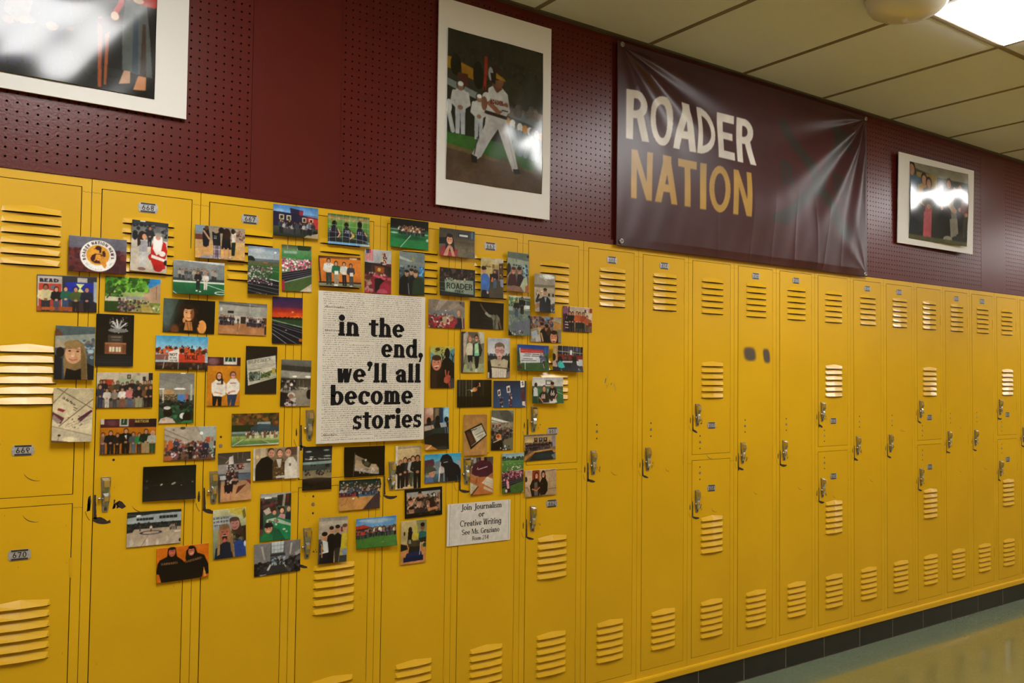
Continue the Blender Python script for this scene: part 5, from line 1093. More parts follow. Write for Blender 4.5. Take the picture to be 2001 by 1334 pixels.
'blueshirt': lambda c: c.bg('b09860', '4a4434').p([(0, 0), (100, 4), (100, 26), (0, 20)], 'b8a878').e(76, 10, 24, 8, 'b8b0a0', .9, .5).p([(0, 14), (50, 22), (50, 90), (0, 80)], 'b8a468').r(20, 30, 44, 36, '7a6a48').b(20, 24, 50, 40, 10, 1, 2, ('3a342a', '8a4a3c', '5a4a34')).r(50, 24, 60, 38, '6a5a40').r(56, 42, 78, 86, '4a3038').p([(80, 20), (100, 16), (100, 96), (82, 84)], '4a3420').b(82, 30, 98, 84, 22, 1.5, 3, ('6a4a24', 'c8b070', '2c1e14')).r(40, 60, 56, 92, '1c1c22').p([(40, 88), (100, 84), (100, 150), (30, 150)], '3f3a2e').m(62, 112, 68, '14141a', '3c5470', 'a87c60', '15100e', 1.1).p([(84, 80), (100, 76), (100, 108), (88, 104)], '7a8ca8').p([(50, 70), (56, 76), (54, 90), (44, 88)], 'b8602c').p([(0, 150), (6, 122), (34, 118), (38, 150)], '121216').p([(2, 66), (14, 58), (30, 62), (40, 78), (38, 104), (34, 122), (2, 120)], '3a62a8').l([(36, 80), (36, 104), (28, 128)], 7, '4068ac').e(30, 130, 4, 5, 'c49478').e(14, 47, 10, 13, 'b88868').p([(2, 40), (8, 32), (22, 34), (26, 44), (8, 48)], '1f1713'),
'classred': lambda c: c.bg('5c6c60', '5a5048').p([(0, 0), (100, 6), (100, 30), (0, 22)], '56645a').p([(0, 22), (100, 30), (100, 44), (0, 36)], '8a9284').r(40, 26, 43, 46, '4a5850').p([(88, 10), (98, 6), (100, 14), (92, 18)], '1c1f1e').r(0, 36, 100, 62, '8c9888', '7a8880').r(27, 46, 35, 52, '32382f').r(39, 46, 46, 52, '32382f').r(50, 47, 57, 53, '32382f').r(76, 46, 90, 90, '7aa8c0').e(8, 62, 9, 18, '141416').r(0, 60, 14, 92, '1a1a1e').b(60, 46, 100, 90, 30, 2, 5, ('6a8a98', 'a8bcc0', '3a4a54', '2c2424')).p([(2, 128), (10, 92), (24, 80), (38, 82), (48, 130)], '3a1a1c').p([(44, 130), (48, 86), (60, 78), (76, 90), (74, 128)], '2a1416').e(29, 72, 9, 13, 'a8705a').e(56, 70, 9, 13, '9a6450').e(30, 62, 10, 6, '4a241c').e(56, 60, 10, 7, '2c1612').l([(26, 78), (34, 78)], 1.6, 'd8b8a8').l([(52, 77), (60, 77)], 1.6, 'd8b8a8').l([(2, 96), (16, 78)], 4, 'b07a60').p([(60, 128), (76, 96), (90, 88), (96, 128), (80, 150), (64, 138)], '98a488').p([(0, 136), (30, 126), (64, 130), (80, 150), (0, 150)], '7a5a48').p([(84, 128), (100, 116), (100, 150), (86, 150)], '9a5430'),
'suit': lambda c: c.bg('98907c', '8a7c68').p([(0, 0), (100, 0), (100, 46), (0, 50)], '8c887c').e(62, 10, 34, 9, 'e8ecec', .95, .5).p([(28, 0), (60, 24), (56, 28), (24, 6)], 'b8b4a4').p([(0, 44), (100, 40), (100, 48), (0, 56)], '6a6454').r(0, 54, 100, 100, 'aa9f88', '9a8e78').r(66, 74, 76, 86, '2c2620').r(86, 74, 96, 86, '33281f').r(76, 88, 100, 120, 'b8b4a8').b(10, 66, 40, 84, 20, 2, 4, ('c8c0a8', '8a7c60', '6a5a44')).p([(0, 122), (30, 112), (34, 124), (0, 140)], '8a6038').p([(78, 116), (100, 110), (100, 150), (74, 150)], '4a4c50').b(76, 112, 98, 148, 16, 2, 5, ('2a2c30', 'a8aaa8', '6a4a38')).p([(22, 150), (26, 100), (42, 88), (64, 88), (78, 100), (80, 150)], '13151a').l([(28, 100), (10, 108), (22, 82)], 9, '14161b').e(26, 74, 6, 8, 'b08468').l([(24, 70), (22, 58)], 2, 'b08468').l([(29, 70), (30, 60)], 2, 'b08468').p([(48, 90), (60, 90), (54, 112)], '8a949c').e(53, 70, 8.5, 12, 'ab8068').e(52, 60, 9, 6, '2a2018').l([(48, 78), (58, 78)], 1.4, '6a3c34').l([(46, 68), (60, 68)], 1, '3a2c28'),
'court': lambda c: c.bg('7a8c70', '4a5458').r(0, 0, 100, 34, 'a8b0a0', '8a9a84').b(0, 10, 60, 44, 70, 3, 7, ('5a7a4a', '8aa070', '3a5a34', 'b0bca0'), .8).r(46, 8, 100, 50, '3a4844').l([(54, 12), (98, 16)], 2, 'a0b0ac').l([(66, 10), (66, 40)], 1.4, '9aaaa6').l([(80, 12), (80, 44)], 1.4, '9aaaa6').r(70, 34, 98, 48, 'c0c8c4').l([(50, 48), (100, 52)], 3, '98a4a0').p([(0, 60), (100, 56), (100, 150), (0, 150)], '5a6868').b(0, 66, 100, 110, 60, 3, 8, ('6a7c6c', '7c8c74', '4a5a54', '8a9a88'), .5).p([(20, 100), (100, 86), (100, 130), (30, 140)], '5c6270').e(14, 44, 8, 8, '44588a').r(0, 40, 20, 56, '9aa8a0').m(36, 80, 66, '17181c', '3a4a60', '8a6450', '120e0d', 1.1).m(62, 68, 66, '101114', '101114', '6a4a3c', '0e0c0c', 1.2).p([(88, 76), (100, 70), (100, 88)], '15171a').b(10, 132, 70, 150, 30, 1.5, 3, ('c8d0c8', '8a7a60', '2c2c30')).p([(0, 126), (14, 140), (18, 150), (0, 150)], '121416').l([(60, 78), (100, 104)], 1, '44504e'),
'band': lambda c: c.bg('7a7068', '5a2428').p([(0, 0), (150, 0), (150, 52), (0, 46)], '7c7268').p([(44, 0), (78, 0), (40, 40), (26, 40)], '978c80').p([(100, 4), (128, 16), (84, 40), (72, 40)], '8a8076').p([(120, 0), (150, 6), (150, 24), (128, 14)], '5a524a').e(132, 8, 3, 3, '1c1a18').e(22, 26, 2, 1.4, '2a2826').e(38, 41, 2, 1.6, '2a2826').e(70, 38, 3, 2, 'd0ccc4').p([(0, 44), (150, 34), (150, 62), (0, 56)], '6a7478').b(0, 50, 96, 64, 60, 2, 4, ('3a2824', '7a2c30', 'b08c7c', 'c8b8b0', '241a1a')).b(0, 60, 110, 98, 120, 3, 6.5, ('8a1c28', 'a8303c', '5a141c', 'c8beb8', '2a1a1c', '7a2028', 'b8a08c')).e(66, 72, 9, 14, 'b09878').e(94, 64, 7, 10, 'a08060').e(94, 60, 7, 6, '8a6a48').p([(88, 76), (104, 72), (108, 100), (84, 100)], '8a2028').e(128, 46, 12, 16, '7a6248').e(124, 46, 7, 11, 'b48c74').p([(136, 40), (142, 60), (140, 98), (134, 80)], '8a7454').p([(108, 78), (118, 62), (136, 62), (142, 80), (138, 100), (108, 100)], '191a26').p([(108, 74), (118, 64), (120, 80), (100, 96)], '8a2430').l([(138, 62), (142, 98)], 2.4, 'c0b0a0'),
'reach': lambda c: c.bg('0b0a09', '100e0c').r(0, 30, 150, 100, '0e0d0b', '14110e').l([(60, 60), (104, 62)], 3, '2a2420').l([(62, 78), (104, 80)], 2, '241f1c').l([(60, 92), (104, 93)], 2, '2a2522').e(98, 26, 26, 14, '17130f', .8, .8).l([(48, 10), (58, 26), (78, 44)], 6.5, '5a4030').l([(72, 42), (84, 50), (96, 52)], 10, '8a8a7c').p([(92, 52), (104, 44), (120, 44), (132, 56), (134, 70), (124, 74), (128, 100), (104, 100), (102, 66)], '6a6a58').p([(112, 48), (120, 46), (114, 100), (104, 100)], '4a4a40').e(112, 36, 9, 11, '1c130e').p([(124, 66), (134, 68), (144, 98), (136, 100)], '5a4434').t('5', 106, 114, 84, 18, '2a2a24', t=.16).l([(50, 12), (46, 8)], 4, '4a3428'),
'selfiec': lambda c: c.bg('7a7064', '6a5a48').b(0, 0, 110, 50, 150, 3, 7, ('2a3648', '6a4a40', '8a7060', '1c1c24', 'a08c78', '4a5a70', '7a2c30')).p([(112, 0), (150, 6), (150, 46), (110, 50)], '98907c').p([(112, 18), (150, 26), (150, 42), (114, 54)], 'a0743c').l([(112, 18), (150, 26)], 1.2, '6a4a28').e(80, 6, 14, 6, '6a90b0').p([(0, 52), (40, 40), (62, 62), (60, 100), (0, 100)], '8a7e68').p([(4, 60), (30, 54), (34, 76), (10, 90)], '98a8b4').p([(22, 78), (44, 68), (50, 92), (28, 100)], 'a8a8a4').p([(34, 44), (60, 40), (64, 60), (44, 70)], 'b89a70').p([(46, 58), (60, 42), (82, 38), (100, 56), (104, 100), (52, 100)], '17141a').e(56, 38, 8, 11, '9a6c50').e(76, 46, 8, 11, '8a5c44').e(54, 29, 9, 6, '1a1210').e(78, 36, 9, 7, '15100e').l([(52, 66), (60, 94)], 7, 'b08c60').e(86, 60, 10, 12, '3a241c').p([(92, 100), (96, 66), (110, 54), (124, 58), (134, 76), (134, 100)], '241a16').e(112, 80, 17, 22, 'bd7e60').e(114, 60, 16, 8, '1f1512').p([(102, 88), (124, 88), (113, 98)], '7a2c28').l([(104, 89), (122, 89)], 3, 'e8dcd0').e(105, 75, 2, 1.4, '211').e(120, 75, 2, 1.4, '211').r(136, 60, 150, 100, '7c7260'),
'orange': lambda c: c.bg('b89c84', '6a4a38').r(0, 0, 22, 100, '4a2434').e(14, 18, 14, 16, '7a4a6a').e(16, 40, 10, 12, '2a1824').r(28, 0, 34, 50, '2a1c24').r(34, 0, 120, 40, 'b8a48e').r(110, 10, 118, 22, '3a2a26').r(122, 12, 128, 24, 'd8d0c0').r(136, 4, 150, 22, '8a3424').r(120, 22, 150, 60, 'c0b09c').m(22, 104, 66, '1c181c', '15151a', 'a07058', '17100f', 1.3).l([(12, 62), (32, 64)], 3, 'c8c0b8').l([(12, 72), (32, 74)], 3, 'c8c0b8').l([(14, 84), (32, 85)], 3, 'aaa').m(36, 100, 80, '121216', '101014', 'b07c60', '160f0e').m(50, 100, 80, '141216', '15151a', 'b07c60', '1a1110').m(72, 100, 82, 'b0582c', '1c2a24', 'b47e62', '21140f').m(86, 98, 78, 'a04c24', '2a2a2c', 'b07a60', '120e0d').m(104, 100, 80, '8a3c24', '1c241f', 'a87254', '24160f').m(124, 102, 70, '9a4c2c', '4a4038', 'b07a5c', '301c14', 1.2).m(142, 104, 54, '6a2c20', '5a4a40', 'b07a5c', '1a1210', 1.2).r(66, 62, 106, 86, '17211c'),
'twow': lambda c: c.bg('6a5c50', '7c8468').p([(0, 0), (22, 0), (14, 150), (0, 150)], '3a302c').p([(10, 10), (24, 0), (30, 0), (12, 120)], 'a8a298').r(28, 0, 100, 30, '8c8474').p([(76, 0), (100, 0), (100, 40), (84, 44)], 'b8b4a4').p([(30, 0), (70, 0), (76, 22), (34, 24)], '5a5248').p([(14, 120), (100, 116), (100, 150), (8, 150)], '98a07c').p([(24, 80), (36, 78), (38, 136), (26, 136)], '7a8068').p([(20, 70), (26, 46), (36, 40), (48, 44), (52, 62), (50, 86), (26, 88)], 'c0bca8').p([(50, 90), (52, 44), (64, 38), (84, 44), (92, 66), (86, 88), (70, 94)], '1f2620').p([(58, 44), (74, 40), (78, 86), (58, 90)], '9cc49c').p([(60, 78), (76, 78), (74, 90), (60, 90)], '5ab098').p([(28, 86), (50, 86), (50, 112), (32, 112)], '15191c').l([(42, 110), (44, 134)], 7, '7a7268').p([(58, 88), (80, 88), (74, 130), (64, 136), (60, 120)], '12151a').e(45, 138, 6, 6, '6a6058').e(66, 142, 5, 7, 'c8c0b4').l([(22, 62), (18, 84)], 4, 'c09078').e(38, 26, 9, 13, '8a5c48').e(39, 28, 6.5, 9, 'c08c74').e(66, 22, 9, 13, '2a1c18').e(66, 25, 7, 10, 'b8846c').l([(60, 24), (72, 24)], 1.4, '1c1414').l([(62, 31), (70, 31)], 1.6, 'd8c0b0').l([(36, 34), (42, 34)], 1.4, 'd8c0b0').p([(50, 60), (56, 60), (54, 80), (50, 84)], '4a5a54'),
'glasses': lambda c: c.bg('a8acb4', '6a7274').r(0, 0, 100, 66, '9ea2ac', 'b4b8bc').e(50, 40, 50, 20, 'bcc0c4', .6, 1).b(0, 58, 34, 68, 14, 2, 4, ('2c3a48', '3a4a54')).b(72, 60, 100, 66, 8, 1.5, 3, ('3a4a58', '2c3a46')).r(0, 66, 100, 80, '222c30', '2c3434').r(0, 78, 100, 150, '3a3c40').e(54, 34, 22, 17, '6a5850').p([(32, 36), (40, 26), (68, 28), (76, 50), (70, 56), (38, 56)], '5c4a42').e(54, 50, 20, 25, 'c09890').e(52, 26, 19, 8, '6a5a50').e(43, 49, 9, 7, '6a3840').e(43, 49, 7, 5.4, 'b48c84').e(64, 50, 9, 7, '6a3840').e(64, 50, 7, 5.4, 'b48c84').l([(52, 47), (56, 47)], 1.4, '5a2c34').e(43, 48, 2, 1.4, '332').e(64, 49, 2, 1.4, '332').p([(44, 64), (60, 64), (52, 73)], '8a3c3c').l([(45, 65), (59, 65)], 2.4, 'e4dcd4').r(42, 72, 62, 86, 'b08a80').p([(10, 84), (34, 78), (42, 82), (62, 84), (72, 78), (94, 86), (98, 108), (84, 116), (84, 150), (20, 150), (18, 114), (4, 108)], 'b0a68c').p([(0, 90), (12, 82), (18, 112), (14, 150), (0, 150)], '191a1e').p([(92, 82), (100, 90), (100, 112), (88, 112)], '17181c').l([(16, 108), (86, 114)], 3, '1c1a1c').l([(16, 114), (86, 120)], 1.6, 'd8d0c0').p([(20, 116), (84, 120), (82, 148), (22, 146)], 'c8c0b4').l([(28, 118), (28, 146)], 1, '8a8078').l([(38, 118), (38, 146)], 1, '8a8078').l([(48, 118), (48, 146)], 1, '8a8078').l([(58, 118), (58, 146)], 1, '8a8078').l([(68, 118), (68, 146)], 1, '8a8078').t('H', 48, 56, 104, 8, '6a6258', t=.2).r(0, 128, 8, 150, 'a8a8aa').p([(84, 130), (100, 124), (100, 150), (80, 150)], '7a6a68'),
'sign': lambda c: c.bg('244a8a', '2f4a20').r(0, 0, 150, 30, '1c3a7c', '2c5a9c').r(0, 28, 150, 62, '3a5a6c', '4a6a4a').b(0, 30, 16, 70, 20, 3, 7, ('1f3020', '2c4028')).b(120, 36, 150, 70, 20, 3, 6, ('24381f', '3a5a34')).r(0, 66, 150, 100, '35552a', '2a4a22').p([(11, 16), (124, 18), (124, 30), (14, 32)], 'a83430').l([(18, 24), (60, 25)], 3, 'c86a60', .7).l([(68, 25), (116, 25)], 3, 'c86a60', .7).p([(14, 32), (122, 30), (120, 66), (18, 70)], 'c4c8cc').l([(36, 36), (66, 36)], 2.4, '3a3c44').l([(72, 36), (104, 36)], 2.4, '3a3c44').l([(30, 43), (62, 43)], 2.2, '3a3c44').l([(68, 43), (104, 43)], 2.2, '3a3c44').l([(30, 54), (72, 54)], 2.2, '3a3c44').l([(22, 61), (90, 60)], 2.2, '3a3c44').p([(10, 14), (14, 14), (20, 72), (16, 72)], 'b8bcc4').r(36, 70, 39, 94, 'b8bcbc').m(112, 70, 38, '3a4a6a', '2c3a54', 'c09078').m(124, 84, 52, '4a5a7a', '2c3040', 'c09078', '3a2a20').l([(122, 72), (126, 86)], 3, 'c8a088').p([(0, 84), (14, 76), (24, 90), (10, 94)], '4a2420').l([(132, 8), (134, 40)], 1, '6a8ac0'),
'table': lambda c: c.bg('4a3a38', '2c2c30').p([(0, 0), (24, 0), (26, 60), (0, 60)], 'a8845c').e(10, 24, 7, 14, 'b0a06a').r(24, 0, 150, 36, '23242c').r(54, 4, 72, 20, '3a3c4a').r(80, 2, 96, 22, '444654').r(112, 2, 126, 20, '5a5c6c').l([(24, 22), (150, 26)], 2, 'b8b8b4').l([(46, 0), (48, 34)], 1.6, 'c0c0bc').l([(76, 0), (76, 34)], 1.6, 'c0c0bc').l([(102, 0), (104, 34)], 1.6, 'c0c0bc').l([(134, 0), (136, 36)], 1.6, 'c0c0bc').r(84, 16, 96, 34, 'c8ccd0').r(24, 34, 150, 52, '6a2420', '7a2c24').crowd(30, 120, 62, 32, 5, ('4a2a28', '2a1c1c', '6a2c28', '3a2a2c'), hairs=('15100f', '2a1c16')).p([(40, 60), (120, 56), (150, 62), (150, 74), (40, 72)], 'b8b8b4').p([(28, 66), (110, 64), (140, 100), (30, 100)], '1f1f25').e(36, 56, 12, 14, '17120f').p([(24, 68), (36, 58), (50, 64), (60, 84), (44, 88), (28, 84)], '3aa0a0').e(6, 46, 9, 14, '1c1412').p([(0, 62), (14, 58), (24, 80), (16, 88), (0, 80)], 'a89088').p([(0, 82), (30, 84), (30, 100), (0, 100)], '17171c').e(108, 52, 12, 12, '1a1614').p([(88, 76), (100, 58), (118, 60), (124, 88), (96, 92)], '2a2c30').r(128, 50, 150, 76, 'a8acb0').l([(40, 92), (44, 100)], 2, 'aaa').b(124, 78, 150, 98, 14, 2, 5, ('2c2c30', '8a8a8c', 'c4c4c4')),
'silh': lambda c: c.bg('a89c3c', '2a3a48').r(0, 0, 100, 50, 'a8a040', '98b098').p([(0, 20), (40, 44), (44, 90), (0, 60)], '5a8a90').p([(70, 20), (100, 6), (100, 120), (80, 110)], '4a7c88').e(30, 12, 10, 6, '3a3414').b(20, 4, 60, 24, 10, 1, 2.4, ('2c2810', '5a5420')).p([(50, 150), (46, 60), (58, 42), (78, 42), (98, 60), (100, 150)], '0d0d10').e(69, 26, 10.5, 20, '0c0c0f').l([(52, 66), (50, 40), (46, 28)], 4, '101014').l([(53, 44), (58, 28)], 3, '101014').l([(90, 64), (92, 40), (86, 28)], 4, '101014').l([(92, 42), (98, 28)], 3, '101014').p([(0, 150), (2, 70), (8, 44), (28, 36), (44, 44), (50, 80), (54, 150)], '241814').e(26, 62, 19, 25, 'bd7a60').e(26, 42, 19, 10, '3a241c').p([(15, 72), (36, 70), (26, 81)], '7a2c28').l([(17, 73), (35, 71)], 3, 'e4d8cc').e(18, 58, 2.2, 1.4, '211').e(33, 58, 2.2, 1.4, '211').p([(8, 94), (20, 88), (30, 150), (4, 150)], '2a1c18').p([(24, 108), (46, 84), (52, 90), (52, 140), (30, 150)], '15110f').p([(56, 114), (72, 100), (84, 106), (82, 124), (68, 134), (56, 128)], 'a04a3c').l([(64, 104), (62, 86)], 5, 'a85040').l([(72, 104), (76, 90)], 5, '9a4638').l([(78, 132), (84, 150)], 10, '8a3c32').r(82, 114, 100, 150, '33363a'),
'curtain': lambda c: c.bg('23221c', '0d0c0b').r(8, 0, 14, 100, '3c3a30').r(22, 0, 27, 100, '34322a').r(36, 0, 42, 100, '4a4838').r(50, 0, 54, 100, '3a382c').r(60, 0, 66, 100, '545040').r(98, 0, 102, 100, '2c2a24').r(110, 0, 115, 100, '2a2822').r(124, 0, 129, 100, '25231e').r(138, 0, 142, 100, '1f1d19').r(0, 60, 150, 100, '0d0c0b', '080808', .75).r(116, 0, 150, 100, '0a0a0a', None, .5).p([(76, 20), (86, 2), (102, 2), (104, 24), (98, 60), (92, 92), (78, 96), (74, 50)], '101012').l([(98, 24), (96, 10)], 5, 'c09a7c').e(92, 6, 8, 7, '1a1412').e(76, 36, 11, 8, 'c07a4c').e(72, 38, 6, 6, 'd8985c').l([(80, 34), (96, 20)], 3, '8a5a3c').p([(56, 38), (66, 36), (68, 44), (62, 45)], 'ccd0d0').l([(42, 38), (60, 36)], 1.4, '8a8474'),
'bhs': lambda c: c.bg('22304a', '2c4a70').r(0, 0, 150, 30, '20293c', '243450').p([(18, 36), (30, 32), (34, 54), (22, 58)], 'c8c8c0').t('B', 22, 30, 52, 14, '2a2420', t=.3, n=.2).p([(58, 22), (74, 18), (78, 44), (62, 46)], 'cfcfc8').t('H', 64, 73, 40, 15, '2a2420', t=.3, n=.2).p([(122, 0), (142, -2), (142, 24), (124, 26)], 'd4d4cc').t('S', 128, 138, 18, 15, '3a3028', t=.25, n=.2).l([(28, 56), (34, 68)], 3, '8a7068').l([(42, 62), (42, 72)], 3, '8a7068').p([(28, 66), (44, 66), (42, 98), (32, 98)], '23263a').b(30, 68, 44, 98, 10, 1.6, 3.2, ('c8c4c8', '2c2a40', '8a6a5c')).l([(72, 46), (76, 58)], 3, '98766a').l([(82, 50), (80, 58)], 3, '98766a').p([(70, 58), (84, 54), (86, 98), (74, 98)], '4a2a38').b(72, 58, 84, 98, 12, 1.6, 3.2, ('a87a70', '3a2038', 'c8c4c0')).e(134, 38, 6, 8, '5a3428').p([(126, 46), (142, 42), (148, 70), (144, 80), (128, 78)], '4a2a34').p([(132, 78), (146, 78), (146, 96), (132, 92)], 'c8c0b8').l([(144, 80), (148, 98)], 3, 'a8806c'),
'seniors': lambda c: c.bg('b8bcbc', '2a5a34').r(0, 0, 150, 36, 'b4b8b8', 'c4c6c2').r(64, 12, 96, 30, '6a645c').r(70, 16, 88, 26, 'c8c8c0').r(0, 34, 150, 46, '4a5a50', '3a4c40').r(0, 44, 150, 100, '3a6a44', '24522e').l([(110, 52), (150, 66)], 1.4, 'b0c4b0').l([(124, 46), (150, 52)], 1, '9ab09a').p([(4, 50), (14, 36), (26, 44), (28, 70), (24, 74), (8, 72)], 'c0c4c8').e(18, 30, 7, 9, '3a281f').p([(6, 72), (24, 72), (26, 98), (4, 98)], '1c3a34').p([(0, 42), (8, 50), (6, 70), (0, 66)], '17171c').p([(30, 96), (34, 66), (46, 56), (66, 56), (78, 70), (80, 92), (60, 98)], '2a1a1e').t('68', 44, 62, 82, 18, 'd0c4b4', t=.2, n=.15).e(58, 44, 10, 14, '4a342a').e(58, 46, 7, 10, 'b8886e').p([(72, 44), (80, 46), (80, 62), (74, 60)], '8a9aa8').p([(76, 60), (84, 42), (102, 38), (116, 42), (122, 70), (114, 80), (112, 92), (84, 92), (80, 78)], '20161a').t('66', 88, 108, 70, 20, 'd4ccc0', t=.2, n=.15).e(97, 30, 9, 12, 'a87c64').e(97, 23, 9, 6, '1c1412').p([(82, 84), (114, 82), (118, 96), (80, 98)], 'c8c4bc').e(92, 86, 7, 5, '3a2420').r(50, 97, 108, 100, 'c4c8c4').l([(36, 78), (50, 94)], 5, 'b08068').l([(118, 66), (108, 84)], 5, 'b08068'),
'darkclass': lambda c: c.bg('3a4048', '12161a').p([(0, 0), (40, 0), (36, 46), (0, 60)], 'a87a68').e(24, 14, 16, 14, 'd0b4a0', .8, .7).r(36, 0, 60, 44, '4a4438').r(44, 4, 58, 40, '7a6a54').r(70, 0, 100, 60, '3a7aa8').e(90, 22, 14, 26, 'a8d4e8', .9, .7).r(62, 4, 76, 56, '23324a').e(19, 48, 9, 13, '15110f').p([(8, 72), (14, 54), (26, 54), (30, 72)], '17151a').e(54, 40, 9, 10, '121115').p([(40, 76), (46, 50), (62, 50), (68, 76)], '14161c').e(90, 44, 9, 10, '121418').p([(78, 70), (84, 54), (100, 54), (100, 72)], '14181f').p([(0, 66), (36, 62), (42, 76), (0, 84)], 'a89a90').p([(62, 56), (88, 54), (92, 70), (68, 72)], '8a98a0').r(28, 64, 30, 76, '8a3028').p([(0, 84), (40, 78), (30, 94), (0, 106)], '1a1c20').p([(32, 76), (70, 72), (72, 100), (34, 112)], '1c2c28').l([(84, 72), (86, 96)], 2, '4a80a8').l([(94, 72), (95, 94)], 2, '4a80a8').p([(0, 106), (40, 92), (100, 94), (100, 150), (60, 150), (0, 124)], '0e1214').e(70, 146, 30, 8, '3c3a34', .6, .8).p([(0, 128), (0, 150), (54, 150), (24, 132)], 'b0763c').p([(2, 146), (26, 132), (30, 134), (10, 150)], 'c8a878'),
'plaque': lambda c: c.bg('98713f', 'a87c48').b(0, 0, 100, 150, 30, 10, 24, ('9c7442', 'a47a46', '926c3c'), .3).p([(3, 62), (76, 32), (101, 78), (30, 128)], '15120f').p([(10, 64), (75, 39), (96, 76), (32, 117)], 'b8b6a8').p([(10, 64), (30, 56), (56, 104), (32, 117)], '3a241c').e(26, 66, 9, 10, '17120f').p([(13, 70), (24, 62), (44, 100), (34, 112)], '4a2c20').l([(30, 62), (40, 56), (46, 57), (56, 51)], 2.6, '1c1a17').l([(58, 52), (80, 44)], 1.4, '6a685c').l([(50, 76), (86, 62)], 2, '4a4840').l([(58, 84), (84, 74)], 2, '5a5850').l([(64, 88), (82, 82)], 1.4, '7a786c').l([(33, 115), (95, 76)], 1.4, 'd8d4c8'),
'cafhall': lambda c: c.bg('7a7a72', '3a3834').p([(0, 0), (100, 0), (100, 60), (0, 30)], '5c5e58').p([(30, 0), (80, 0), (100, 40), (60, 50)], '4a4c46').p([(70, 0), (100, 0), (100, 16)], '7a8078').p([(0, 26), (100, 50), (100, 56), (0, 36)], 'd8dcd4').p([(0, 40), (90, 54), (90, 58), (0, 46)], 'c4c8be').r(0, 46, 100, 66, '8a8272').r(4, 54, 14, 66, '4a3024').r(20, 56, 28, 66, '5a3a2c').r(32, 54, 40, 64, '7a2c2c').b(34, 48, 76, 58, 8, 1.5, 3, ('2a2a28', '5a2424')).b(0, 66, 100, 84, 60, 2, 4, ('2c2c2e', '6a645c', '8a7c70', '1c1c20', 'b0a898')).b(0, 78, 60, 112, 60, 3, 6, ('17171b', '2c2a2c', '4a443c', '6a5a50', '101014')).m(72, 118, 46, '16171c', '1c1e26').m(88, 104, 40, '22242c', '1c1c22').m(62, 108, 44, '4a2c34', '23232c').p([(56, 112), (100, 100), (100, 150), (56, 150)], '6a6450').p([(2, 150), (4, 118), (30, 108), (50, 114), (58, 150)], '0e0e12').e(34, 100, 12, 12, 'c8824c').e(32, 98, 6, 6, '8a3a34').l([(12, 120), (46, 108)], 4, 'b0a08c').e(58, 142, 16, 10, '1a1c1c').e(66, 140, 8, 8, '7aa09c', .7, .5).b(40, 132, 86, 150, 20, 2, 5, ('cfcfc8', '22262a', '3a5a58')),
'board': lambda c: c.bg('a08c6c', '4a3a2c').r(0, 0, 150, 8, '6a5c48').r(0, 8, 150, 46, 'a8946e', '98845e').e(22, 34, 22, 16, 'd8c088', .8, .8).e(100, 30, 40, 14, 'c8ac74', .6, .9).r(46, 14, 62, 30, '2c1c18').r(68, 14, 86, 30, '23283a').r(90, 14, 108, 30, '2c1a1a').e(54, 20, 4, 4, 'a05a44').e(77, 20, 4, 4, '8a90a4').e(99, 20, 4, 4, 'b08474').r(130, 10, 150, 50, '8a8088').b(2, 34, 132, 56, 90, 2.6, 5, ('15161e', '23283a', '2c2024', '0f1016', '3a3234')).b(4, 32, 130, 40, 26, 1.6, 2.6, ('b08468', '9a7058')).crowd(6, 126, 62, 32, 14, ('15161e', '1c2034', '2a1c1c'), hairs=('15100f', '2a1c14')).p([(0, 84), (46, 64), (120, 58), (150, 62), (150, 72), (46, 72), (0, 100)], 'a8743c').p([(28, 92), (48, 70), (132, 64), (150, 84), (150, 100), (20, 100)], '1c2428').e(90, 84, 40, 10, '23343c', .7, .6).l([(46, 66), (134, 60)], 2, 'c8a878').p([(0, 62), (18, 58), (16, 70), (0, 78)], '16151a').p([(128, 82), (150, 76), (150, 96), (140, 98)], '5a6a74'),
'cap': lambda c: c.bg('3a9cc4', '3a4a54').r(0, 0, 150, 40, '2f90bc', '6ab4cc').p([(0, 22), (36, 18), (44, 40), (46, 64), (0, 70)], '4a2c38').p([(40, 30), (70, 20), (70, 70), (40, 70)], '6a7c84').p([(130, 26), (150, 22), (150, 60), (132, 60)], '8a9aa4').b(0, 44, 40, 80, 20, 3, 6, ('5a6a3c', '3a4a3a', '8a8a80')).p([(2, 100), (8, 84), (24, 78), (36, 88), (38, 100)], '4a6490').e(30, 66, 13, 15, 'b8806c').p([(4, 60), (10, 46), (30, 42), (44, 50), (48, 58), (40, 60), (12, 66)], '3a4438').l([(36, 56), (49, 58)], 3, '2a3228').e(38, 66, 1.6, 1.2, '211').p([(56, 98), (62, 40), (70, 30), (82, 44), (82, 98)], '6a7880').m(70, 98, 62, 'b4b0b0', '2c2c34', 'c08c74', '8a6a48').p([(64, 20), (72, 6), (92, 2), (108, 12), (118, 32), (140, 44), (150, 62), (150, 98), (86, 98), (80, 50), (64, 40)], '10141f').l([(68, 28), (84, 20), (110, 26)], 2, '2a3448').l([(78, 32), (94, 30)], 2.4, 'b8bcc0').l([(92, 84), (94, 98)], 2, '3a5a78').l([(134, 80), (138, 98)], 2, '3a6080').p([(56, 98), (64, 30), (67, 30), (60, 98)], 'c4c8cc'),
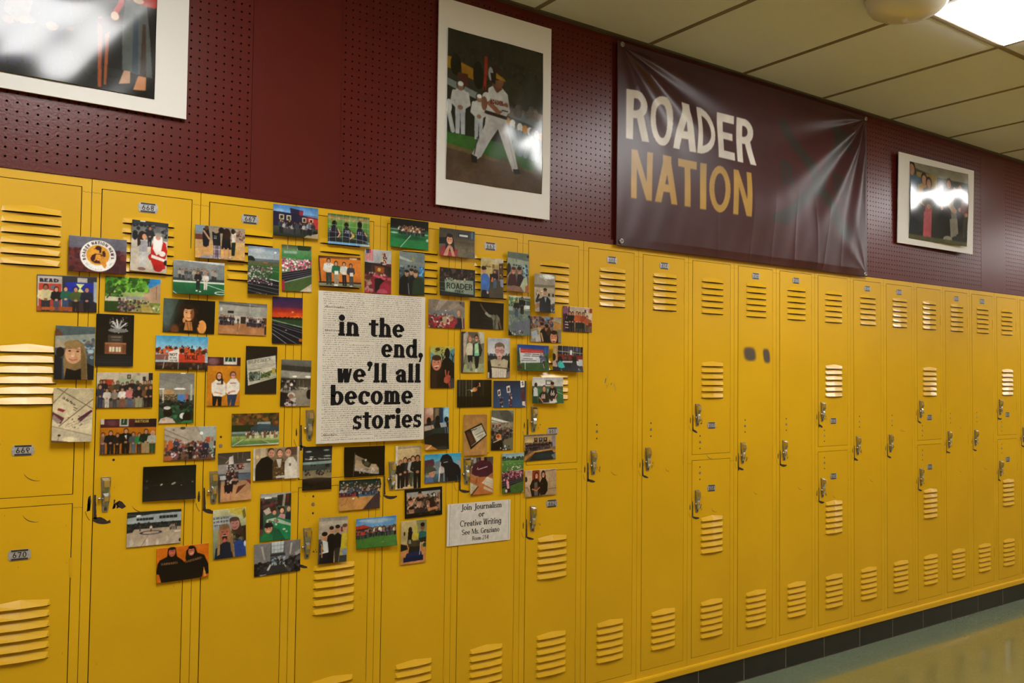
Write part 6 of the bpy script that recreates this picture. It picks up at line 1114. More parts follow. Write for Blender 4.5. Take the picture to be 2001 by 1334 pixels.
'desk': lambda c: c.bg('6a5c50', 'b06c3c').r(0, 0, 100, 30, '4a4440').b(0, 0, 30, 40, 24, 2, 5, ('2c2c30', 'b0b0ac', '6a6660', '3a3034')).r(14, 2, 26, 24, '98948c').p([(34, 0), (70, 0), (74, 14), (62, 22), (44, 20)], '1c1412').r(46, 0, 60, 16, 'a87a60').p([(6, 70), (10, 40), (24, 22), (44, 14), (64, 14), (88, 20), (98, 40), (98, 76), (60, 84), (30, 80)], '43182a').l([(30, 50), (33, 42), (36, 51), (42, 46)], 2, 'c4aeb4').l([(42, 48), (74, 40)], 4, 'b49aa2').l([(6, 68), (20, 78), (34, 80)], 8, '9a6a50').l([(96, 70), (80, 82)], 8, '9a6a50').p([(0, 78), (30, 80), (100, 80), (100, 150), (0, 150)], 'a8643a').p([(0, 98), (36, 118), (0, 148)], 'b8ac90').p([(0, 150), (34, 114), (38, 118), (4, 154)], '4a3420').p([(50, 104), (74, 80), (100, 92), (100, 132)], 'c0b4a0').l([(56, 106), (98, 122)], .8, '8a7c68').l([(62, 98), (98, 112)], .8, '8a7c68').l([(70, 90), (98, 102)], .8, '8a7c68').p([(60, 118), (98, 136), (98, 146), (58, 128)], 'b4a48c').l([(30, 84), (26, 104)], 2.4, '4a2a2c'),
'pinkcrowd': lambda c: c.bg('8aa8b4', '3a5a2c').r(0, 0, 100, 22, '7a9cb0', 'a8bcbc').b(0, 16, 100, 30, 50, 3, 6, ('23402a', '35543a', '1f3420')).r(0, 28, 100, 40, '5a8a44', '4a7c3c').r(0, 36, 100, 70, '4a7a3a', '3f6c34').b(0, 38, 100, 46, 18, 1, 2, ('8a9a80', 'b0b8a8')).b(24, 50, 100, 72, 44, 1.4, 2.8, ('c8ccc0', '6a7a5c', 'd8d8d0', '8a4a54')).l([(0, 78), (100, 62)], 2, 'c0c8c0').p([(0, 80), (100, 64), (100, 100), (0, 118)], '2a2a32').b(0, 70, 100, 106, 120, 2.2, 4.4, ('7a1f3c', 'a83a5c', '4a1c2c', 'c07a90', '2a2028', 'd8b8c4', '5a1c30')).p([(0, 108), (100, 92), (100, 108), (0, 134)], '15161c').l([(0, 114), (100, 96)], 1, '8a8c94').l([(0, 122), (100, 102)], 1, '8a8c94').p([(0, 132), (100, 106), (100, 150), (0, 150)], '3a5a2c').p([(14, 146), (20, 118), (28, 108), (36, 118), (40, 146)], '17161a').e(27, 110, 6, 8, 'd08aa0').p([(22, 116), (34, 116), (34, 132), (24, 132)], 'c890a0').e(20, 140, 5, 6, 'd0a8a8').p([(92, 150), (100, 140), (100, 150)], '8a9a70'),
'darkw': lambda c: c.bg('b89c80', '9a7c60').r(0, 0, 36, 100, 'c4a88c', 'b09478').r(34, 2, 68, 50, '8a3a1c', '7a3018').r(90, 8, 150, 92, 'b09474', 'a48868').l([(116, 10), (116, 88)], 1, '8a7054').l([(96, 50), (148, 46)], 1, '8a7054').l([(94, 8), (148, 4)], 1.6, '4a3c30').e(4, 34, 7, 10, '2a2428').l([(0, 64), (14, 66), (16, 80)], 2, '4a4038').e(6, 96, 9, 8, 'a08870').l([(110, 76), (148, 74)], 3, '7a6448').p([(22, 60), (34, 38), (56, 34), (70, 48), (72, 76), (66, 100), (30, 100)], '17110f').p([(44, 48), (58, 46), (60, 98), (42, 98)], '5a5450').p([(68, 52), (80, 34), (98, 34), (108, 54), (106, 82), (94, 96), (70, 98)], '120e0e').e(54, 22, 9, 14, '3a1c14').e(54, 24, 7, 10, 'bd7c60').p([(44, 20), (48, 20), (48, 46), (42, 44)], '3a1c14').e(86, 20, 10, 16, '1c100e').e(86, 22, 7, 10, 'b87860').p([(94, 18), (98, 24), (98, 46), (92, 42)], '1a0f0d').l([(50, 30), (58, 30)], 1.4, 'e0c8b8').l([(82, 28), (90, 28)], 1.4, 'e0c8b8').l([(34, 72), (54, 78), (68, 68)], 5, 'a86c50').e(52, 70, 8, 6, '6a3a24').e(80, 54, 3, 3, '3a3434'),
'flag': lambda c: c.bg('0b0908', '0d0b09').p([(41, 26), (52, 32), (78, 44), (98, 58), (116, 62), (128, 74), (128, 92), (108, 90), (84, 84), (60, 82), (38, 80)], '8a7a64').p([(44, 44), (100, 62), (124, 74), (126, 80), (60, 74), (40, 66)], 'a08c70').p([(38, 78), (40, 68), (70, 76), (126, 86), (128, 94), (100, 92), (66, 84)], '989088').b(44, 72, 124, 90, 30, 1.4, 3, ('b0a89c', '6a6258', 'c0b8ac')).p([(64, 44), (80, 44), (100, 60), (92, 72), (76, 66), (66, 56)], '2c2a20').e(82, 58, 10, 7, '4a4838').e(79, 46, 4, 4, 'b8b0a4').l([(40, 20), (34, 96)], 1.6, '6a645c').l([(92, 74), (92, 96)], 1, '8a8a88').e(112, 64, 8, 4, 'b09a7c', .8, .6).p([(0, 96), (8, 100), (0, 100)], '8a4a3a'),
'wrestle': lambda c: c.bg('17241f', 'a8743c').r(0, 0, 150, 20, '10201f', '1a3430').b(0, 8, 150, 30, 90, 1.6, 3.4, ('23342f', '8a8478', '3a302c', '14201e', 'b09c88', '5a3a34')).r(0, 28, 150, 48, '2a3034').p([(0, 46), (62, 42), (60, 54), (0, 58)], '8a2c2c').p([(60, 44), (150, 36), (150, 44), (128, 58), (62, 58)], '3a5a74').b(0, 24, 150, 50, 70, 1.8, 3.8, ('15181c', 'c8a890', '2c4a6a', '8a8a88', '4a2c28', 'b8b4b0')).crowd(6, 50, 54, 26, 6, ('3a5a78', '1c2430', 'a8a4a0', '4a3a38')).m(66, 58, 40, '2c3c50', '15171c').crowd(80, 146, 52, 24, 8, ('c8a88c', '3a5068', '8a7c70', '20242c', 'b89a54')).r(0, 56, 64, 100, 'b07c44', 'b88448').p([(0, 58), (128, 56), (80, 100), (0, 100)], 'b4824a').p([(132, 52), (150, 46), (150, 100), (86, 100)], '3a2c30').l([(132, 52), (84, 100)], 1, '8a7a6c').l([(6, 84), (24, 76), (32, 60)], .8, '4a3424').e(52, 62, 4, 2, 'e0e0dc').l([(66, 50), (70, 60)], 3, '15171c'),
'guys': lambda c: c.bg('b09870', '8a7858').r(0, 0, 100, 12, '9a8a6c').p([(8, 12), (92, 8), (92, 150), (8, 150)], 'bba57c').l([(8, 14), (92, 10)], 2, 'd0bc94').r(0, 0, 9, 150, 'c8c0ac').r(92, 30, 100, 150, 'a8946c').r(30, 100, 80, 130, 'b8985c').m(20, 146, 98, '181618', '14141a', 'b07c5e', '7a5a3a', 1.15).m(38, 142, 102, '15161c', '17181e', 'b07c60', '3a261a', 1.05).m(54, 136, 92, '26262c', '1c1c24', '9a6a50', '17110e').m(68, 142, 106, 'a8aaa6', '3c4a40', 'b8866a', '241812').m(86, 150, 116, '12181a', '101418', '9a6c50', '100c0b', 1.3),
'guys2': lambda c: c.bg('a8a094', '8a7a60').r(0, 0, 100, 16, '7a7668', '98948a').r(0, 14, 100, 26, 'b0a99a').r(76, 34, 90, 50, '6a2c28').r(20, 44, 34, 50, '98907c').r(40, 70, 62, 150, 'b09470').r(0, 70, 10, 150, '4a4440').p([(28, 150), (30, 62), (44, 52), (56, 60), (54, 150)], '101014').p([(54, 112), (52, 62), (66, 52), (80, 62), (78, 100), (62, 106)], '131317').p([(56, 104), (76, 100), (70, 150), (58, 150)], '2c2a26').p([(76, 130), (80, 56), (92, 50), (100, 60), (100, 150), (74, 150)], 'b0a02c').p([(80, 110), (100, 104), (100, 130), (84, 128)], '7a90a8').p([(74, 128), (100, 128), (100, 150), (72, 150)], '33383a').p([(8, 150), (6, 84), (16, 74), (32, 80), (36, 110), (32, 150)], 'c4c8cc').p([(4, 84), (14, 76), (18, 110), (10, 118), (4, 110)], '24283a').l([(10, 86), (20, 110)], 3, 'b8a040').p([(6, 118), (36, 114), (34, 150), (4, 150)], '15161f').e(22, 64, 9, 12, 'b07c60').e(21, 54, 10, 7, '15100e').e(44, 44, 8, 11, 'b8866a').e(44, 36, 8, 6, '2a1c15').e(65, 42, 8, 11, 'ac7a60').e(65, 33, 8.5, 6, '1f1612').e(90, 40, 8, 12, 'c09078').e(90, 31, 8.5, 6, '5a4230').l([(12, 96), (14, 128)], 4, 'b07c60'),
'cabcrowd': lambda c: c.bg('3a78b8', '2f6a2c').r(0, 0, 150, 34, '3f7cc0', '6a9cc8').e(80, 12, 50, 8, 'b4c4d0', .7, .8).e(30, 8, 20, 4, 'c4d0d8', .6, .8).p([(0, 26), (30, 22), (54, 32), (0, 38)], 'a8342c').p([(0, 36), (58, 32), (58, 50), (0, 52)], '3a201f').p([(40, 38), (90, 32), (150, 36), (150, 56), (40, 58)], '3a3c30').b(46, 34, 150, 52, 40, 3, 6, ('4a4434', '3a4a2c', '5a4a34')).r(0, 52, 150, 100, '3f7030', '356428').crowd(2, 50, 68, 28, 8, ('c8c4bc', 'a82c34', 'b83a3c', '3a2c38', 'd8d4cc')).crowd(44, 150, 64, 30, 18, ('b8a89c', '2c3448', 'd0c8bc', '8a6a60', '3a4a6a', '5a3a34', '1c1c24')).b(90, 78, 110, 86, 3, 2, 3, ('6a8a50',), .5),
'champ': lambda c: c.bg('0b0b0c').r(8, 12, 142, 84, '7a6a58').r(8, 12, 142, 32, '8a9298', 'a89c8c').b(8, 24, 142, 84, 150, 3, 6.5, ('1c1412', '3a2c26', 'b08468', '8a6450', '23202a', '141214', 'c4a088', '4a3a34')).face(22, 44, 8, 'b07c60', '17100e', None, 0).face(60, 22, 7, 'b8866a', '15100e', None, 0).face(58, 50, 9, 'b08068', '120e0d', '2a2226', 0).face(26, 76, 10, 'a87a60', '100c0c', None, 0).p([(100, 84), (98, 50), (106, 40), (118, 42), (124, 84)], '33201c').r(104, 52, 122, 72, '2a1a14').p([(90, 72), (128, 68), (132, 76), (92, 82)], 'b07850').e(117, 28, 6, 9, '1a1716').e(117, 28, 4, 6, 'd4d4d0').e(136, 30, 5, 12, '4a342c').l([(136, 20), (138, 50)], 3, 'b8a08c').r(0, 84, 150, 100, '0b0b0c').r(0, 0, 150, 11, '0d0d0e').r(0, 0, 8, 100, '0b0b0c').r(142, 0, 150, 100, '0b0b0c').l([(56, 87), (57, 92)], 1, '5a5a5c').l([(61, 88), (68, 91)], 2, '46464a').l([(101, 88), (104, 91)], 1.2, '7a8a4a').l([(108, 86), (108, 92)], 1.2, '7a8a4a').l([(114, 86), (116, 92)], 1.2, '7a8a4a'),
'bluedesk': lambda c: c.bg('b0a070', 'b07a44').e(8, 12, 14, 12, 'd8d4a8', .8, .8).r(0, 0, 60, 80, 'b8a874', 'a09064').r(60, 0, 100, 70, '7c7c58', '8a7c58').e(14, 44, 3, 7, '1c1512').p([(26, 84), (28, 40), (36, 30), (46, 40), (46, 80)], '17120f').e(36, 32, 7, 10, '231610').p([(52, 20), (64, 16), (64, 62), (50, 62)], 'a8a444').p([(44, 46), (72, 46), (72, 66), (42, 66)], 'b8a83c').e(84, 26, 8, 11, '7a5440').e(84, 17, 8.5, 7, '120e0c').p([(68, 66), (70, 44), (82, 38), (100, 44), (100, 66)], '25605c').p([(70, 64), (100, 60), (100, 84), (72, 80)], '2a2420').p([(0, 84), (100, 78), (100, 150), (0, 150)], 'b47c48').p([(0, 78), (24, 84), (28, 98), (0, 104)], '1c1a18').p([(28, 70), (76, 70), (74, 92), (30, 92)], '3c3824').r(30, 66, 40, 80, '8a8470').p([(34, 90), (74, 90), (76, 116), (30, 116)], '201f1c').p([(24, 112), (80, 108), (88, 138), (12, 142)], '16234c').p([(12, 126), (88, 122), (88, 140), (12, 142)], '101a3c').p([(80, 80), (90, 76), (100, 94), (92, 98)], 'c09a6a').l([(78, 78), (74, 120)], 2, 'c8c8c8').e(94, 88, 8, 8, '2c4a2c'),
}
PHOTOS = {
'news': (0.323, 1.735, 1, -0.0, 'snapshot of a dark stadium crowd with a round Roader Nation News logo'),
'santa': (0.461, 1.772, 0, -1.2, 'snapshot of a child standing before a bearded person in a red and white costume'),
'read': (0.249, 1.621, 1, 1.1, 'snapshot of five people in front of a red READ poster and blue screen'),
'tree': (0.422, 1.628, 1, -0.1, 'snapshot of a crowd under big green trees beside a brick building'),
'blonde': (0.271, 1.455, 0, -0.5, 'selfie snapshot of a long-haired blonde person smiling in a dim hall'),
'firework': (0.376, 1.494, 0, -0.0, 'night snapshot of fireworks bursting over a lit brick building'),
'tiles': (0.270, 1.281, 0, -1.1, 'snapshot of painted ceiling tiles with handwriting, left below the blonde selfie'),
'classgrp': (0.407, 1.350, 1, 0.3, 'snapshot of a large group posing in two rows in a pale classroom'),
'bannergrp': (0.420, 1.216, 1, -0.5, 'snapshot of eight people against orange lockers below a maroon banner'),
'huddle': (0.667, 1.803, 1, 0.5, 'snapshot of a huddle of people on a wooden gym floor, one in plaid trousers'),
'caboose': (0.908, 1.896, 1, 0.8, 'snapshot of people lined up before a dark blue and red caboose'),
'fieldbw': (0.606, 1.690, 1, 0.3, 'snapshot of two people walking onto a green field before grey bleachers'),
'stadium': (0.805, 1.728, 0, 0.1, 'upright snapshot of a crowd on a black running track under a cloudy sky'),
'pinktrack': (0.918, 1.745, 0, 1.3, 'upright snapshot of a pink-clad crowd walking a track beside grass'),
'portrait': (0.583, 1.573, 1, -0.7, 'dark portrait snapshot of a curly-haired person lit from the side'),
'gym': (0.746, 1.573, 1, -0.8, 'snapshot of people standing around a bright gym with a shiny floor'),
'sunset': (0.890, 1.574, 0, 0.4, 'snapshot of a red and purple sunset over a running track'),
'tackle': (0.564, 1.462, 1, -0.1, 'snapshot of an orange-clad crowd holding NOT and TACKLE banners under blue sky'),
'sweaters': (0.691, 1.376, 0, -0.2, 'snapshot of two people in white sweatshirts against orange lockers'),
'paper': (0.808, 1.413, 0, -0.2, 'snapshot of a BRUNSWICK newspaper lying on black'),
'cafeteria': (0.923, 1.372, 0, -1.0, 'upright snapshot of a dim cafeteria left of the quote poster'),
'library': (0.552, 1.326, 0, 0.0, 'snapshot of a green-clad audience seen from behind in a library'),
'autumn': (0.794, 1.226, 1, 0.5, 'snapshot of a line of players on a field before autumn trees'),
'choir': (0.595, 1.189, 1, -0.7, 'snapshot of a packed seated crowd in a room with sloping ceiling'),
'darkfb': (0.538, 1.074, 1, -0.3, 'almost black night snapshot with tiny pale highlights'),
'pyramid': (0.731, 1.081, 0, 1.5, 'snapshot of a cheerleading pyramid in a gym, beside a locker handle'),
'friends': (0.864, 1.115, 1, 0.5, 'snapshot of three friends leaning their heads together, middle one in plaid'),
'staff': (1.002, 1.093, 0, -0.4, 'dark snapshot of a gym game with a white caption line'),
'gymfloor': (0.498, 0.944, 1, -0.3, 'snapshot of an empty bright basketball court with a dark circle logo'),
'harv': (0.582, 0.833, 1, 0.6, 'snapshot of two people in black sweatshirts on orange'),
'selfie2': (0.720, 0.908, 0, 1.6, 'selfie snapshot of two people, the front one with an open mouth'),
'poker': (0.865, 0.946, 0, 0.1, 'snapshot of people around a green-covered table'),
'hall': (0.874, 0.815, 1, 1.1, 'grey snapshot of a hallway with bright windows at its end'),
'net': (1.094, 1.887, 1, 0.3, 'snapshot of three players in dark jerseys seen from behind a net'),
'night': (1.325, 1.898, 1, -0.1, 'night snapshot of a team gathered on a bright green field'),
'awards': (1.064, 1.745, 1, 1.7, 'snapshot of four people holding certificates against an orange wall'),
'grad': (1.210, 1.757, 0, 0.3, 'snapshot of red graduation caps below flags on a pale wall'),
'hallway3': (1.337, 1.759, 0, 0.1, 'dim snapshot of three people close together, one in a green sweatshirt'),
'redgirl': (1.521, 1.884, 1, -0.4, 'snapshot of a dark-haired person in red resting chin on hands'),
'pride': (1.525, 1.741, 1, -0.2, 'snapshot of a crowd behind a ROADER PRIDE sign'),
'blueshirt': (1.677, 1.768, 0, 0.4, 'upright snapshot of a person in a blue shirt standing in a corridor'),
'classred': (1.796, 1.799, 0, -0.9, 'upright snapshot of two people in dark red sitting in a classroom'),
'suit': (1.925, 1.726, 0, -0.8, 'snapshot of a person in a dark suit raising one hand'),
'court': (1.805, 1.632, 0, 0.1, 'snapshot of two people standing in a shady paved courtyard'),
'band': (1.488, 1.624, 1, -0.2, 'snapshot of a red-robed crowd in an auditorium, blonde person at right'),
'reach': (1.662, 1.627, 1, -0.6, 'nearly black snapshot of a person reaching up an arm'),
'selfiec': (1.942, 1.585, 1, 0.0, 'selfie snapshot of a grinning person in front of a busy classroom'),
'orange': (2.101, 1.632, 1, -0.3, 'snapshot of a group in orange shirts, rightmost of all the photos'),
'twow': (1.601, 1.488, 0, 0.2, 'snapshot of two people in lanyards and pale shirts walking side by side'),
'glasses': (1.719, 1.469, 0, 0.9, 'snapshot of a person with glasses in a cream cheer uniform outdoors'),
'sign': (1.872, 1.472, 1, -0.8, 'snapshot of people beside a white outdoor notice board under blue sky'),
'table': (2.044, 1.472, 1, -1.7, 'snapshot of people meeting at a table, one in turquoise'),
'silh': (1.473, 1.431, 0, 0.2, 'selfie snapshot of a smiling person with a black silhouette behind'),
'curtain': (1.612, 1.336, 1, 0.5, 'snapshot of a violin player before a dark stage curtain'),
'bhs': (1.772, 1.333, 1, 0.0, 'snapshot of three raised letter cards against a deep blue sky'),
'seniors': (1.945, 1.347, 1, -0.4, 'snapshot of two players in dark jerseys on a football field'),
'darkclass': (1.452, 1.211, 0, 0.3, 'dark upright snapshot of students at desks right of the quote poster'),
'plaque': (1.618, 1.183, 0, -0.3, 'snapshot of a framed award plaque on a brown table'),
'cafhall': (1.739, 1.197, 0, -1.0, 'upright snapshot of a crowded hall with long ceiling lights'),
'board': (1.919, 1.126, 1, 0.6, 'snapshot of a group seated behind a table in a meeting room'),
'cap': (1.481, 1.069, 1, -0.1, 'snapshot of a child in a cap beside a person in a navy hood'),
'desk': (1.648, 1.031, 0, 0.1, 'snapshot of a person in a maroon shirt at an orange desk with papers'),
'pinkcrowd': (1.789, 1.033, 0, -0.7, 'upright snapshot of a pink-clad crowd on bleachers beside green grass'),
'darkw': (1.924, 0.988, 1, 0.3, 'snapshot of two long-haired people in black in a beige corridor'),
'flag': (1.172, 1.107, 1, -0.0, 'snapshot of a pale flag waving against black'),
'wrestle': (1.156, 0.996, 1, -0.5, 'snapshot of a wrestling match beside an orange gym floor'),
'guys': (1.340, 1.078, 0, 0.1, 'upright snapshot of four people in dark clothes in a doorway'),
'guys2': (1.058, 0.855, 0, -1.0, 'snapshot of four people hugging, one in yellow, one with a backpack'),
'cabcrowd': (1.220, 0.864, 1, 0.2, 'snapshot of a wide crowd on green grass beside a red roof'),
'champ': (1.404, 0.951, 1, 1.2, 'black-bordered snapshot of cheering players lifting a trophy'),
'bluedesk': (1.366, 0.815, 0, -0.3, 'upright snapshot of a blue box on a desk with people behind'),
}
LV = []
for i in range(-1, 21):
    for top, n6 in ((1.838, 1), (0.383, 1)) if i % 3 else ((1.838, 1), (1.455, 1), (0.758, 1), (0.383, 1)):
        LV.append((i * W + 0.079, i * W + 0.235, top - 0.146, top + 0.023))
LIFT = {'awards': 6, 'cabcrowd': 9, 'tiles': 7, 'suit': 6, 'table': 7, 'sign': 5, 'plaque': 4, 'harv': 4, 'darkfb': 6, 'redgirl': 4, 'huddle': 4, 'net': 3, 'pride': 3, 'desk': 3, 'seniors': 5, 'darkclass': 5, 'pinkcrowd': 4, 'friends': 3}
for q, (nm, (x, z, land, rot, label)) in enumerate(PHOTOS.items()):
    w_, h_ = (0.1515, 0.1012) if land else (0.1012, 0.1505)
    if nm == 'desk': h_ = 0.137
    if nm == 'staff': h_ = 0.142
    cv = Canvas(150 if land else 100, 100 if land else 150, 1.44, q + 3)
    PIC[nm](cv)
    cv.grain(.035)
    yo = 0.0045
    for xa, xb, za, zb in LV:
        if x - w_ / 2 < xb and x + w_ / 2 > xa and z - h_ / 2 < zb and z + h_ / 2 > za:
            yo = 0.0145
    rr = random.Random(q)
    lf = LIFT.get(nm, rr.choice((0.3, 0.8, 1.5, 2.5))) * 0.001
    side = rr.uniform(-1, 1)
    def bend(U, V, lf=lf, side=side):
        return -lf * np.clip(0.5 - V, 0, 1) ** 3 * (1 + side * 1.2 * U) - 0.25 * lf * np.clip(V + 0.5, 0, 1) ** 6
    o = sheet('photo', cv, w_, h_, GLOSSY_PRINT, bend=bend)
    o.location = (x, -yo, z)
    o.rotation_euler = (0, -math.radians(rot), 0)
    tag(o, label, 'photo', 'snapshots stuck on the lockers')

# ------------------------------------------------------------ quote poster on an old dictionary page
def fine_print(rows, rnd, parent, y, name='fine_print', m_=None):
    """rows: (x0, x1, z, letter height, density)"""
    m = MB()
    for x0, x1, z, h, dens in rows:
        x = x0
        while x < x1:
            n = rnd.randint(2, 9)
            for k in range(n):
                if x > x1: break
                hh = h * rnd.choice((1, 1, 1, 1.5))
                lw = h * rnd.uniform(.28, .5)
                if rnd.random() < dens:
                    m.quad((x, y, z), (x + lw, y, z), (x + lw, y, z + hh), (x, y, z + hh)) if rnd.random() < .5 else m.quad((x, y, z), (x + lw * 1.4, y, z), (x + lw * 1.4, y, z + h * .4), (x, y, z + h * .4))
                x += lw + h * .28
            x += h * .75
    o = m.build(name, m_ or INK2, parent, fix=False)
    o['kind'] = 'stuff'
    return o
pr_ = empty('quote_poster', (1.192, -0.0150, 1.426))
pr_.rotation_euler = (0, -math.radians(0.2), 0)
tag(pr_, 'aged dictionary page poster with large black serif words of a quote', 'poster')
PW, PH = 0.402, 0.504
MB().box(-PW / 2, PW / 2, 0, 0.0008, -PH / 2, PH / 2).build('page', PAPER, pr_)
rnd = random.Random(4)
rows = []
for k in range(69):
    z = PH / 2 - 0.006 - k * 0.00718
    ind = 0.008 if rnd.random() < .15 else 0
    rows.append((-PW / 2 + .018 + ind, -PW / 2 + .018 + .186 * (1 if rnd.random() > .08 else .5), z, .0026, .9))
    rows.append((-PW / 2 + .212, -PW / 2 + .385, z, .0026, .9))
fine_print(rows, rnd, pr_, -0.00015)
HW = (('Abercrombie,', -.178, -.105, .197), ('Abercromby,', -.178, -.105, .1195), ('Aberdare,', -.178, -.125, -.2275))
for txt, x0, x1, zz in HW:
    hd = MB()
    hd.quad((x0 - .001, -.0002, zz - .0015), (x1 + .001, -.0002, zz - .0015), (x1 + .001, -.0002, zz + .0065), (x0 - .001, -.0002, zz + .0065), mi=1)
    text_mb(txt, x0, x1, zz, .0062, -.00025, hd, t=.2, n=.1, s=.05)
    hd.build('headword', [INK, PAPER], pr_, fix=False)
MB().quad((0.0080, -.0002, -PH / 2 + .004), (0.0086, -.0002, -PH / 2 + .004), (0.0086, -.0002, PH / 2 - .01), (0.0080, -.0002, PH / 2 - .01)).build('column_rule', INK2, pr_, fix=False)
KW = dict(t=.235, n=.125, s=.05, xh=.70, gap=.045)
for txt, x0, x1, z, h in (('in', 1.063, 1.139, 1.531, .067), ('the', 1.174, 1.311, 1.531, .067), ('end,', 1.222, 1.386, 1.461, .067), ("we'll", 1.062, 1.246, 1.3745, .067), ('all', 1.280, 1.378, 1.3745, .067),
                          ('become', 1.036, 1.348, 1.2995, .068), ('stories', 1.121, 1.382, 1.2165, .067)):
    mb = text_mb(txt, x0 - 1.192, x1 - 1.192, z - 1.426, h, -0.0005, **KW)
    mb.build('lettering', INK, pr_, fix=False)

# ------------------------------------------------------------ notice: Join Journalism
jr = empty('notice_sheet', (1.641, -0.0045, 0.859))
jr.rotation_euler = (0, math.radians(0.5), 0)
tag(jr, 'white laminated notice reading Join Journalism or Creative Writing', 'sign')
JW, JH = 0.277, 0.151
MB().box(-JW / 2, JW / 2, 0, 0.0008, -JH / 2, JH / 2).build('sheet', mat('laminate', (.68, .66, .62), .3, vary=(20, .03)), jr)
MB().box(-JW / 2 + .010, JW / 2 - .007, -.0002, 0, -JH / 2 + .003, JH / 2 - .001).build('newsprint', PAPER2, jr)
for x in (-JW / 2 + .010, JW / 2 - .007):
    MB().box(x - .0005, x + .0005, -.0004, -.0002, -JH / 2 + .002, JH / 2 - .001).build('border_line', INK2, jr)
GREYP = mat('pale_news_ink', (.40, .385, .37), .6, vary=(90, .2))
rows = []
for k in range(34):
    z = JH / 2 - .008 - k * .0041
    rows.append((-JW / 2 + .014, -JW / 2 + .034, z, .0014, .8))
    for a in range(4):
        x0 = -JW / 2 + .042 + a * .056
        rows.append((x0, x0 + .048, z, .0012, .22))
fine_print(rows, rnd, jr, -.00035, 'fine_print', GREYP)
KJ = dict(t=.145, n=.085, s=.03, xh=.62, gap=.055)
for txt, x0, x1, z, h in (('Join Journalism', 1.559, 1.739, .9085, .0225), ('or', 1.6365, 1.6625, .880, .0225), ('Creative Writing', 1.557, 1.738, .8495, .0235), ('See Ms. Graziano', 1.565, 1.731, .8190, .0205), ('Room 214', 1.611, 1.682, .7955, .0160)):
    text_mb(txt, x0 - 1.641, x1 - 1.641, z - .859, h, -0.0006, **KJ).build('lettering', INK, jr, fix=False)

# ------------------------------------------------------------ mounted posters above the lockers
def mounted(name, label, x0, x1, z0, z1, cv, px0, px1, pz0, pz1, y=-0.014, tilt=(0, 0), amp=.006, bowl=None):
    r_ = empty(name, ((x0 + x1) / 2, y, (z0 + z1) / 2))
    r_.rotation_euler = (tilt[0], 0, tilt[1])
    tag(r_, label, 'poster', 'mounted posters above the lockers')
    cx, cz = (x0 + x1) / 2, (z0 + z1) / 2
    bevel(MB().box(x0 - cx, x1 - cx, -.003, .003, z0 - cz, z1 - cz).build('foam_board', BOARD, r_), .0008)
    b_ = bowl or (lambda U, V: -amp * np.cos(np.pi * U) * np.cos(np.pi * V) - .0016 * np.sin(8 * U + 5 * V + 1) * np.cos(6 * V) - .0006 * np.sin(19 * U - 13 * V))
    pp = sheet('print', cv, px1 - px0, pz1 - pz0, POSTER_PRINT, bend=lambda U, V: b_(U, V) - b_(U, V).max(), thick=.0004, parent=r_, gain=1.0)
    pp.location = ((px0 + px1) / 2 - cx, -.0036, (pz0 + pz1) / 2 - cz)
    return r_
# baseball batter
c = Canvas(100, 128, 3.8, 77)
c.bg('24241e', '2a2a22').b(0, 0, 100, 44, 60, 6, 14, ('23241c', '2b2c24', '1f2019', '303026'), .5).r(0, 24, 4, 34, '8a6a1c').p([(13, 27), (25, 30), (26, 40), (14, 37)], '8a6418').e(8, 30, 5, 9, '15150f').e(30, 35, 5, 12, '15140f').r(10, 36, 20, 50, '4a2420')
c.p([(0, 42), (36, 52), (36, 58), (0, 48)], '6a7474').p([(0, 48), (36, 58), (36, 92), (0, 86)], '1c1e1a').p([(56, 56), (100, 62), (100, 70), (56, 64)], '5c666a').b(56, 54, 100, 62, 26, 2, 5, ('4a4c46', '6a5c58', '3a3a34'), .7)
c.p([(56, 64), (100, 70), (100, 96), (56, 92)], '2a302e').p([(0, 88), (100, 90), (100, 112), (0, 98)], '2f5a26').p([(0, 97), (100, 110), (100, 114), (0, 102)], '5a5030').p([(0, 101), (100, 112), (100, 128), (0, 128)], '4a3a2c')
c.b(0, 104, 100, 128, 80, 2, 7, ('4c3c2e', '443426', '52422f'), .4)
for x, y, h in ((13, 88, 46), (31, 90, 40)):
    c.m(x, y, h, 'a4a8a8', '9aa2a8', '7a6050', '2a241f', 1.05).e(x, y - h * .93, h * .06, h * .045, 'c4c8c8')
c.l([(2, 70), (6, 86)], 4, '9aa2a4').e(2, 66, 3, 6, 'a8acac')
for k in range(9):
    x = 60 + k * 4.6 + (k % 3)
    c.e(x, 70 + k * .8, 3.2, 4, ('a8762c', 'c4c4c0', '2a2622', 'bfc3c3')[k % 4]).l([(x, 74 + k), (x + 4, 84 + k), (x + 1, 94 + k * .5)], 5, ('6a7a88', '7a8894', '5a6a74')[k % 3])
c.l([(36, 46), (38, 20)], 2.6, '8a241c').l([(37.6, 32), (38, 18)], 3.2, '8c2a20').l([(36, 50), (36, 44)], 1.4, '2a1c18')
c.p([(38, 66), (58, 67), (62, 78), (68, 94), (73, 110), (67, 112), (60, 98), (50, 78), (42, 90), (34, 104), (30, 107), (25, 103), (32, 88), (37, 76)], 'a8a9ab').l([(30, 88), (27, 103)], 1, '3a3440').l([(60, 80), (70, 108)], .8, '8a8c90')
c.p([(40, 44), (46, 40), (54, 41), (60, 46), (61, 60), (58, 67), (38, 65), (39, 54)], 'aeb0b0').p([(54, 46), (60, 46), (62, 58), (54, 60)], 'a4a6a6').l([(46, 41), (49, 46), (54, 42)], 1, '5a2a24').l([(38, 65), (58, 67)], 3, '2a1c1c')
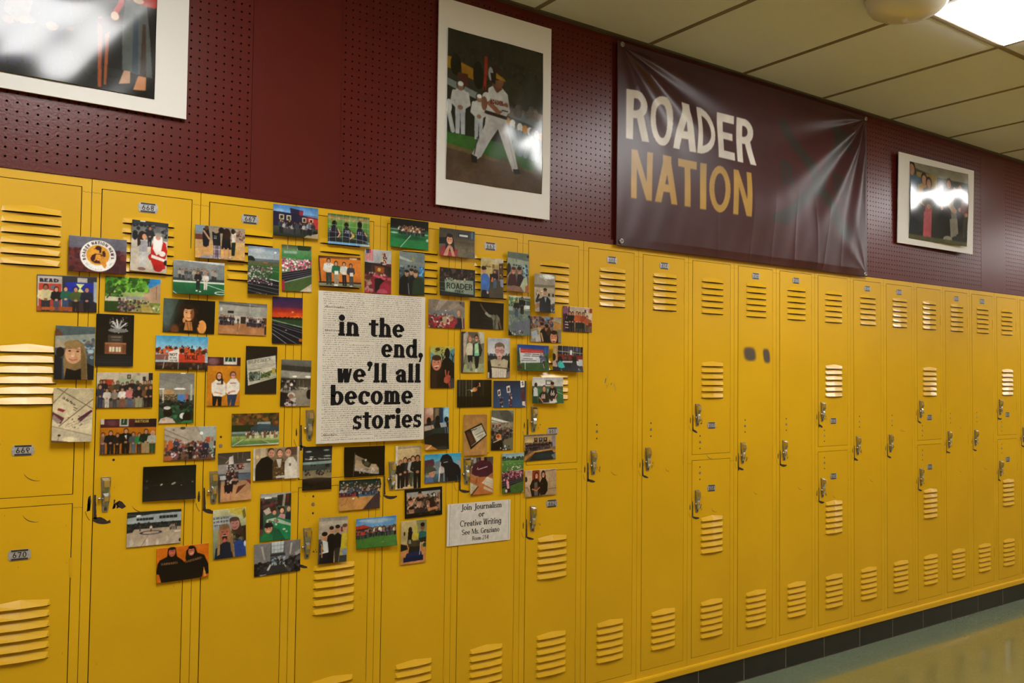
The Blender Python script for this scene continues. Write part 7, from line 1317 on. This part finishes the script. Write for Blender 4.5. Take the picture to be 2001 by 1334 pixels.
c.l([(58, 56), (50, 63), (40, 56)], 4.6, '7a5440').l([(52, 59), (60, 60)], 5, 'aaacac').l([(54, 61), (60, 61)], 1, '3a2020').e(38, 52, 4, 4, 'b4b6b4').e(36, 58, 3, 6, '6a4a3a').t('ROADER', 42, 55, 57, 4.2, '5a2018', t=.3, n=.25)
c.p([(44, 36), (52, 36), (54, 42), (48, 46), (44, 41)], '5a3c2c').e(50, 35, 6, 7, '6a4634').e(48, 29, 7, 6.5, '2a1c16').p([(48, 29), (57, 33), (58, 35), (48, 34)], '8a6a24').e(42.5, 31, 2.5, 6, '8a9298').p([(42, 30), (48, 30), (47, 40), (43, 38)], '241812')
c.p([(24, 103), (30, 105), (30, 110), (25, 110)], '1c1816').p([(67, 110), (74, 109), (76, 113), (69, 114)], '24201c')
c.grain(.02)
mounted('sports_poster', 'tall white-mounted poster of a baseball batter in white uniform', 1.431, 1.943, 2.016, 2.778, c, 1.468, 1.902, 2.113, 2.670, tilt=(0, math.radians(-.4)), amp=.009)
# standing figure in red and grey
c = Canvas(128, 100, 4.0, 78)
c.bg('12110f', '1a1917').r(0, 0, 80, 100, '1a1816', '1e1c1a').b(0, 20, 76, 90, 50, 4, 12, ('2a2422', '1c1a18', '342c2a', '241f22'), .6).l([(0, 58), (76, 64)], 3, '5a3428').r(0, 84, 128, 100, '22221f', '1a1a18').crowd(6, 70, 92, 60, 5, ('4a2420', '2c3440', '5a5450', '23202a'))
c.p([(91, 52), (94, 51), (94.5, 98), (92.5, 98)], '8a4420').p([(96, 62), (98.5, 60), (97.5, 96), (96, 96)], '8a4824').p([(90, 54), (112, 44), (114, 52), (94, 58)], '3a1c18')
c.p([(108, 34), (121, 34), (124, 60), (126, 86), (107, 84), (106, 58)], '4c5250').p([(113, 44), (116, 44), (117, 85), (113, 84)], '33404a').p([(119, 50), (121, 50), (122, 86), (118, 86)], '3a2c24').p([(106, 20), (124, 18), (126, 34), (108, 36)], 'a82c1c').l([(107, 22), (105, 40), (102, 46)], 3.6, 'a42a1c').l([(125, 22), (126, 36), (118, 36)], 3.4, 'a42a1c').e(101.5, 49, 2.6, 3, 'c4a894').e(116, 35, 3.4, 2, 'c0a490').e(115, 10, 5, 7, 'b8907c').e(115, 6, 6, 6, '2a1a14')
c.p([(108, 84), (112, 84), (112, 92), (105, 94)], 'a88468').p([(117, 86), (122, 86), (122, 95), (114, 96)], 'b07a54').p([(104, 94), (112, 92), (112, 96), (106, 97)], '0e0d0d').p([(113, 96), (123, 95), (123, 99), (115, 99)], '0e0d0d')
c.grain(.02)
mounted('stage_poster', 'white-mounted poster at the left edge showing a figure in red top and grey skirt', -0.206, 0.556, 2.168, 2.676, c, -0.094, 0.463, 2.211, 2.645, amp=.004)
# group
c = Canvas(128, 100, 2.2, 79)
c.bg('3a3a30', '23211c').p([(0, 0), (128, 0), (128, 18), (60, 14), (0, 6)], '7a7868').r(14, 12, 58, 50, '8a7434').r(60, 14, 128, 60, '2c332c').m(4, 92, 92, '33506a', '1c2430', '9a7460', '17110f', 1.4).m(30, 90, 78, 'a8843c', '2a2a30', 'a87c64', '120e0d').m(40, 92, 76, '5a5a54', 'a8484c', 'a87c64', '15100e').p([(30, 62), (46, 62), (48, 98), (30, 98)], 'b0505a').m(68, 86, 66, '22242a', '1c1c20').m(84, 84, 72, '1f221f', '17181a').m(96, 88, 68, '9a8a6c', '6a665c').m(108, 86, 70, '23252a', '15161a').m(122, 88, 62, '6a3a38', '3a3830').p([(86, 66), (102, 64), (106, 84), (90, 92)], '7c786c').e(84, 94, 10, 5, '8a867a').r(0, 94, 128, 100, '4c4c30').grain(.02)
mounted('group_poster', 'small white-mounted poster of a standing group right of the banner', 4.385, 5.157, 2.163, 2.671, c, 4.487, 5.050, 2.198, 2.632, y=-0.028, tilt=(math.radians(1.3), math.radians(-1.6)),
        bowl=lambda U, V: -.006 * np.cos(np.pi * V) - .020 * (U + .5) ** 1.5 - .0012 * np.sin(9 * U + 5 * V) * np.cos(7 * V + 2) - .0005 * np.sin(15 * U - 11 * V))

# ------------------------------------------------------------ banner
br = empty('wall_banner', (3.195, -0.016, 2.383))
tag(br, 'large dark maroon vinyl banner reading ROADER NATION in white and gold', 'banner')
BW, BH = 1.797, 0.868
c = Canvas(180, 87, 5.34, 5)
c.bg('37161a', '37161a')
def bx(x): return (x - 2.301) * 100
def by(z): return (2.823 - z) * 100
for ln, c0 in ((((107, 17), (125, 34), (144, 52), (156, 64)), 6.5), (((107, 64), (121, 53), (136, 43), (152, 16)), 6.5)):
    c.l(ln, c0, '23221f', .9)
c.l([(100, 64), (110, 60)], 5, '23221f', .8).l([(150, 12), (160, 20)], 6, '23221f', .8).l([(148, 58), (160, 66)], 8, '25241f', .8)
c.t('R', 104, 113, 48, 13.5, '23211f', .9, t=.22, n=.17).t('R', 147, 156, 48, 13.5, '23211f', .6, t=.22, n=.17)
B = dict(t=.19, n=.155)
for ch, a, b in (('R', 2.352, 2.473), ('O', 2.482, 2.621), ('A', 2.623, 2.764), ('D', 2.769, 2.886), ('E', 2.903, 3.017), ('R', 3.034, 3.162)):
    c.t(ch, bx(a), bx(b), by(2.414), 22.0, 'c6c1b8', **B)
for ch, a, b in (('N', 2.383, 2.502), ('A', 2.518, 2.650), ('T', 2.653, 2.769), ('I', 2.790, 2.830), ('O', 2.847, 2.981), ('N', 3.001, 3.125)):
    c.t(ch, bx(a), bx(b), by(2.165), 21.8, 'a07c34', **B)
c.grain(.012)
def folds(U, V):
    X, Z = U * BW, V * BH
    y = np.zeros_like(X)
    def fan(cx, cz, sx, angs, reach):
        nonlocal y
        dx, dz = (X - cx) * sx, cz - Z
        d = np.hypot(dx, dz)
        th = np.degrees(np.arctan2(dz, dx))
        for a, w_, h in angs:
            g = np.clip(d / .18, 0, 1) * np.exp(-(d / reach) ** 2)
            y = y - h * g * np.exp(-((th - a) / w_) ** 2)
    fan(BW / 2 - .02, BH / 2 - .02, -1, ((10, 7, .020), (33, 10, .042), (58, 9, .034), (80, 8, .024)), .95)
    fan(-BW / 2 + .02, BH / 2 - .02, 1, ((12, 6, .014), (33, 9, .026), (62, 12, .014)), .75)
    fan(BW / 2 - .02, -BH / 2 + .02, -1, ((-35, 12, .006), (-70, 9, .006)), .25)
    y = y - .016 * np.exp(-((Z + .12) / .25) ** 2) * np.cos(np.pi * U) ** 2
    low = np.clip(-Z / (BH / 2) * .9, 0, 1)
    for x0, h, sl in ((.28, .0030, .05), (.42, .0026, -.06), (.55, .0034, .12), (.68, .0022, .08), (-.05, .0016, .04), (-.3, .0014, -.03), (.1, .0018, .02)):
        y = y - h * low * np.exp(-np.abs((X - x0 - sl * Z) / .012))
    y = y - .0012 * low * np.sin(X * 46 + 2 * np.sin(Z * 9))
    edge = np.minimum(np.minimum(U + .5, .5 - U) * BW, np.minimum(V + .5, .5 - V) * BH)
    return y * np.clip(edge / .05 + .25, 0, 1)
sheet('vinyl_sheet', c, BW, BH, VINYL, bend=folds, thick=.0008, parent=br, gain=1.15)
for x, z in ((2.320, 2.804), (4.079, 2.803), (2.322, 1.970), (4.070, 1.963)):
    g = MB()
    n = 20
    prof = [(0.0055, 0), (0.0055, -.003), (0.0075, -.0045), (0.0105, -.0035), (0.0115, -.0005)]
    for r_, h in prof:
        for k in range(n):
            a = 2 * math.pi * k / n
            g.v.append((r_ * math.cos(a), h, r_ * math.sin(a)))
    for j in range(len(prof) - 1):
        for k in range(n):
            l = (k + 1) % n
            g.f.append((j * n + k, j * n + l, (j + 1) * n + l, (j + 1) * n + k)); g.m.append(0)
    g.build('grommet', STEEL, br, (x - 3.195, -.002, z - 2.383), smooth=True)
    MB().lathe([(0.0045, .002), (0.0045, -.002), (0.002, -.0035)], (0, 0, 0), axis='y', n=12).build('fixing_screw', STEEL, br, (x - 3.195, -.001, z - 2.383))
